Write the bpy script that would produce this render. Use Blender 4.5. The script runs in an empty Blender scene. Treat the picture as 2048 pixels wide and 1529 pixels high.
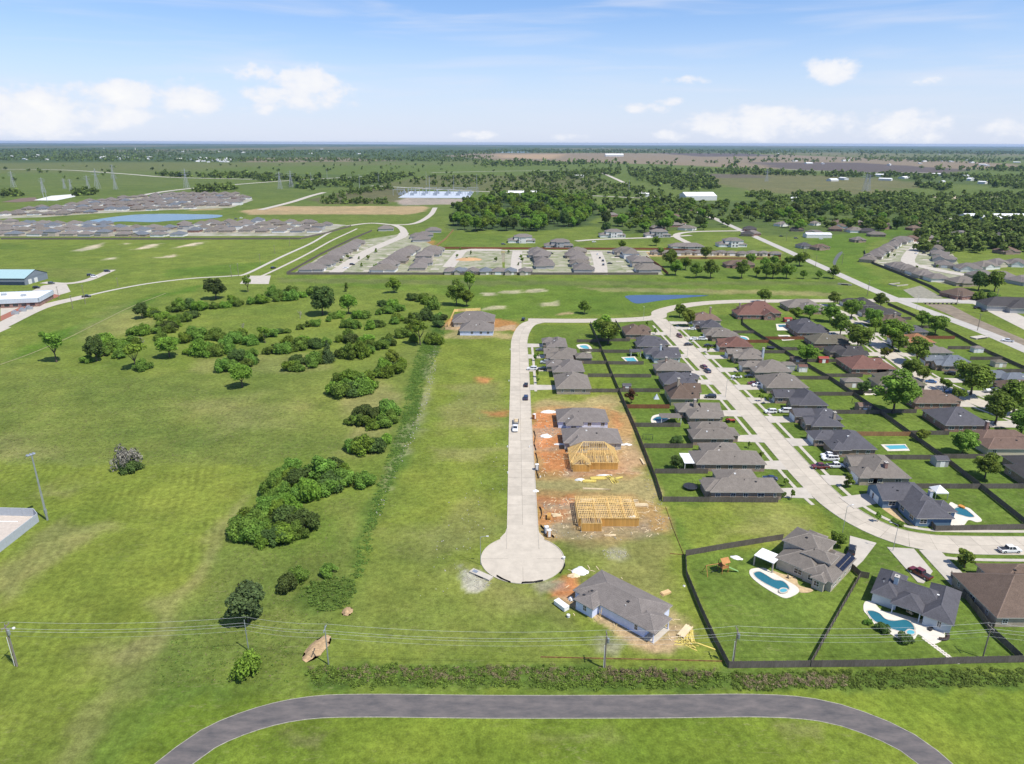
import bpy, bmesh, math, random
import numpy as np
from mathutils import Vector, Matrix
R = random.Random(7)
rad = math.radians
scene = bpy.context.scene
COL = scene.collection

# ---------------------------------------------------------------- camera
FOC, HZ, CAMH, PW, PH = 1384.0, 286.0, 105.0, 2048.0, 1529.0
TILT = math.atan((PH / 2 - HZ) / FOC)
ROLL = rad(0.2)
cam_data = bpy.data.cameras.new('camera')
cam_data.sensor_fit = 'HORIZONTAL'
cam_data.sensor_width = 36.0
cam_data.lens = 36.0 * FOC / PW
cam_data.clip_start = 1.0
cam_data.clip_end = 120000.0
cam = bpy.data.objects.new('camera', cam_data)
COL.objects.link(cam)
cam.location = (0, 0, CAMH)
cam.rotation_mode = 'XYZ'
cam.matrix_world = (Matrix.Translation((0, 0, CAMH)) @ Matrix.Rotation(math.pi / 2 - TILT, 4, 'X')
                    @ Matrix.Rotation(ROLL, 4, 'Z'))
scene.camera = cam

# ---------------------------------------------------------------- light
SUN_AZ = math.atan2(0.81, -0.58)          # measured from +Y towards +X
SUN_EL = rad(60)
sd = Vector((math.sin(SUN_AZ) * math.cos(SUN_EL), math.cos(SUN_AZ) * math.cos(SUN_EL), math.sin(SUN_EL)))
sun_data = bpy.data.lights.new('sun', 'SUN')
sun_data.energy = 5.0
sun_data.angle = rad(0.55)
sun_data.color = (1.0, 0.95, 0.86)
sun = bpy.data.objects.new('sun', sun_data)
COL.objects.link(sun)
sun.location = sd * 400
sun.rotation_euler = sd.to_track_quat('Z', 'Y').to_euler()

scene.view_settings.view_transform = 'Standard'
scene.view_settings.look = 'None'
scene.view_settings.gamma = 1.0
scene.view_settings.use_curve_mapping = False
scene.view_settings.exposure = 0.2

world = bpy.data.worlds.new('World')
scene.world = world
world.use_nodes = True


def build_world():
    nt = world.node_tree
    nt.nodes.clear()
    N = nt.nodes.new
    L = nt.links.new

    def sock(x, inp):
        if hasattr(x, 'is_linked'):
            L(x, inp)
        else:
            inp.default_value = x

    def m(op, a, b=0.0, c=None, clamp=False):
        n = N('ShaderNodeMath')
        n.operation = op
        n.use_clamp = clamp
        sock(a, n.inputs[0])
        sock(b, n.inputs[1])
        if c is not None:
            sock(c, n.inputs[2])
        return n.outputs[0]
    out = N('ShaderNodeOutputWorld')
    sky = N('ShaderNodeTexSky')
    sky.sky_type = 'NISHITA'
    sky.sun_disc = False
    sky.sun_elevation = SUN_EL
    sky.sun_rotation = SUN_AZ
    sky.altitude = 20
    sky.air_density = 1.0
    sky.dust_density = 0.3
    sky.ozone_density = 3.5
    bg = N('ShaderNodeBackground')
    bg.inputs['Strength'].default_value = 0.125
    tint = N('ShaderNodeMix')
    tint.data_type = 'RGBA'
    tint.blend_type = 'MULTIPLY'
    tint.inputs[0].default_value = 1.0
    tint.inputs[7].default_value = (0.82, 0.92, 1.12, 1)
    L(sky.outputs[0], tint.inputs[6])
    L(tint.outputs[2], bg.inputs['Color'])
    tc = N('ShaderNodeTexCoord')
    nrm = N('ShaderNodeVectorMath')
    nrm.operation = 'NORMALIZE'
    L(tc.outputs['Generated'], nrm.inputs[0])
    sep = N('ShaderNodeSeparateXYZ')
    L(nrm.outputs[0], sep.inputs[0])
    el = m('ARCSINE', sep.outputs[2])
    az = m('ARCTAN2', sep.outputs[0], sep.outputs[1])
    # cloud lumps in (azimuth, elevation); the noise is stretched sideways
    comb = N('ShaderNodeCombineXYZ')
    L(az, comb.inputs[0])
    L(m('MULTIPLY', el, 1.5), comb.inputs[1])
    nz = N('ShaderNodeTexNoise')
    nz.inputs['Scale'].default_value = 26.0
    nz.inputs['Detail'].default_value = 8.0
    nz.inputs['Roughness'].default_value = 0.6
    L(comb.outputs[0], nz.inputs['Vector'])
    noise = m('SUBTRACT', nz.outputs[0], 0.5)

    def azel(px, py):
        a = (px - PW / 2) / FOC
        b = -(py - PH / 2) / FOC
        y = math.cos(TILT) + b * math.sin(TILT)
        z = -math.sin(TILT) + b * math.cos(TILT)
        return math.atan2(a, y), math.atan2(z, math.hypot(a, y))
    blobs = []
    for px, py, rx, ry, s in [(60, 228, 95, 46, 1.), (215, 232, 80, 30, .9), (245, 195, 66, 28, 1.), (365, 198, 72, 32, .9), (255, 238, 60, 22, .8),
                              (510, 147, 52, 16, .75), (612, 168, 70, 34, 1.), (600, 192, 100, 26, .85), (690, 182, 40, 14, .6), (515, 221, 42, 11, .6),
                              (1660, 142, 46, 26, .9), (1490, 245, 120, 32, .95), (1600, 250, 60, 24, .8), (1740, 245, 100, 20, .55), (1825, 255, 70, 28, .8),
                              (1285, 217, 46, 12, .6), (1336, 203, 26, 8, .6), (1365, 160, 44, 9, .6), (1850, 160, 26, 8, .5), (2010, 255, 40, 22, .7),
                              (950, 271, 40, 9, .6), (1140, 273, 40, 8, .5), (1340, 270, 40, 10, .6)]:
        a, e = azel(px, py)
        blobs.append((a, e, rx * 1.12 / FOC, ry * 1.08 / FOC, s))
    rr = random.Random(3)
    for i in range(12):                      # the same kind of clouds all the way round
        a = rr.uniform(0.75, 2 * math.pi - 0.75)
        blobs.append((a - 2 * math.pi if a > math.pi else a, rr.uniform(0.015, 0.1), rr.uniform(0.03, 0.075), rr.uniform(0.008, 0.026), rr.uniform(0.5, 1)))
    tot = None
    for a, e, rx, ry, s in blobs:
        dx = m('MULTIPLY', m('SUBTRACT', az, a), 1 / rx)
        dy = m('MULTIPLY', m('SUBTRACT', el, e), 1 / ry)
        # flat base: squeeze the lower half
        d = m('ADD', m('MULTIPLY', dx, dx), m('MULTIPLY', dy, dy))
        v = m('MULTIPLY', m('SUBTRACT', 1.0, d), s)
        tot = v if tot is None else m('MAXIMUM', tot, v)
    dens = m('ADD', m('MULTIPLY', m('MAXIMUM', tot, -1.2), 0.75), m('MULTIPLY', noise, 2.1))
    mask = N('ShaderNodeMapRange')
    mask.interpolation_type = 'SMOOTHSTEP'
    mask.inputs['From Min'].default_value = 0.02
    mask.inputs['From Max'].default_value = 0.6
    L(dens, mask.inputs['Value'])
    # thin streaks of high cloud
    mp = N('ShaderNodeMapping')
    mp.inputs['Rotation'].default_value = (0, 0, rad(9))
    mp.inputs['Scale'].default_value = (2.2, 17, 1)
    L(comb.outputs[0], mp.inputs['Vector'])
    cz = N('ShaderNodeTexNoise')
    cz.inputs['Scale'].default_value = 1.6
    cz.inputs['Detail'].default_value = 6.0
    cz.inputs['Distortion'].default_value = 0.5
    L(mp.outputs[0], cz.inputs['Vector'])
    cir = N('ShaderNodeMapRange')
    cir.interpolation_type = 'SMOOTHSTEP'
    cir.inputs['From Min'].default_value = 0.44
    cir.inputs['From Max'].default_value = 0.8
    cir.inputs['To Max'].default_value = 0.55
    L(cz.outputs[0], cir.inputs['Value'])
    cover = m('MAXIMUM', m('MULTIPLY', mask.outputs[0], 0.95), cir.outputs[0], clamp=True)
    # white milky air low over the horizon, the same all round
    milk = N('ShaderNodeMapRange')
    milk.interpolation_type = 'SMOOTHERSTEP'
    milk.inputs['From Min'].default_value = 0.2
    milk.inputs['From Max'].default_value = -0.03
    milk.inputs['To Max'].default_value = MILK
    L(el, milk.inputs['Value'])
    bgm = N('ShaderNodeBackground')
    bgm.inputs['Color'].default_value = (0.70, 0.76, 0.94, 1)
    bgm.inputs['Strength'].default_value = 0.9
    mix0 = N('ShaderNodeMixShader')
    L(milk.outputs[0], mix0.inputs[0])
    L(bg.outputs[0], mix0.inputs[1])
    L(bgm.outputs[0], mix0.inputs[2])
    shade = N('ShaderNodeMix')
    shade.data_type = 'RGBA'
    L(m('MULTIPLY_ADD', dens, 0.7, 0.1, clamp=True), shade.inputs[0])
    shade.inputs[6].default_value = (0.74, 0.79, 0.92, 1)
    shade.inputs[7].default_value = (1.0, 0.985, 0.96, 1)
    bgc = N('ShaderNodeBackground')
    L(shade.outputs[2], bgc.inputs['Color'])
    bgc.inputs['Strength'].default_value = 0.9
    mix = N('ShaderNodeMixShader')
    L(cover, mix.inputs[0])
    L(mix0.outputs[0], mix.inputs[1])
    L(bgc.outputs[0], mix.inputs[2])
    L(mix.outputs[0], out.inputs['Surface'])


MILK = 0.8
build_world()
world.cycles.sampling_method = 'MANUAL'
world.cycles.sample_map_resolution = 512


# ---------------------------------------------------------------- pixel <-> ground
_cr, _sr = math.cos(ROLL), math.sin(ROLL)


def G(px, py, z=0.0):
    """photo pixel -> point on the horizontal plane at height z"""
    a, b = px - PW / 2, py - PH / 2
    a, b = (_cr * a - _sr * b) / FOC, (_sr * a + _cr * b) / FOC
    k = math.sin(TILT) + b * math.cos(TILT)
    r = (CAMH - z) / k
    return (r * a, r * (math.cos(TILT) - b * math.sin(TILT)))


def GP(pts, z=0.0):
    return [G(x, y, z) for x, y in pts]


ZR = {'A': (1000, 560, 3.657), 'B': (1500, 560, 3.737), 'C': (1000, 800, 3.657), 'D': (1500, 850, 3.737),
      'E': (1000, 1100, 3.564), 'F': (1500, 1050, 3.737)}


def Q(k, x, y, z=0.0):
    ox, oy, s = ZR[k]
    return G(ox + x / s, oy + y / s, z)


# ---------------------------------------------------------------- object helpers
def put(o, parent=None, label=None, cat=None, group=None, kind=None):
    COL.objects.link(o)
    if parent is not None:
        o.parent = parent
    if label:
        o['label'] = label
    if cat:
        o['category'] = cat
    if group:
        o['group'] = group
    if kind:
        o['kind'] = kind
    return o


def root(name, label, cat, loc, rz=0.0, group=None):
    o = bpy.data.objects.new(name, None)
    o.empty_display_size = 0.5
    o.location = loc
    o.rotation_euler = (0, 0, rz)
    return put(o, None, label, cat, group)


def mesh(name, V, F, mats=None, mi=None, smooth=False):
    me = bpy.data.meshes.new(name)
    me.from_pydata([tuple(v) for v in V], [], F)
    if mats:
        for q in (mats if isinstance(mats, (list, tuple)) else [mats]):
            me.materials.append(q)
    if mi is not None:
        me.polygons.foreach_set('material_index', mi)
    if smooth:
        me.polygons.foreach_set('use_smooth', [True] * len(me.polygons))
    me.update()
    return me


def ob(name, me, parent=None, loc=(0, 0, 0), rz=0.0, **kw):
    o = bpy.data.objects.new(name, me)
    o.location = loc
    if rz:
        o.rotation_euler = (0, 0, rz)
    return put(o, parent, **kw)


class MB:
    """collects faces of one mesh"""

    def __init__(self):
        self.V, self.F, self.M = [], [], []

    def face(self, pts, m=0):
        i = len(self.V)
        self.V += [tuple(p) for p in pts]
        self.F.append(tuple(range(i, i + len(pts))))
        self.M.append(m)

    def box(self, x0, x1, y0, y1, z0, z1, m=0, T=None, bottom=True):
        p = [(x0, y0, z0), (x1, y0, z0), (x1, y1, z0), (x0, y1, z0), (x0, y0, z1), (x1, y0, z1), (x1, y1, z1), (x0, y1, z1)]
        if T is not None:
            p = [tuple(T @ Vector(q)) for q in p]
        i = len(self.V)
        self.V += p
        fs = [(4, 5, 6, 7), (0, 1, 5, 4), (1, 2, 6, 5), (2, 3, 7, 6), (3, 0, 4, 7)]
        if bottom:
            fs.append((3, 2, 1, 0))
        for f in fs:
            self.F.append(tuple(i + k for k in f))
            self.M.append(m)

    def bar(self, a, b, w, h=None, m=0):
        """square bar from a to b"""
        a, b = Vector(a), Vector(b)
        d = b - a
        Ln = d.length
        if Ln < 1e-6:
            return
        h = h or w
        q = d.to_track_quat('X', 'Z').to_matrix().to_4x4()
        self.box(0, Ln, -w / 2, w / 2, -h / 2, h / 2, m, Matrix.Translation(a) @ q)

    def tube(self, pts, rads, n=8, m=0, cap=True):
        base = len(self.V)
        P_ = [Vector(p) for p in pts]
        for k, p in enumerate(P_):
            d = (P_[min(k + 1, len(P_) - 1)] - P_[max(k - 1, 0)])
            d.normalize()
            up = Vector((1, 0, 0)) if abs(d.z) > 0.9 else Vector((0, 0, 1))
            u = d.cross(up).normalized()
            v = d.cross(u)
            for j in range(n):
                t = 2 * math.pi * j / n
                self.V.append(tuple(p + (u * math.cos(t) + v * math.sin(t)) * rads[k]))
        for k in range(len(P_) - 1):
            for j in range(n):
                a = base + k * n + j
                b = base + k * n + (j + 1) % n
                self.F.append((a, b, b + n, a + n))
                self.M.append(m)
        if cap:
            self.F.append(tuple(base + (len(P_) - 1) * n + j for j in range(n)))
            self.M.append(m)
            self.F.append(tuple(base + j for j in reversed(range(n))))
            self.M.append(m)

    def me(self, name, mats, smooth=False):
        return mesh(name, self.V, self.F, mats, self.M, smooth)


def smooth_line(pts, step=3.0):
    """Catmull-Rom through 2-D points, resampled"""
    P_ = [np.array(p, float) for p in pts]
    if len(P_) == 2:
        n = max(1, int(np.linalg.norm(P_[1] - P_[0]) / step))
        return [tuple(P_[0] + (P_[1] - P_[0]) * k / n) for k in range(n + 1)]
    P_ = [2 * P_[0] - P_[1]] + P_ + [2 * P_[-1] - P_[-2]]
    o = []
    for i in range(1, len(P_) - 2):
        p0, p1, p2, p3 = P_[i - 1:i + 3]
        n = max(2, int(np.linalg.norm(p2 - p1) / step))
        for k in range(n):
            t = k / n
            o.append(tuple(0.5 * (2 * p1 + (p2 - p0) * t + (2 * p0 - 5 * p1 + 4 * p2 - p3) * t * t + (3 * p1 - p0 - 3 * p2 + p3) * t ** 3)))
    o.append(tuple(P_[-2]))
    return o


def offset_line(line, off):
    A = np.array(line, float)
    T = np.gradient(A, axis=0)
    T /= np.linalg.norm(T, axis=1)[:, None] + 1e-9
    Nn = np.stack([T[:, 1], -T[:, 0]], 1)       # to the right of travel
    return [tuple(p) for p in A + Nn * off]


def ribbon(name, line, o0, o1, z0, z1, mat, parent=None, **kw):
    """a strip between two offsets of a line; z1 top, z0 bottom (sides built when they differ)"""
    a, b = offset_line(line, o0), offset_line(line, o1)
    n = len(a)
    V = [(x, y, z1) for x, y in a] + [(x, y, z1) for x, y in b]
    F = [(i, n + i, n + i + 1, i + 1) for i in range(n - 1)]
    if z0 < z1:
        V += [(x, y, z0) for x, y in a] + [(x, y, z0) for x, y in b]
        F += [(2 * n + i, i, i + 1, 2 * n + i + 1) for i in range(n - 1)]
        F += [(n + i, 3 * n + i, 3 * n + i + 1, n + i + 1) for i in range(n - 1)]
        F += [(0, 2 * n, 3 * n, n), (n - 1, 2 * n - 1, 4 * n - 1, 3 * n - 1)]
    # face the top up
    if o1 > o0:
        F = [tuple(reversed(f)) for f in F]
    return ob(name, mesh(name, V, [tuple(reversed(f)) for f in F], mat), parent, **kw)


def slab(name, pts, z0, z1, mat, parent=None, holes=None, **kw):
    """a flat polygon with thickness; holes are inner polygons"""
    bm = bmesh.new()
    loops = []
    es = []
    for pl in [pts] + (holes or []):
        vs = [bm.verts.new((x, y, z1)) for x, y in pl]
        loops.append(vs)
        es += [bm.edges.new((vs[i], vs[(i + 1) % len(vs)])) for i in range(len(vs))]
    bmesh.ops.triangle_fill(bm, use_beauty=True, use_dissolve=False, edges=es, normal=(0, 0, 1))
    for f in bm.faces:
        if f.normal.z < 0:
            f.normal_flip()
    if z0 < z1:
        for vs in loops:
            lo = [bm.verts.new((v.co.x, v.co.y, z0)) for v in vs]
            for i in range(len(vs)):
                j = (i + 1) % len(vs)
                bm.faces.new((vs[i], vs[j], lo[j], lo[i]))
    me = bpy.data.meshes.new(name)
    bm.to_mesh(me)
    bm.free()
    for q in (mat if isinstance(mat, (list, tuple)) else [mat]):
        me.materials.append(q)
    return ob(name, me, parent, **kw)


def blob(cx, cy, rx, ry, n=28, wob=0.12, ph=0.0, rot=0.0):
    o = []
    for k in range(n):
        t = 2 * math.pi * k / n
        r = 1 + wob * math.sin(2 * t + ph) + wob * 0.6 * math.sin(3 * t + 2 * ph)
        x, y = rx * r * math.cos(t), ry * r * math.sin(t)
        o.append((cx + x * math.cos(rot) - y * math.sin(rot), cy + x * math.sin(rot) + y * math.cos(rot)))
    return o


# ---------------------------------------------------------------- materials
MATS = {}


def mat(name, col, rough=0.8, var=0.12, scale=1.0, spec=0.3, bump=0.0, obj_var=0.0, metal=0.0, col2=None, detail=4.0, streak=None, coords='Object', emit=0.0):
    """plain procedural surface: colour broken up by noise, optional per-object shift"""
    if name in MATS:
        return MATS[name]
    M = bpy.data.materials.new(name)
    M.use_nodes = True
    nt = M.node_tree
    b = nt.nodes['Principled BSDF']
    b.inputs['Roughness'].default_value = rough
    b.inputs['Specular IOR Level'].default_value = spec
    b.inputs['Metallic'].default_value = metal
    L = nt.links.new
    if coords == 'World':
        g = nt.nodes.new('ShaderNodeNewGeometry')
        vec = g.outputs['Position']
    else:
        tc = nt.nodes.new('ShaderNodeTexCoord')
        vec = tc.outputs['Object']
    if streak:
        mp = nt.nodes.new('ShaderNodeMapping')
        mp.inputs['Scale'].default_value = streak
        L(vec, mp.inputs['Vector'])
        vec = mp.outputs[0]
    nz = nt.nodes.new('ShaderNodeTexNoise')
    nz.inputs['Scale'].default_value = scale
    nz.inputs['Detail'].default_value = detail
    nz.inputs['Roughness'].default_value = 0.65
    L(vec, nz.inputs['Vector'])
    r = nt.nodes.new('ShaderNodeMapRange')
    r.inputs['From Min'].default_value = 0.3
    r.inputs['From Max'].default_value = 0.7
    L(nz.outputs[0], r.inputs['Value'])
    mx = nt.nodes.new('ShaderNodeMix')
    mx.data_type = 'RGBA'
    L(r.outputs[0], mx.inputs[0])
    c = np.array(col)
    c2 = np.array(col2) if col2 is not None else c * (1 + var)
    c1 = c if col2 is not None else c * (1 - var)
    mx.inputs[6].default_value = (*c1, 1)
    mx.inputs[7].default_value = (*c2, 1)
    last = mx.outputs[2]
    if obj_var:
        oi = nt.nodes.new('ShaderNodeObjectInfo')
        hs = nt.nodes.new('ShaderNodeHueSaturation')
        mr = nt.nodes.new('ShaderNodeMapRange')
        mr.inputs['To Min'].default_value = 1 - obj_var
        mr.inputs['To Max'].default_value = 1 + obj_var
        L(oi.outputs['Random'], mr.inputs['Value'])
        L(mr.outputs[0], hs.inputs['Value'])
        L(last, hs.inputs['Color'])
        last = hs.outputs[0]
    L(last, b.inputs['Base Color'])
    if bump:
        bp = nt.nodes.new('ShaderNodeBump')
        bp.inputs['Strength'].default_value = bump
        bp.inputs['Distance'].default_value = 0.08
        L(nz.outputs[0], bp.inputs['Height'])
        L(bp.outputs[0], b.inputs['Normal'])
    MATS[name] = M
    return M


def shingles(name, col):
    """asphalt shingle courses: fine speckle, course lines along height, weathering"""
    if name in MATS:
        return MATS[name]
    M = mat(name, col, rough=0.95, var=0.13, scale=0.55, spec=0.12, obj_var=0.1, detail=6)
    nt = M.node_tree
    b = nt.nodes['Principled BSDF']
    L = nt.links.new
    old = b.inputs['Base Color'].links[0].from_socket
    tc = nt.nodes.new('ShaderNodeTexCoord')
    sp = nt.nodes.new('ShaderNodeTexNoise')
    sp.inputs['Scale'].default_value = 4.5
    sp.inputs['Detail'].default_value = 3
    L(tc.outputs['Object'], sp.inputs['Vector'])
    sx = nt.nodes.new('ShaderNodeSeparateXYZ')
    L(tc.outputs['Object'], sx.inputs[0])
    w = nt.nodes.new('ShaderNodeMath')
    w.operation = 'MULTIPLY'
    w.inputs[1].default_value = 2 * math.pi / 0.16
    L(sx.outputs[2], w.inputs[0])
    s = nt.nodes.new('ShaderNodeMath')
    s.operation = 'SINE'
    L(w.outputs[0], s.inputs[0])
    a = nt.nodes.new('ShaderNodeMath')
    a.operation = 'MULTIPLY_ADD'
    a.inputs[1].default_value = 0.05
    L(s.outputs[0], a.inputs[0])
    r = nt.nodes.new('ShaderNodeMapRange')
    r.inputs['From Min'].default_value = 0.3
    r.inputs['From Max'].default_value = 0.7
    r.inputs['To Min'].default_value = 0.8
    r.inputs['To Max'].default_value = 1.2
    L(sp.outputs[0], r.inputs['Value'])
    L(r.outputs[0], a.inputs[2])
    mm = nt.nodes.new('ShaderNodeMix')
    mm.data_type = 'RGBA'
    mm.blend_type = 'MULTIPLY'
    mm.inputs[0].default_value = 1
    L(old, mm.inputs[6])
    L(a.outputs[0], mm.inputs[7])
    L(mm.outputs[2], b.inputs['Base Color'])
    return M


def brickwall(name, c1, c2, mortar=(0.45, 0.42, 0.38)):
    if name in MATS:
        return MATS[name]
    M = mat(name, c1, rough=0.9, spec=0.2)
    nt = M.node_tree
    b = nt.nodes['Principled BSDF']
    L = nt.links.new
    tc = nt.nodes.new('ShaderNodeTexCoord')
    sx = nt.nodes.new('ShaderNodeSeparateXYZ')
    L(tc.outputs['Object'], sx.inputs[0])
    ad = nt.nodes.new('ShaderNodeMath')
    L(sx.outputs[0], ad.inputs[0])
    L(sx.outputs[1], ad.inputs[1])
    cb = nt.nodes.new('ShaderNodeCombineXYZ')
    L(ad.outputs[0], cb.inputs[0])
    L(sx.outputs[2], cb.inputs[1])
    br = nt.nodes.new('ShaderNodeTexBrick')
    br.inputs['Scale'].default_value = 1.0
    br.inputs['Brick Width'].default_value = 0.25
    br.inputs['Row Height'].default_value = 0.085
    br.inputs['Mortar Size'].default_value = 0.008
    br.inputs['Color1'].default_value = (*c1, 1)
    br.inputs['Color2'].default_value = (*c2, 1)
    br.inputs['Mortar'].default_value = (*mortar, 1)
    L(cb.outputs[0], br.inputs['Vector'])
    nz = nt.nodes.new('ShaderNodeTexNoise')
    nz.inputs['Scale'].default_value = 0.8
    L(tc.outputs['Object'], nz.inputs['Vector'])
    mr = nt.nodes.new('ShaderNodeMapRange')
    mr.inputs['To Min'].default_value = 0.7
    mr.inputs['To Max'].default_value = 1.3
    L(nz.outputs[0], mr.inputs['Value'])
    mm = nt.nodes.new('ShaderNodeMix')
    mm.data_type = 'RGBA'
    mm.blend_type = 'MULTIPLY'
    mm.inputs[0].default_value = 1
    L(br.outputs[0], mm.inputs[6])
    L(mr.outputs[0], mm.inputs[7])
    L(mm.outputs[2], b.inputs['Base Color'])
    return M


def glassy(name, col, rough=0.12, spec=0.6, coat=0.0):
    if name in MATS:
        return MATS[name]
    M = mat(name, col, rough=rough, var=0.1, scale=2, spec=spec)
    if coat:
        M.node_tree.nodes['Principled BSDF'].inputs['Coat Weight'].default_value = coat
    return M


CONC = mat('street_concrete', (0.45, 0.40, 0.325), var=0.12, scale=0.35, obj_var=0.07, detail=7, rough=0.9, coords='World')
WALK = mat('walk_concrete', (0.45, 0.41, 0.345), var=0.12, scale=0.5, detail=6, rough=0.9, coords='World')
DRIVE = mat('drive_concrete', (0.44, 0.40, 0.34), var=0.12, scale=0.3, detail=7, rough=0.9, coords='World')
OLDCONC = mat('old_concrete', (0.40, 0.375, 0.335), var=0.12, scale=0.2, detail=6, rough=0.9, coords='World')
JOINT = mat('road_joint', (0.15, 0.13, 0.11), rough=1, coords='World')
ASPH = mat('worn_asphalt', (0.072, 0.070, 0.073), var=0.3, scale=0.4, detail=10, rough=0.9, coords='World', col2=(0.165, 0.143, 0.133), streak=(0.5, 1.4, 1))
GREYROAD = mat('grey_road', (0.31, 0.30, 0.285), var=0.12, scale=0.12, detail=6, coords='World')
GRAVEL = mat('pale_gravel', (0.45, 0.42, 0.36), var=0.2, scale=1.5, detail=8, coords='World')
TRIMW = mat('white_trim', (0.72, 0.71, 0.68), var=0.05, rough=0.6)
PANE = glassy('window_glass', (0.03, 0.035, 0.045), 0.1, 0.7)
DARK = mat('dark_metal', (0.03, 0.03, 0.033), var=0.2, rough=0.5)
STEEL = mat('galvanised_steel', (0.42, 0.45, 0.48), var=0.12, rough=0.4, metal=0.6)
WHITEP = mat('white_paint', (0.78, 0.78, 0.76), var=0.05, rough=0.5)
PVC = mat('white_plastic', (0.7, 0.7, 0.68), var=0.06, rough=0.5)
TIMBER = mat('fresh_timber', (0.76, 0.54, 0.22), var=0.18, scale=1.3, rough=0.85, obj_var=0.2)
OSB = mat('plywood_sheathing', (0.48, 0.265, 0.07), var=0.22, scale=1.0, rough=0.9, streak=(1.6, 1.6, 0.12), obj_var=0.1)
FENCE = mat('weathered_fence', (0.125, 0.108, 0.092), var=0.3, scale=1.2, rough=0.95, obj_var=0.16, streak=(4, 4, 0.6))
FENCEN = mat('cedar_fence', (0.30, 0.165, 0.08), var=0.25, scale=1.2, rough=0.95, obj_var=0.12, streak=(4, 4, 0.6))
FENCER = mat('red_stained_fence', (0.22, 0.085, 0.045), var=0.25, scale=1.2, rough=0.95, obj_var=0.12, streak=(4, 4, 0.6))

# ================================================================ the ground
def vnoise(x, y, s, seed=0):
    """value noise, numpy"""
    x = x / s + 1000.3 + seed * 17.1
    y = y / s + 1000.7 + seed * 31.7
    xi, yi = np.floor(x).astype(np.int64), np.floor(y).astype(np.int64)
    fx, fy = x - xi, y - yi
    fx, fy = fx * fx * (3 - 2 * fx), fy * fy * (3 - 2 * fy)

    def hsh(a, b):
        n = (a * 374761393 + b * 668265263 + seed * 982451653) & 0xffffffff
        n = ((n ^ (n >> 13)) * 1274126177) & 0xffffffff
        return ((n ^ (n >> 16)) & 0xffff) / 65535.0
    return (hsh(xi, yi) * (1 - fx) + hsh(xi + 1, yi) * fx) * (1 - fy) + (hsh(xi, yi + 1) * (1 - fx) + hsh(xi + 1, yi + 1) * fx) * fy


def fbm(x, y, s, seed=0, n=4):
    t, a, w = 0, 1.0, 0
    for k in range(n):
        t = t + a * vnoise(x, y, s / 2 ** k, seed + k)
        w += a
        a *= 0.55
    return t / w


def poly_dist(X, Y, P_):
    """signed distance (inside positive) to a polygon, for flat arrays"""
    P_ = np.array(P_)
    n = len(P_)
    d = np.full(X.shape, 1e18)
    ins = np.zeros(X.shape, bool)
    for i in range(n):
        ax, ay = P_[i]
        bx, by = P_[(i + 1) % n]
        ex, ey = bx - ax, by - ay
        wx, wy = X - ax, Y - ay
        tt = np.clip((wx * ex + wy * ey) / (ex * ex + ey * ey + 1e-12), 0, 1)
        d = np.minimum(d, (wx - ex * tt) ** 2 + (wy - ey * tt) ** 2)
        c = (ay > Y) != (by > Y)
        xx = ex * (Y - ay) / (ey if abs(ey) > 1e-12 else 1e-12) + ax
        ins ^= c & (X < xx)
    return np.sqrt(d) * np.where(ins, 1, -1)


CLR = dict(field=(.126, .166, .029), rough=(.130, .160, .035), lawn=(.096, .144, .024), mow=(.146, .180, .029), bright=(.134, .180, .022),
           orange=(.41, .175, .068), tan=(.40, .28, .165), sand=(.47, .40, .29), soil=(.21, .155, .10), weed=(.078, .125, .022), lush=(.080, .142, .017),
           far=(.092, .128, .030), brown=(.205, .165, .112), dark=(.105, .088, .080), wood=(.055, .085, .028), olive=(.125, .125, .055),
           dry=(.205, .185, .075), greydirt=(.27, .235, .19), scrub=(.105, .105, .048), straw=(.25, .215, .10), gravel=(.38, .36, .31))
ZONES = []


def zone(c, pts, soft=2.0, warp=None, amt=1.0, px=True):
    ZONES.append((c, GP(pts) if px else pts, soft, soft * 0.9 if warp is None else warp, amt))


# --- far country
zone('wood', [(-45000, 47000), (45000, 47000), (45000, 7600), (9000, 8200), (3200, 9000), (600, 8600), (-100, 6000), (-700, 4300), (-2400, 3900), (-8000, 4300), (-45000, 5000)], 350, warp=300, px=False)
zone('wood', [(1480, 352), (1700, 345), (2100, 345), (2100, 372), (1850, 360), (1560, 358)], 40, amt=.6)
zone('brown', [(880, 314), (960, 307), (1240, 305), (1550, 306), (1900, 316), (2048, 322), (2048, 330), (1900, 334), (1600, 336), (1330, 328), (1000, 321)], 60)
zone('dark', [(1500, 322), (1720, 321), (1930, 334), (1900, 341), (1700, 340), (1560, 334)], 40)
zone('dark', [(1300, 304), (1480, 304), (1560, 309), (1400, 311)], 50)
zone('tan', [(980, 310), (1130, 308), (1100, 318), (1000, 316)], 50, amt=.6)
zone('brown', [(500, 320), (690, 318), (800, 324), (660, 327), (480, 329)], 60, amt=.8)
zone('olive', [(1380, 345), (1560, 345), (1760, 352), (1850, 362), (1780, 385), (1560, 385), (1420, 365)], 30)
zone('dark', [(1340, 346), (1500, 345), (1540, 352), (1380, 355)], 20, amt=.7)
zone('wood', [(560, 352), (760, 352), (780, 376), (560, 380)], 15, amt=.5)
zone('scrub', [(620, 402), (700, 384), (790, 376), (830, 384), (800, 402), (770, 411), (640, 411)], 10)
zone('scrub', [(760, 372), (860, 352), (1180, 352), (1240, 376), (960, 384), (840, 380)], 12, amt=.7)
zone('tan', [(478, 426), (560, 416), (850, 414), (850, 424), (820, 431), (600, 432), (500, 434)], 4, amt=.75)
zone('greydirt', [(790, 405), (810, 397), (935, 399), (930, 409), (800, 413)], 4)
zone('sand', [(1850, 388), (1960, 384), (2000, 388), (1900, 392)], 6)
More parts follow.
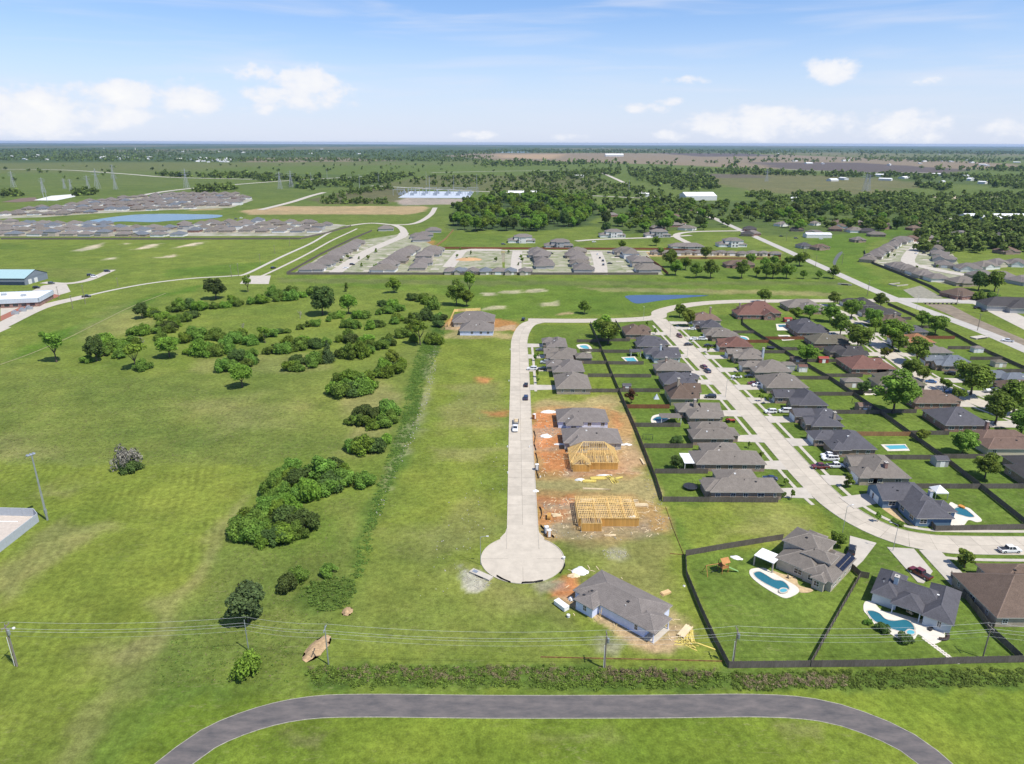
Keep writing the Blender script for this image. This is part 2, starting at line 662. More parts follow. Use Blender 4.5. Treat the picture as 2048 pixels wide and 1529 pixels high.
zone('tan', [(1195, 418), (1212, 416), (1215, 421), (1198, 422)], 4)
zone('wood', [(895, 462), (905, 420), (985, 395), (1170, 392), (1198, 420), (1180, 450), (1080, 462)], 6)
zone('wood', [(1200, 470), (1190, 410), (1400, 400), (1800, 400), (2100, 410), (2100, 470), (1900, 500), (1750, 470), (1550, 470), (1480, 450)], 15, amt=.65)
zone('tan', [(370, 420), (440, 412), (440, 424), (380, 426)], 4, amt=.7)
# --- the left middle distance
zone('field', [(-200, 488), (600, 484), (500, 545), (300, 570), (0, 650), (-200, 700)], 4)
zone('weed', [(-20, 494), (60, 498), (70, 504), (-20, 508)], 5, amt=.7)
zone('rough', [(-50, 543), (240, 543), (170, 570), (90, 562)], 3)
for p_ in [[(145, 508), (175, 499), (200, 492), (195, 500), (160, 510)], [(262, 505), (290, 496), (322, 491), (300, 502)],
           [(340, 502), (380, 492), (410, 488), (390, 496)], [(205, 524), (228, 521), (226, 526)], [(315, 520), (350, 514), (345, 520)],
           [(240, 494), (252, 492), (250, 495)]]:
    zone('sand', p_, 3, warp=3, amt=.85)
zone('lush', [(-10, 735), (120, 668), (230, 622), (330, 590), (420, 570), (420, 577), (330, 600), (230, 640), (120, 690), (-10, 760)], 5)
zone('lush', [(330, 545), (480, 530), (560, 528), (470, 552), (330, 560)], 3, amt=.7)
zone('rough', [(-60, 700), (200, 760), (700, 740), (890, 650), (860, 760), (800, 900), (700, 930), (-60, 930)], 10, amt=.8)
zone('straw', [(-40, 880), (80, 850), (200, 890), (180, 930), (-40, 930)], 10, warp=10, amt=.3)
zone('straw', [(380, 800), (520, 790), (540, 860), (400, 880)], 10, warp=12, amt=.28)
zone('straw', [(700, 800), (780, 760), (800, 800), (760, 900), (680, 905)], 5, warp=5, amt=.4)
zone('straw', [(380, 720), (640, 715), (660, 745), (380, 750)], 5, warp=5, amt=.3)
zone('straw', [(170, 650), (270, 610), (290, 650), (180, 700)], 8, warp=8, amt=.3)
zone('mow', [(-60, 934), (540, 934), (480, 1010), (430, 1100), (400, 1200), (330, 1290), (230, 1420), (110, 1600), (-60, 1600)], 3)
zone('straw', [(330, 1200), (400, 1120), (440, 1040), (500, 990), (470, 1080), (420, 1180), (350, 1290), (230, 1420), (110, 1600), (60, 1600), (220, 1380)], 3, warp=3, amt=.42)
zone('straw', [(-20, 1140), (60, 1075), (150, 1045), (190, 1075), (80, 1160), (-20, 1220)], 4, warp=4, amt=.45)
zone('straw', [(90, 975), (160, 970), (160, 990), (100, 992)], 4, amt=.4)
zone('straw', [(140, 1310), (330, 1270), (300, 1330), (180, 1360)], 4, warp=4, amt=.35)
zone('rough', [(545, 1000), (700, 990), (720, 1180), (560, 1380), (270, 1395), (330, 1300), (400, 1200), (450, 1100)], 4, amt=.85)
zone('weed', [(330, 1290), (420, 1240), (520, 1290), (500, 1380), (280, 1380)], 5, warp=5, amt=.3)
zone('lush', [(560, 1000), (640, 1010), (660, 1100), (560, 1130), (480, 1100)], 6, amt=.5)
# --- ditch of weeds beside the lots
zone('weed', [(868, 655), (892, 650), (880, 700), (850, 760), (838, 830), (822, 880), (790, 960), (760, 1040), (742, 1110), (725, 1160), (700, 1165), (730, 1060),
              (760, 960), (800, 850), (815, 780), (835, 700)], 3, warp=3)
zone('sand', [(870, 700), (880, 700), (866, 760), (840, 850), (825, 880), (800, 930), (778, 985), (772, 980), (800, 900), (835, 820), (855, 750)], 2, warp=4, amt=.3)
zone('weed', [(610, 1170), (720, 1150), (710, 1210), (640, 1230), (600, 1200)], 3, amt=.8)
# --- cul-de-sac strip, west side
zone('mow', [(880, 670), (1020, 670), (1020, 1070), (960, 1110), (960, 1160), (1090, 1180), (1200, 1320), (700, 1310), (720, 1180), (760, 1050), (850, 850)], 3, amt=.75)
zone('rough', [(760, 1060), (940, 1060), (930, 1200), (1100, 1200), (1200, 1320), (700, 1310), (720, 1180)], 4, amt=.6)
zone('dry', [(905, 770), (985, 760), (1000, 850), (900, 870)], 5, warp=6, amt=.5)
zone('dry', [(800, 1060), (960, 1000), (1010, 1050), (940, 1090), (820, 1120)], 6, warp=6, amt=.4)
zone('dry', [(880, 1150), (960, 1140), (1100, 1190), (1150, 1260), (1000, 1230)], 6, warp=6, amt=.45)
zone('orange', [(950, 757), (985, 757), (990, 768), (960, 770)], 2, warp=2, amt=.8)
zone('orange', [(975, 825), (1015, 822), (1018, 834), (985, 836)], 2, warp=2, amt=.8)
zone('straw', [(860, 905), (1015, 895), (1016, 910), (870, 925)], 3, warp=3, amt=.35)
zone('tan', [(905, 655), (1000, 668), (1025, 668), (1025, 678), (890, 678)], 2, warp=2, amt=.5)
zone('gravel', [(920, 1140), (950, 1140), (985, 1165), (960, 1180), (925, 1160)], 1.2, warp=2, amt=.7)
# --- house lots right of the cul-de-sac
zone('mow', [(1062, 640), (1190, 640), (1250, 800), (1330, 1000), (1460, 1330), (1200, 1330), (1090, 1180), (1080, 1050), (1065, 800)], 2, amt=.8)
zone('tan', [(1065, 800), (1220, 790), (1250, 800), (1280, 900), (1345, 1060), (1240, 1080), (1090, 1090), (1070, 950)], 3, warp=4, amt=.5)
zone('orange', [(1066, 815), (1230, 812), (1262, 850), (1290, 940), (1200, 958), (1074, 955)], 3, warp=4, amt=.38)
zone('orange', [(1076, 988), (1240, 992), (1330, 1010), (1335, 1062), (1230, 1078), (1086, 1084)], 3, warp=4, amt=.38)
zone('greydirt', [(1066, 850), (1130, 845), (1140, 900), (1068, 900)], 1.5, warp=2, amt=.7)
zone('orange', [(1064, 828), (1122, 822), (1124, 854), (1066, 856)], 1.5, warp=1.6, amt=1.)
zone('orange', [(1064, 826), (1120, 822), (1150, 890), (1150, 945), (1072, 950)], 2, warp=3, amt=.4)
zone('orange', [(905, 520), (935, 512), (968, 514), (960, 526), (925, 530), (905, 528)], 2, warp=2, amt=.9)
zone('greydirt', [(970, 508), (1015, 506), (1010, 526), (975, 524)], 2, warp=2, amt=.8)
zone('orange', [(1215, 820), (1232, 825), (1238, 842), (1246, 850), (1240, 862), (1225, 850)], 1.5, warp=1.6, amt=.6)
zone('orange', [(1070, 885), (1128, 864), (1142, 888), (1070, 898)], 1.5, warp=1.6, amt=1.)
zone('orange', [(1072, 905), (1140, 900), (1150, 940), (1076, 945)], 1.5, warp=2, amt=1.)
zone('greydirt', [(1125, 935), (1245, 932), (1280, 945), (1130, 956)], 1.5, warp=2, amt=.5)
zone('orange', [(1150, 935), (1250, 930), (1275, 950), (1160, 955)], 2, warp=2, amt=.45)
zone('orange', [(1160, 1055), (1300, 1045), (1320, 1062), (1180, 1075)], 2, warp=2, amt=.35)
zone('tan', [(1240, 870), (1270, 880), (1290, 920), (1250, 945), (1236, 920)], 2, warp=2, amt=.6)
zone('orange', [(1076, 996), (1152, 988), (1158, 1014), (1078, 1014)], 1.5, warp=2, amt=.9)
zone('greydirt', [(1076, 1010), (1150, 1006), (1165, 1055), (1300, 1040), (1325, 1066), (1240, 1075), (1150, 1078), (1085, 1060)], 2, warp=2.5, amt=.55)
zone('orange', [(1080, 1018), (1150, 1022), (1150, 1045), (1085, 1050)], 1.5, warp=2, amt=.75)
zone('gravel', [(1205, 1102), (1255, 1098), (1262, 1112), (1212, 1116)], 1.2, warp=1.8, amt=.5)
zone('dry', [(1110, 1060), (1340, 1075), (1380, 1200), (1360, 1260), (1210, 1180), (1130, 1110)], 4, warp=5, amt=.5)
zone('orange', [(1098, 1195), (1120, 1165), (1160, 1150), (1170, 1180), (1140, 1200)], 1.2, warp=1.2, amt=1.)
zone('tan', [(1120, 1200), (1160, 1190), (1330, 1270), (1380, 1250), (1370, 1280), (1310, 1305), (1220, 1255)], 1.5, warp=1.6, amt=.9)
zone('tan', [(1340, 1205), (1375, 1230), (1365, 1285), (1330, 1300)], 2, warp=2, amt=.6)
zone('greydirt', [(1190, 1275), (1250, 1285), (1230, 1320), (1190, 1310)], 2, warp=2, amt=.6)
zone('greydirt', [(1050, 1172), (1110, 1160), (1120, 1180), (1070, 1190)], 1.5, warp=2, amt=.6)
# --- back yards and lawns of the finished streets (mown, greener)
zone('lawn', [(48.5, 191), (48.5, 418), (88, 430), (101, 437), (150, 440), (215, 440), (258, 420), (254, 300), (254, 150), (150, 150), (150, 118.5), (46.5, 119.2), (46, 161)], 1.0, warp=.3, px=False)
zone('mow', [(49, 163), (92, 166), (92, 190), (49, 190)], 2, warp=2, px=False, amt=.8)
zone('straw', [(60, 170), (85, 170), (88, 186), (70, 188)], 4, warp=4, px=False, amt=.3)
zone('lawn', [(12, 312), (46.8, 312), (46.8, 410), (12, 410)], 1, warp=.5, px=False, amt=.7)
zone('bright', [(38, 291), (47, 291), (47, 310), (38, 310)], 1, warp=.5, px=False, amt=.8)
zone('bright', [(50, 271), (66, 271), (66, 289), (50, 289)], 1, warp=.5, px=False, amt=.5)
# --- north of the lots
zone('lush', [(560, 556), (1700, 556), (1680, 590), (1400, 600), (1250, 628), (1060, 636), (900, 640), (890, 590), (560, 565)], 5, amt=.6)
zone('sand', [(962, 588), (985, 586), (985, 592), (965, 593)], 2, warp=2, amt=.7)
zone('sand', [(1000, 583), (1042, 581), (1040, 587), (1000, 588)], 2, warp=2, amt=.6)
zone('sand', [(1050, 579), (1090, 577), (1088, 584), (1055, 586)], 2, warp=2, amt=.6)
zone('straw', [(1160, 574), (1600, 578), (1690, 583), (1680, 588), (1200, 582)], 2.5, warp=2.5, amt=.6)
zone('sand', [(1080, 608), (1118, 600), (1112, 610), (1085, 613)], 2, warp=2, amt=.5)
zone('tan', [(1112, 626), (1142, 624), (1144, 628), (1115, 630)], 1.5, warp=1.5, amt=.7)
zone('orange', [(885, 650), (912, 630), (1000, 638), (1035, 645), (1035, 662), (985, 660), (885, 661)], 1.5, warp=1, amt=.8)
zone('tan', [(882, 660), (900, 643), (985, 656), (1028, 650), (1032, 660), (960, 664)], 1, warp=1, amt=.9)
zone('sand', [(958, 620), (985, 612), (1012, 612), (1012, 618), (985, 620)], 1.5, amt=.5)
zone('olive', [(560, 560), (900, 562), (1700, 560), (1700, 566), (900, 572), (560, 568)], 4, amt=.5)
# --- mid subdivision ground
zone('tan', [(1000, 502), (1560, 500), (1560, 510), (1330, 512), (1000, 506)], 2, warp=1, amt=.7)
zone('orange', [(740, 498), (800, 486), (808, 490), (760, 502)], 2, amt=.6)
zone('orange', [(822, 492), (868, 482), (876, 498), (830, 500)], 2, amt=.6)
zone('lawn', [(1320, 520), (1660, 520), (1670, 554), (1330, 554)], 3, amt=.8)
zone('lush', [(1630, 470), (1800, 450), (1830, 458), (1740, 480), (1720, 520), (1760, 560), (1850, 590), (1760, 590), (1690, 540), (1620, 500)], 4, amt=.7)
zone('lawn', [(868, 465), (1010, 470), (1000, 500), (866, 500)], 3, amt=.6)
# --- around the running track
zone('bright', [(240, 1560), (300, 1450), (420, 1400), (640, 1385), (1500, 1380), (2100, 1370), (2100, 1600), (200, 1600)], 2, amt=.85)
zone('field', [(330, 1400), (420, 1330), (560, 1310), (640, 1345), (640, 1390), (440, 1395)], 3, amt=.5)
zone('straw', [(600, 1462), (660, 1462), (660, 1490), (600, 1490)], 2, warp=2, amt=.5)
zone('straw', [(1090, 1470), (1240, 1470), (1240, 1486), (1090, 1486)], 2, warp=2, amt=.3)
zone('straw', [(1560, 1455), (1640, 1455), (1640, 1480), (1570, 1480)], 2, warp=2, amt=.4)
zone('lush', [(180, 1540), (230, 1440), (330, 1385), (480, 1365), (560, 1378), (420, 1395), (310, 1440), (240, 1540)], 2, amt=.35)
zone('weed', [(600, 1340), (700, 1335), (2060, 1335), (2060, 1368), (1400, 1380), (640, 1382)], 1.5, warp=1.5)


def build_ground():
    ys = [40.0]
    while ys[-1] < 40000:
        ys.append(ys[-1] + max(0.85, 0.0075 * ys[-1] * (1 if ys[-1] < 2500 else 2.0)))
    ys = np.array(ys)
    us = np.linspace(-1, 1, 430)
    Y, U = np.meshgrid(ys, us, indexing='ij')
    X = U * (110 + 0.9 * Y)
    ny, nx = Y.shape
    x, y = X.ravel(), Y.ravel()
    base = np.array(CLR['field'])
    far = np.array(CLR['far'])
    k = np.clip((y - 600) / 900, 0, 1)[:, None]
    col = base * (1 - k) + far * k
    col = np.broadcast_to(col, (len(x), 3)).copy()
    n1 = fbm(x, y, 900, 5)
    fl = np.clip((fbm(x, y, 1400, 9, 3) - 0.45) * 6, 0, 1) * np.clip((y - 1500) / 1500, 0, 1)
    col = col * (1 - fl[:, None] * .5) + np.array(CLR['olive']) * fl[:, None] * .5
    for c, P_, soft, warp, amt in ZONES:
        P_ = np.array(P_)
        x0, y0 = P_.min(0) - soft * 2 - warp * 2
        x1, y1 = P_.max(0) + soft * 2 + warp * 2
        sel = np.where((x > x0) & (x < x1) & (y > y0) & (y < y1))[0]
        if not len(sel):
            continue
        sx, sy = x[sel], y[sel]
        w = warp * 2
        s_ = max(4.0, warp * 3)
        d = poly_dist(sx + (fbm(sx, sy, s_, 21, 3) - .5) * w * 2, sy + (fbm(sx, sy, s_, 33, 3) - .5) * w * 2, P_)
        a = np.clip(d / soft * 0.5 + 0.5, 0, 1)
        a = (a * a * (3 - 2 * a) * amt)[:, None]
        col[sel] = col[sel] * (1 - a) + np.array(CLR[c]) * a
    # fields seen among the far woods
    fw = np.clip((y - 5200) / 2500, 0, 1)
    pt = np.clip((fbm(x, y * 0.55, 2600, 41, 3) - 0.56) * 12, 0, 1) * fw * 0.8
    col = col * (1 - pt[:, None]) + np.array((.15, .14, .075)) * pt[:, None]
    # natural patchiness (dry / fresh growth)
    for s, sd_, am in ((45, 3, .16), (14, 11, .15), (5, 15, .09)):
        n = (fbm(x, y, s, sd_, 3) - 0.5) * 2
        fade = np.clip(1.6 - y / (s * 60), 0.15, 1)
        col *= (1 + (n * am * fade))[:, None] * np.array((1.0, 1.0, 1.0))
        col *= np.stack([1 + n * am * .5 * fade, np.ones_like(n), 1 + 0.2 * n * am * fade], 1)
    V = np.stack([x, y, np.zeros_like(x)], 1)
    # low swell under the mown banks and the drain, too slight to move what stands on it
    idx = np.arange(ny * nx).reshape(ny, nx)
    quads = np.stack([idx[:-1, :-1], idx[:-1, 1:], idx[1:, 1:], idx[1:, :-1]], -1).reshape(-1, 4)
    me = bpy.data.meshes.new('ground')
    me.vertices.add(len(V))
    me.vertices.foreach_set('co', V.astype(np.float32).ravel())
    me.loops.add(len(quads) * 4)
    me.loops.foreach_set('vertex_index', quads.astype(np.int32).ravel())
    me.polygons.add(len(quads))
    me.polygons.foreach_set('loop_start', np.arange(0, len(quads) * 4, 4, dtype=np.int32))
    me.update(calc_edges=True)
    at = me.color_attributes.new('tint', 'FLOAT_COLOR', 'POINT')
    at.data.foreach_set('color', np.concatenate([col, np.ones((len(col), 1))], 1).astype(np.float32).ravel())
    # mower passes
    mow = np.zeros(len(x), np.float32)
    for P_, a in ((GP([(-60, 934), (540, 934), (480, 1010), (400, 1200), (230, 1420), (110, 1600), (-60, 1600)]), 1.0),
                  (GP([(240, 1560), (420, 1400), (640, 1385), (2100, 1370), (2100, 1600), (200, 1600)]), .55),
                  (GP([(1375, 1110), (1600, 1080), (1720, 1150), (1630, 1330), (1460, 1330)]), .6), ([(104, 178), (151, 178), (151, 300), (104, 300)], .5),
                  (GP([(-60, 560), (600, 480), (1700, 540), (1700, 600), (300, 700), (-60, 900)]), .35)):
        mow = np.maximum(mow, np.clip(poly_dist(x, y, P_) / 4, 0, 1) * a)
    a2 = me.attributes.new('mow', 'FLOAT', 'POINT')
    a2.data.foreach_set('value', mow)
    M = bpy.data.materials.new('grass_ground')
    M.use_nodes = True
    nt = M.node_tree
    b = nt.nodes['Principled BSDF']
    b.inputs['Roughness'].default_value = 1.0
    b.inputs['Specular IOR Level'].default_value = 0.08
    L = nt.links.new
    N = nt.nodes.new
    at = N('ShaderNodeAttribute')
    at.attribute_name = 'tint'
    am = N('ShaderNodeAttribute')
    am.attribute_name = 'mow'
    g = N('ShaderNodeNewGeometry')

    def noise(scale, det, vec=g.outputs['Position'], rough=.6, dist=0):
        n = N('ShaderNodeTexNoise')
        n.inputs['Scale'].default_value = scale
        n.inputs['Detail'].default_value = det
        n.inputs['Roughness'].default_value = rough
        n.inputs['Distortion'].default_value = dist
        L(vec, n.inputs['Vector'])
        return n.outputs[0]

    def rng(v, a, bb, c, d):
        n = N('ShaderNodeMapRange')
        for i, q in enumerate((a, bb, c, d)):
            n.inputs[1 + i].default_value = q
        L(v, n.inputs[0])
        return n.outputs[0]

    def mul(a, bb):
        n = N('ShaderNodeMath')
        n.operation = 'MULTIPLY'
        for i, q in enumerate((a, bb)):
            if hasattr(q, 'is_linked'):
                L(q, n.inputs[i])
            else:
                n.inputs[i].default_value = q
        return n.outputs[0]
    n1, n2, n3 = noise(0.6, 8, rough=.72), noise(2.6, 3, rough=.7), noise(0.09, 5, dist=.6)
    f = mul(mul(rng(n1, .28, .72, .55, 1.45), rng(n2, .25, .75, .72, 1.28)), rng(n3, .3, .7, .80, 1.20))
    # mower stripes run up the field
    mp = N('ShaderNodeMapping')
    mp.inputs['Rotation'].default_value = (0, 0, rad(-19))
    L(g.outputs['Position'], mp.inputs['Vector'])
    wv = N('ShaderNodeTexWave')
    wv.inputs['Scale'].default_value = 0.13
    wv.inputs['Distortion'].default_value = 0.9
    wv.inputs['Detail'].default_value = 2
    wv.inputs['Detail Scale'].default_value = 0.25
    L(mp.outputs[0], wv.inputs['Vector'])
    st = rng(wv.outputs[1], 0, 1, -.10, .10)
    sm = N('ShaderNodeMath')
    sm.operation = 'MULTIPLY_ADD'
    L(st, sm.inputs[0])
    L(mul(am.outputs['Fac'], rng(noise(.05, 3), .35, .65, 0, 1)), sm.inputs[1])
    sm.inputs[2].default_value = 1
    f = mul(f, sm.outputs[0])
    mx = N('ShaderNodeMix')
    mx.data_type = 'RGBA'
    mx.blend_type = 'MULTIPLY'
    mx.inputs[0].default_value = 1
    L(at.outputs['Color'], mx.inputs[6])
    L(f, mx.inputs[7])
    # straw-coloured flecks of dry stalks
    sv = N('ShaderNodeMapping')
    sv.inputs['Rotation'].default_value = (0, 0, rad(-35))
    sv.inputs['Scale'].default_value = (.45, 1.5, 1)
    L(g.outputs['Position'], sv.inputs['Vector'])
    fl = rng(noise(.8, 7, vec=sv.outputs[0], rough=.75, dist=1.0), .55, .70, 0, .5)
    fl = mul(fl, rng(noise(.03, 4), .44, .60, 0, 1))
    mx2 = N('ShaderNodeMix')
    mx2.data_type = 'RGBA'
    L(fl, mx2.inputs[0])
    L(mx.outputs[2], mx2.inputs[6])
    mx2.inputs[7].default_value = (.30, .27, .14, 1)
    L(mx2.outputs[2], b.inputs['Base Color'])
    bp = N('ShaderNodeBump')
    bp.inputs['Strength'].default_value = 0.55
    bp.inputs['Distance'].default_value = 0.25
    L(n1, bp.inputs['Height'])
    L(bp.outputs[0], b.inputs['Normal'])
    me.materials.append(M)
    return ob('ground', me, kind='structure', label='green flat grassland running to the horizon')


build_ground()

# ================================================================ roads, walks, water
RZ = [0]


def road(name, line, width, label, matl=CONC, z=0.03, kerb=True, slabs=0.0, step=3.0, px=True, sm=True, curbs=(1, 1)):
    z += RZ[0] * 0.0045
    RZ[0] += 1
    P_ = GP(line) if px else line
    ln = smooth_line(P_, step) if sm else P_
    h = width / 2
    if slabs:
        r = ribbon(name, ln, -h, h, z - 0.03, z - 0.022, JOINT, kind='structure', label=label)
        A = np.array(ln)
        s = np.concatenate([[0], np.cumsum(np.linalg.norm(np.diff(A, axis=0), axis=1))])
        n = int(s[-1] / slabs)
        for i in range(n):
            t = np.linspace(s[-1] * i / n + 0.03, s[-1] * (i + 1) / n - 0.03, 4)
            seg = np.stack([np.interp(t, s, A[:, 0]), np.interp(t, s, A[:, 1])], 1)
            # local normals from the full line, so that neighbours meet
            T_ = np.stack([np.interp(t + .5, s, A[:, 0]) - np.interp(t - .5, s, A[:, 0]), np.interp(t + .5, s, A[:, 1]) - np.interp(t - .5, s, A[:, 1])], 1)
            T_ /= np.linalg.norm(T_, axis=1)[:, None] + 1e-9
            Nn = np.stack([T_[:, 1], -T_[:, 0]], 1)
            for a, b in ((-h, -0.03), (0.03, h)):
                L_ = seg + Nn * a
                R_ = seg + Nn * b
                V = [(x, y, z) for x, y in L_] + [(x, y, z) for x, y in R_]
                F = [(k, 4 + k, 5 + k, k + 1) for k in range(3)]
                ob('slab', mesh('slab', V, F, matl), r)
    else:
        r = ribbon(name, ln, -h, h, z - 0.03, z, matl, kind='structure', label=label)
    if kerb:
        for sgn in (-1, 1):
            if not curbs[0 if sgn < 0 else 1]:
                continue
            ribbon('kerb', ln, sgn * h, sgn * (h + 0.18), 0.0, 0.14, WALK, r)
    return ln


def walk(name, ln, off, w, label, z=0.10, a=0, b=None, matl=WALK):
    sub = ln[a:b]
    return ribbon(name, sub, off - w / 2, off + w / 2, 0.0, z, matl, kind='structure', label=label)


# the cul-de-sac street
CUL = (3.0, 159.3)
cul_line = [(3.2, 164), (3.3, 200), (3.4, 250), (3.7, 300), (3.9, 345), (4.0, 372), (6.2, 396), (10.5, 413), (19, 421.5)]
LN_CUL = road('cul_de_sac_road', cul_line, 8.7, 'pale concrete cul-de-sac street between the building lots', slabs=6.0, px=False)
ring = []
for k in range(61):
    t = rad(-237 + k * (294 / 60.0))
    ring.append((CUL[0] + 11.0 * math.cos(t) + 0.0, CUL[1] + 11.0 * math.sin(t)))
neck = [(CUL[0] + 4.4, 176.5), (CUL[0] - 4.1, 176.5)]
bulb_pts = ring + [(CUL[0] + 6.3, 169.5), (CUL[0] + 4.9, 172.5)] + neck + [(CUL[0] - 4.7, 172.5), (CUL[0] - 6.2, 169.5)]
bulb = slab('turning_circle', bulb_pts, 0.0, 0.036, CONC, kind='structure', label='round concrete turning circle at the end of the cul-de-sac')
ribbon('kerb', ring, 0.0, 0.2, 0.0, 0.15, WALK, bulb)
for ang in (-180, -90, 0):
    t = rad(ang)
    mbj = MB()
    mbj.bar((CUL[0] + 3.8 * math.cos(t), CUL[1] + 3.8 * math.sin(t), 0.04), (CUL[0] + 10.9 * math.cos(t), CUL[1] + 10.9 * math.sin(t), 0.04), 0.05, 0.006)
    ob('joint', mbj.me('joint', JOINT), bulb)

# east-west road north of the lots, then the long bend to the main road
ew = [(10, 421.5), (40, 421), (70, 423.5), (92, 431)] + GP([(1320, 622), (1360, 611), (1410, 604), (1480, 600), (1560, 599), (1640, 598), (1720, 597), (1800, 596)])
LN_EW = road('connector_road', ew, 9.5, 'pale concrete road north of the houses bending towards the main road', px=False)

# the long residential street and its bend
MAINC = [(92.5, 427), (93.6, 400), (95.2, 360), (96.6, 320), (97.6, 290), (98.2, 262), (98.4, 240), (98.4, 222), (98.7, 205), (100.0, 190), (103.2, 179.5), (109, 171.5), (117.5, 167.6), (128, 166.6), (160, 166.4)]
LN_MAIN = road('residential_street', MAINC, 9.0, 'long pale concrete street between two rows of finished houses', slabs=6.0, px=False, z=0.034)
iS = min(range(len(LN_MAIN)), key=lambda i: abs(LN_MAIN[i][1] - 186) + (LN_MAIN[i][0] > 104) * 99)
iN = next(i for i, p in enumerate(LN_MAIN) if p[1] < 412)
walk('sidewalk', LN_MAIN, 7.4, 1.2, 'narrow sidewalk along the west side of the residential street', a=iN, b=iS)
walk('sidewalk', LN_MAIN, -7.4, 1.3, 'narrow sidewalk along the east side of the residential street', a=iN, b=len(LN_MAIN))
iB = next(i for i, p in enumerate(LN_MAIN) if p[0] > 112)
walk('sidewalk', LN_MAIN, 7.2, 1.2, 'short sidewalk on the outer side of the street bend', a=iB, b=len(LN_MAIN))
cw = LN_CUL
iC0 = next(i for i, p in enumerate(cw) if p[1] > 290)
iC1 = next(i for i, p in enumerate(cw) if p[1] > 366)
walk('sidewalk', cw, 7.0, 1.2, 'short sidewalk in front of the finished cul-de-sac houses', a=iC0, b=iC1)

# second street, to the east
ST2 = GP([(1640, 612)]) + [(216, 447), (209.5, 420), (204.5, 385), (199, 345), (196, 312), (199.5, 285), (206.5, 262), (216, 240), (226, 215)]
LN_ST2 = road('side_street', ST2, 9.0, 'concrete side street under the shade trees in the eastern rows', px=False, z=0.032)
walk('sidewalk', LN_ST2, 7.2, 1.2, 'sidewalk on the west side of the shaded side street', a=6, b=-4)
walk('sidewalk', LN_ST2, -7.2, 1.2, 'sidewalk on the east side of the shaded side street', a=6, b=-4)

# main road on the right and what joins it
MROAD = GP([(1432, 437), (1480, 458), (1560, 493), (1650, 533), (1740, 573), (1800, 597), (1900, 633), (1980, 663), (2060, 697), (2200, 755)])
LN_MR = road('main_road', MROAD, 9.0, 'straight grey-white two-lane main road crossing the drain', matl=OLDCONC, px=False, z=0.05, kerb=False)
LN_BR = road('bridge_road', [(1790, 595), (1860, 596), (1930, 597), (1985, 599)], 15, 'concrete road crossing over the drain beside the main road', matl=OLDCONC, z=0.045, kerb=False)
road('east_parking_road', [(1960, 598), (1990, 612), (2048, 640), (2140, 684)], 16, 'wide pale concrete drive running along the drain', matl=DRIVE, z=0.04, kerb=False)

# running track with pale edges
TRK = GP([(330, 1552), (420, 1483), (520, 1441), (620, 1419), (740, 1413.5), (1000, 1414), (1300, 1411.5), (1520, 1408), (1640, 1416), (1730, 1440), (1820, 1480), (1890, 1535), (1915, 1570)])
LN_TR = road('running_track', TRK, 5.7, 'worn dark asphalt running track with pale concrete edges', matl=ASPH, px=False, z=0.03, kerb=False)
for s_ in (-1, 1):
    ribbon('edging', LN_TR, s_ * 2.86, s_ * 3.0, 0.0, 0.05, mat('edge_concrete', (0.33, 0.31, 0.25), var=0.3, scale=1.2, coords='World'), bpy.data.objects['running_track'])

# left side roads
road('west_road', [(-60, 690), (0, 660), (80, 622), (150, 604), (172, 599)], 11, 'pale concrete road leading to the brick building', matl=DRIVE, z=0.035, kerb=False)
LN_TRAIL = road('gravel_trail', [(165, 600), (230, 585), (300, 572), (380, 562), (440, 558), (480, 555)], 3.4, 'narrow pale trail running past the shrubs', matl=GRAVEL, z=0.04, kerb=False)
road('canal_trail', [(478, 556), (500, 548), (560, 518), (620, 490), (660, 467), (690, 458)], 3.4, 'pale trail along the far bank of the drain', matl=GRAVEL, z=0.05, kerb=False)
road('canal_liner', [(498, 566), (540, 548), (610, 513), (660, 485), (700, 466), (712, 460)], 2.8, 'straight concrete-lined ditch across the grass', matl=WALK, z=0.055, kerb=False)
slab('concrete_pad', GP([(478, 572), (492, 556), (540, 555), (536, 572)]), 0, 0.07, DRIVE, kind='structure', label='square pale concrete pad at the end of the ditch')
road('service_drive', [(85, 572), (130, 574), (170, 568), (200, 556), (222, 546)], 7, 'concrete drive beside the blue-roofed metal building', matl=DRIVE, z=0.03, kerb=False)
slab('parking_apron', GP([(40, 600), (85, 578), (130, 572), (140, 590), (100, 602), (60, 622), (0, 650), (0, 622)]), 0, 0.028, DRIVE, kind='structure', label='concrete apron around the brick building')
slab('brick_walk', GP([(0, 640), (60, 612), (108, 595), (120, 598), (70, 620), (0, 650)]), 0, 0.06, mat('red_pavers', (.30, .12, .08), coords='World'), kind='structure', label='red paved strip in front of the brick building')
slab('concrete_pad', GP([(-20, 668), (4, 661), (22, 662), (0, 672), (-20, 676)]), 0, 0.05, DRIVE, kind='structure', label='small pale slab beside the west road')
# faint tyre track on the bank
road('tyre_track', [(0, 737), (60, 715), (130, 685), (200, 650), (260, 620), (330, 592)], 0.9, 'faint pale wheel track worn into the grass bank', matl=mat('worn_grass', (.22, .21, .09), coords='World', scale=.6, var=.3), z=0.012, kerb=False)

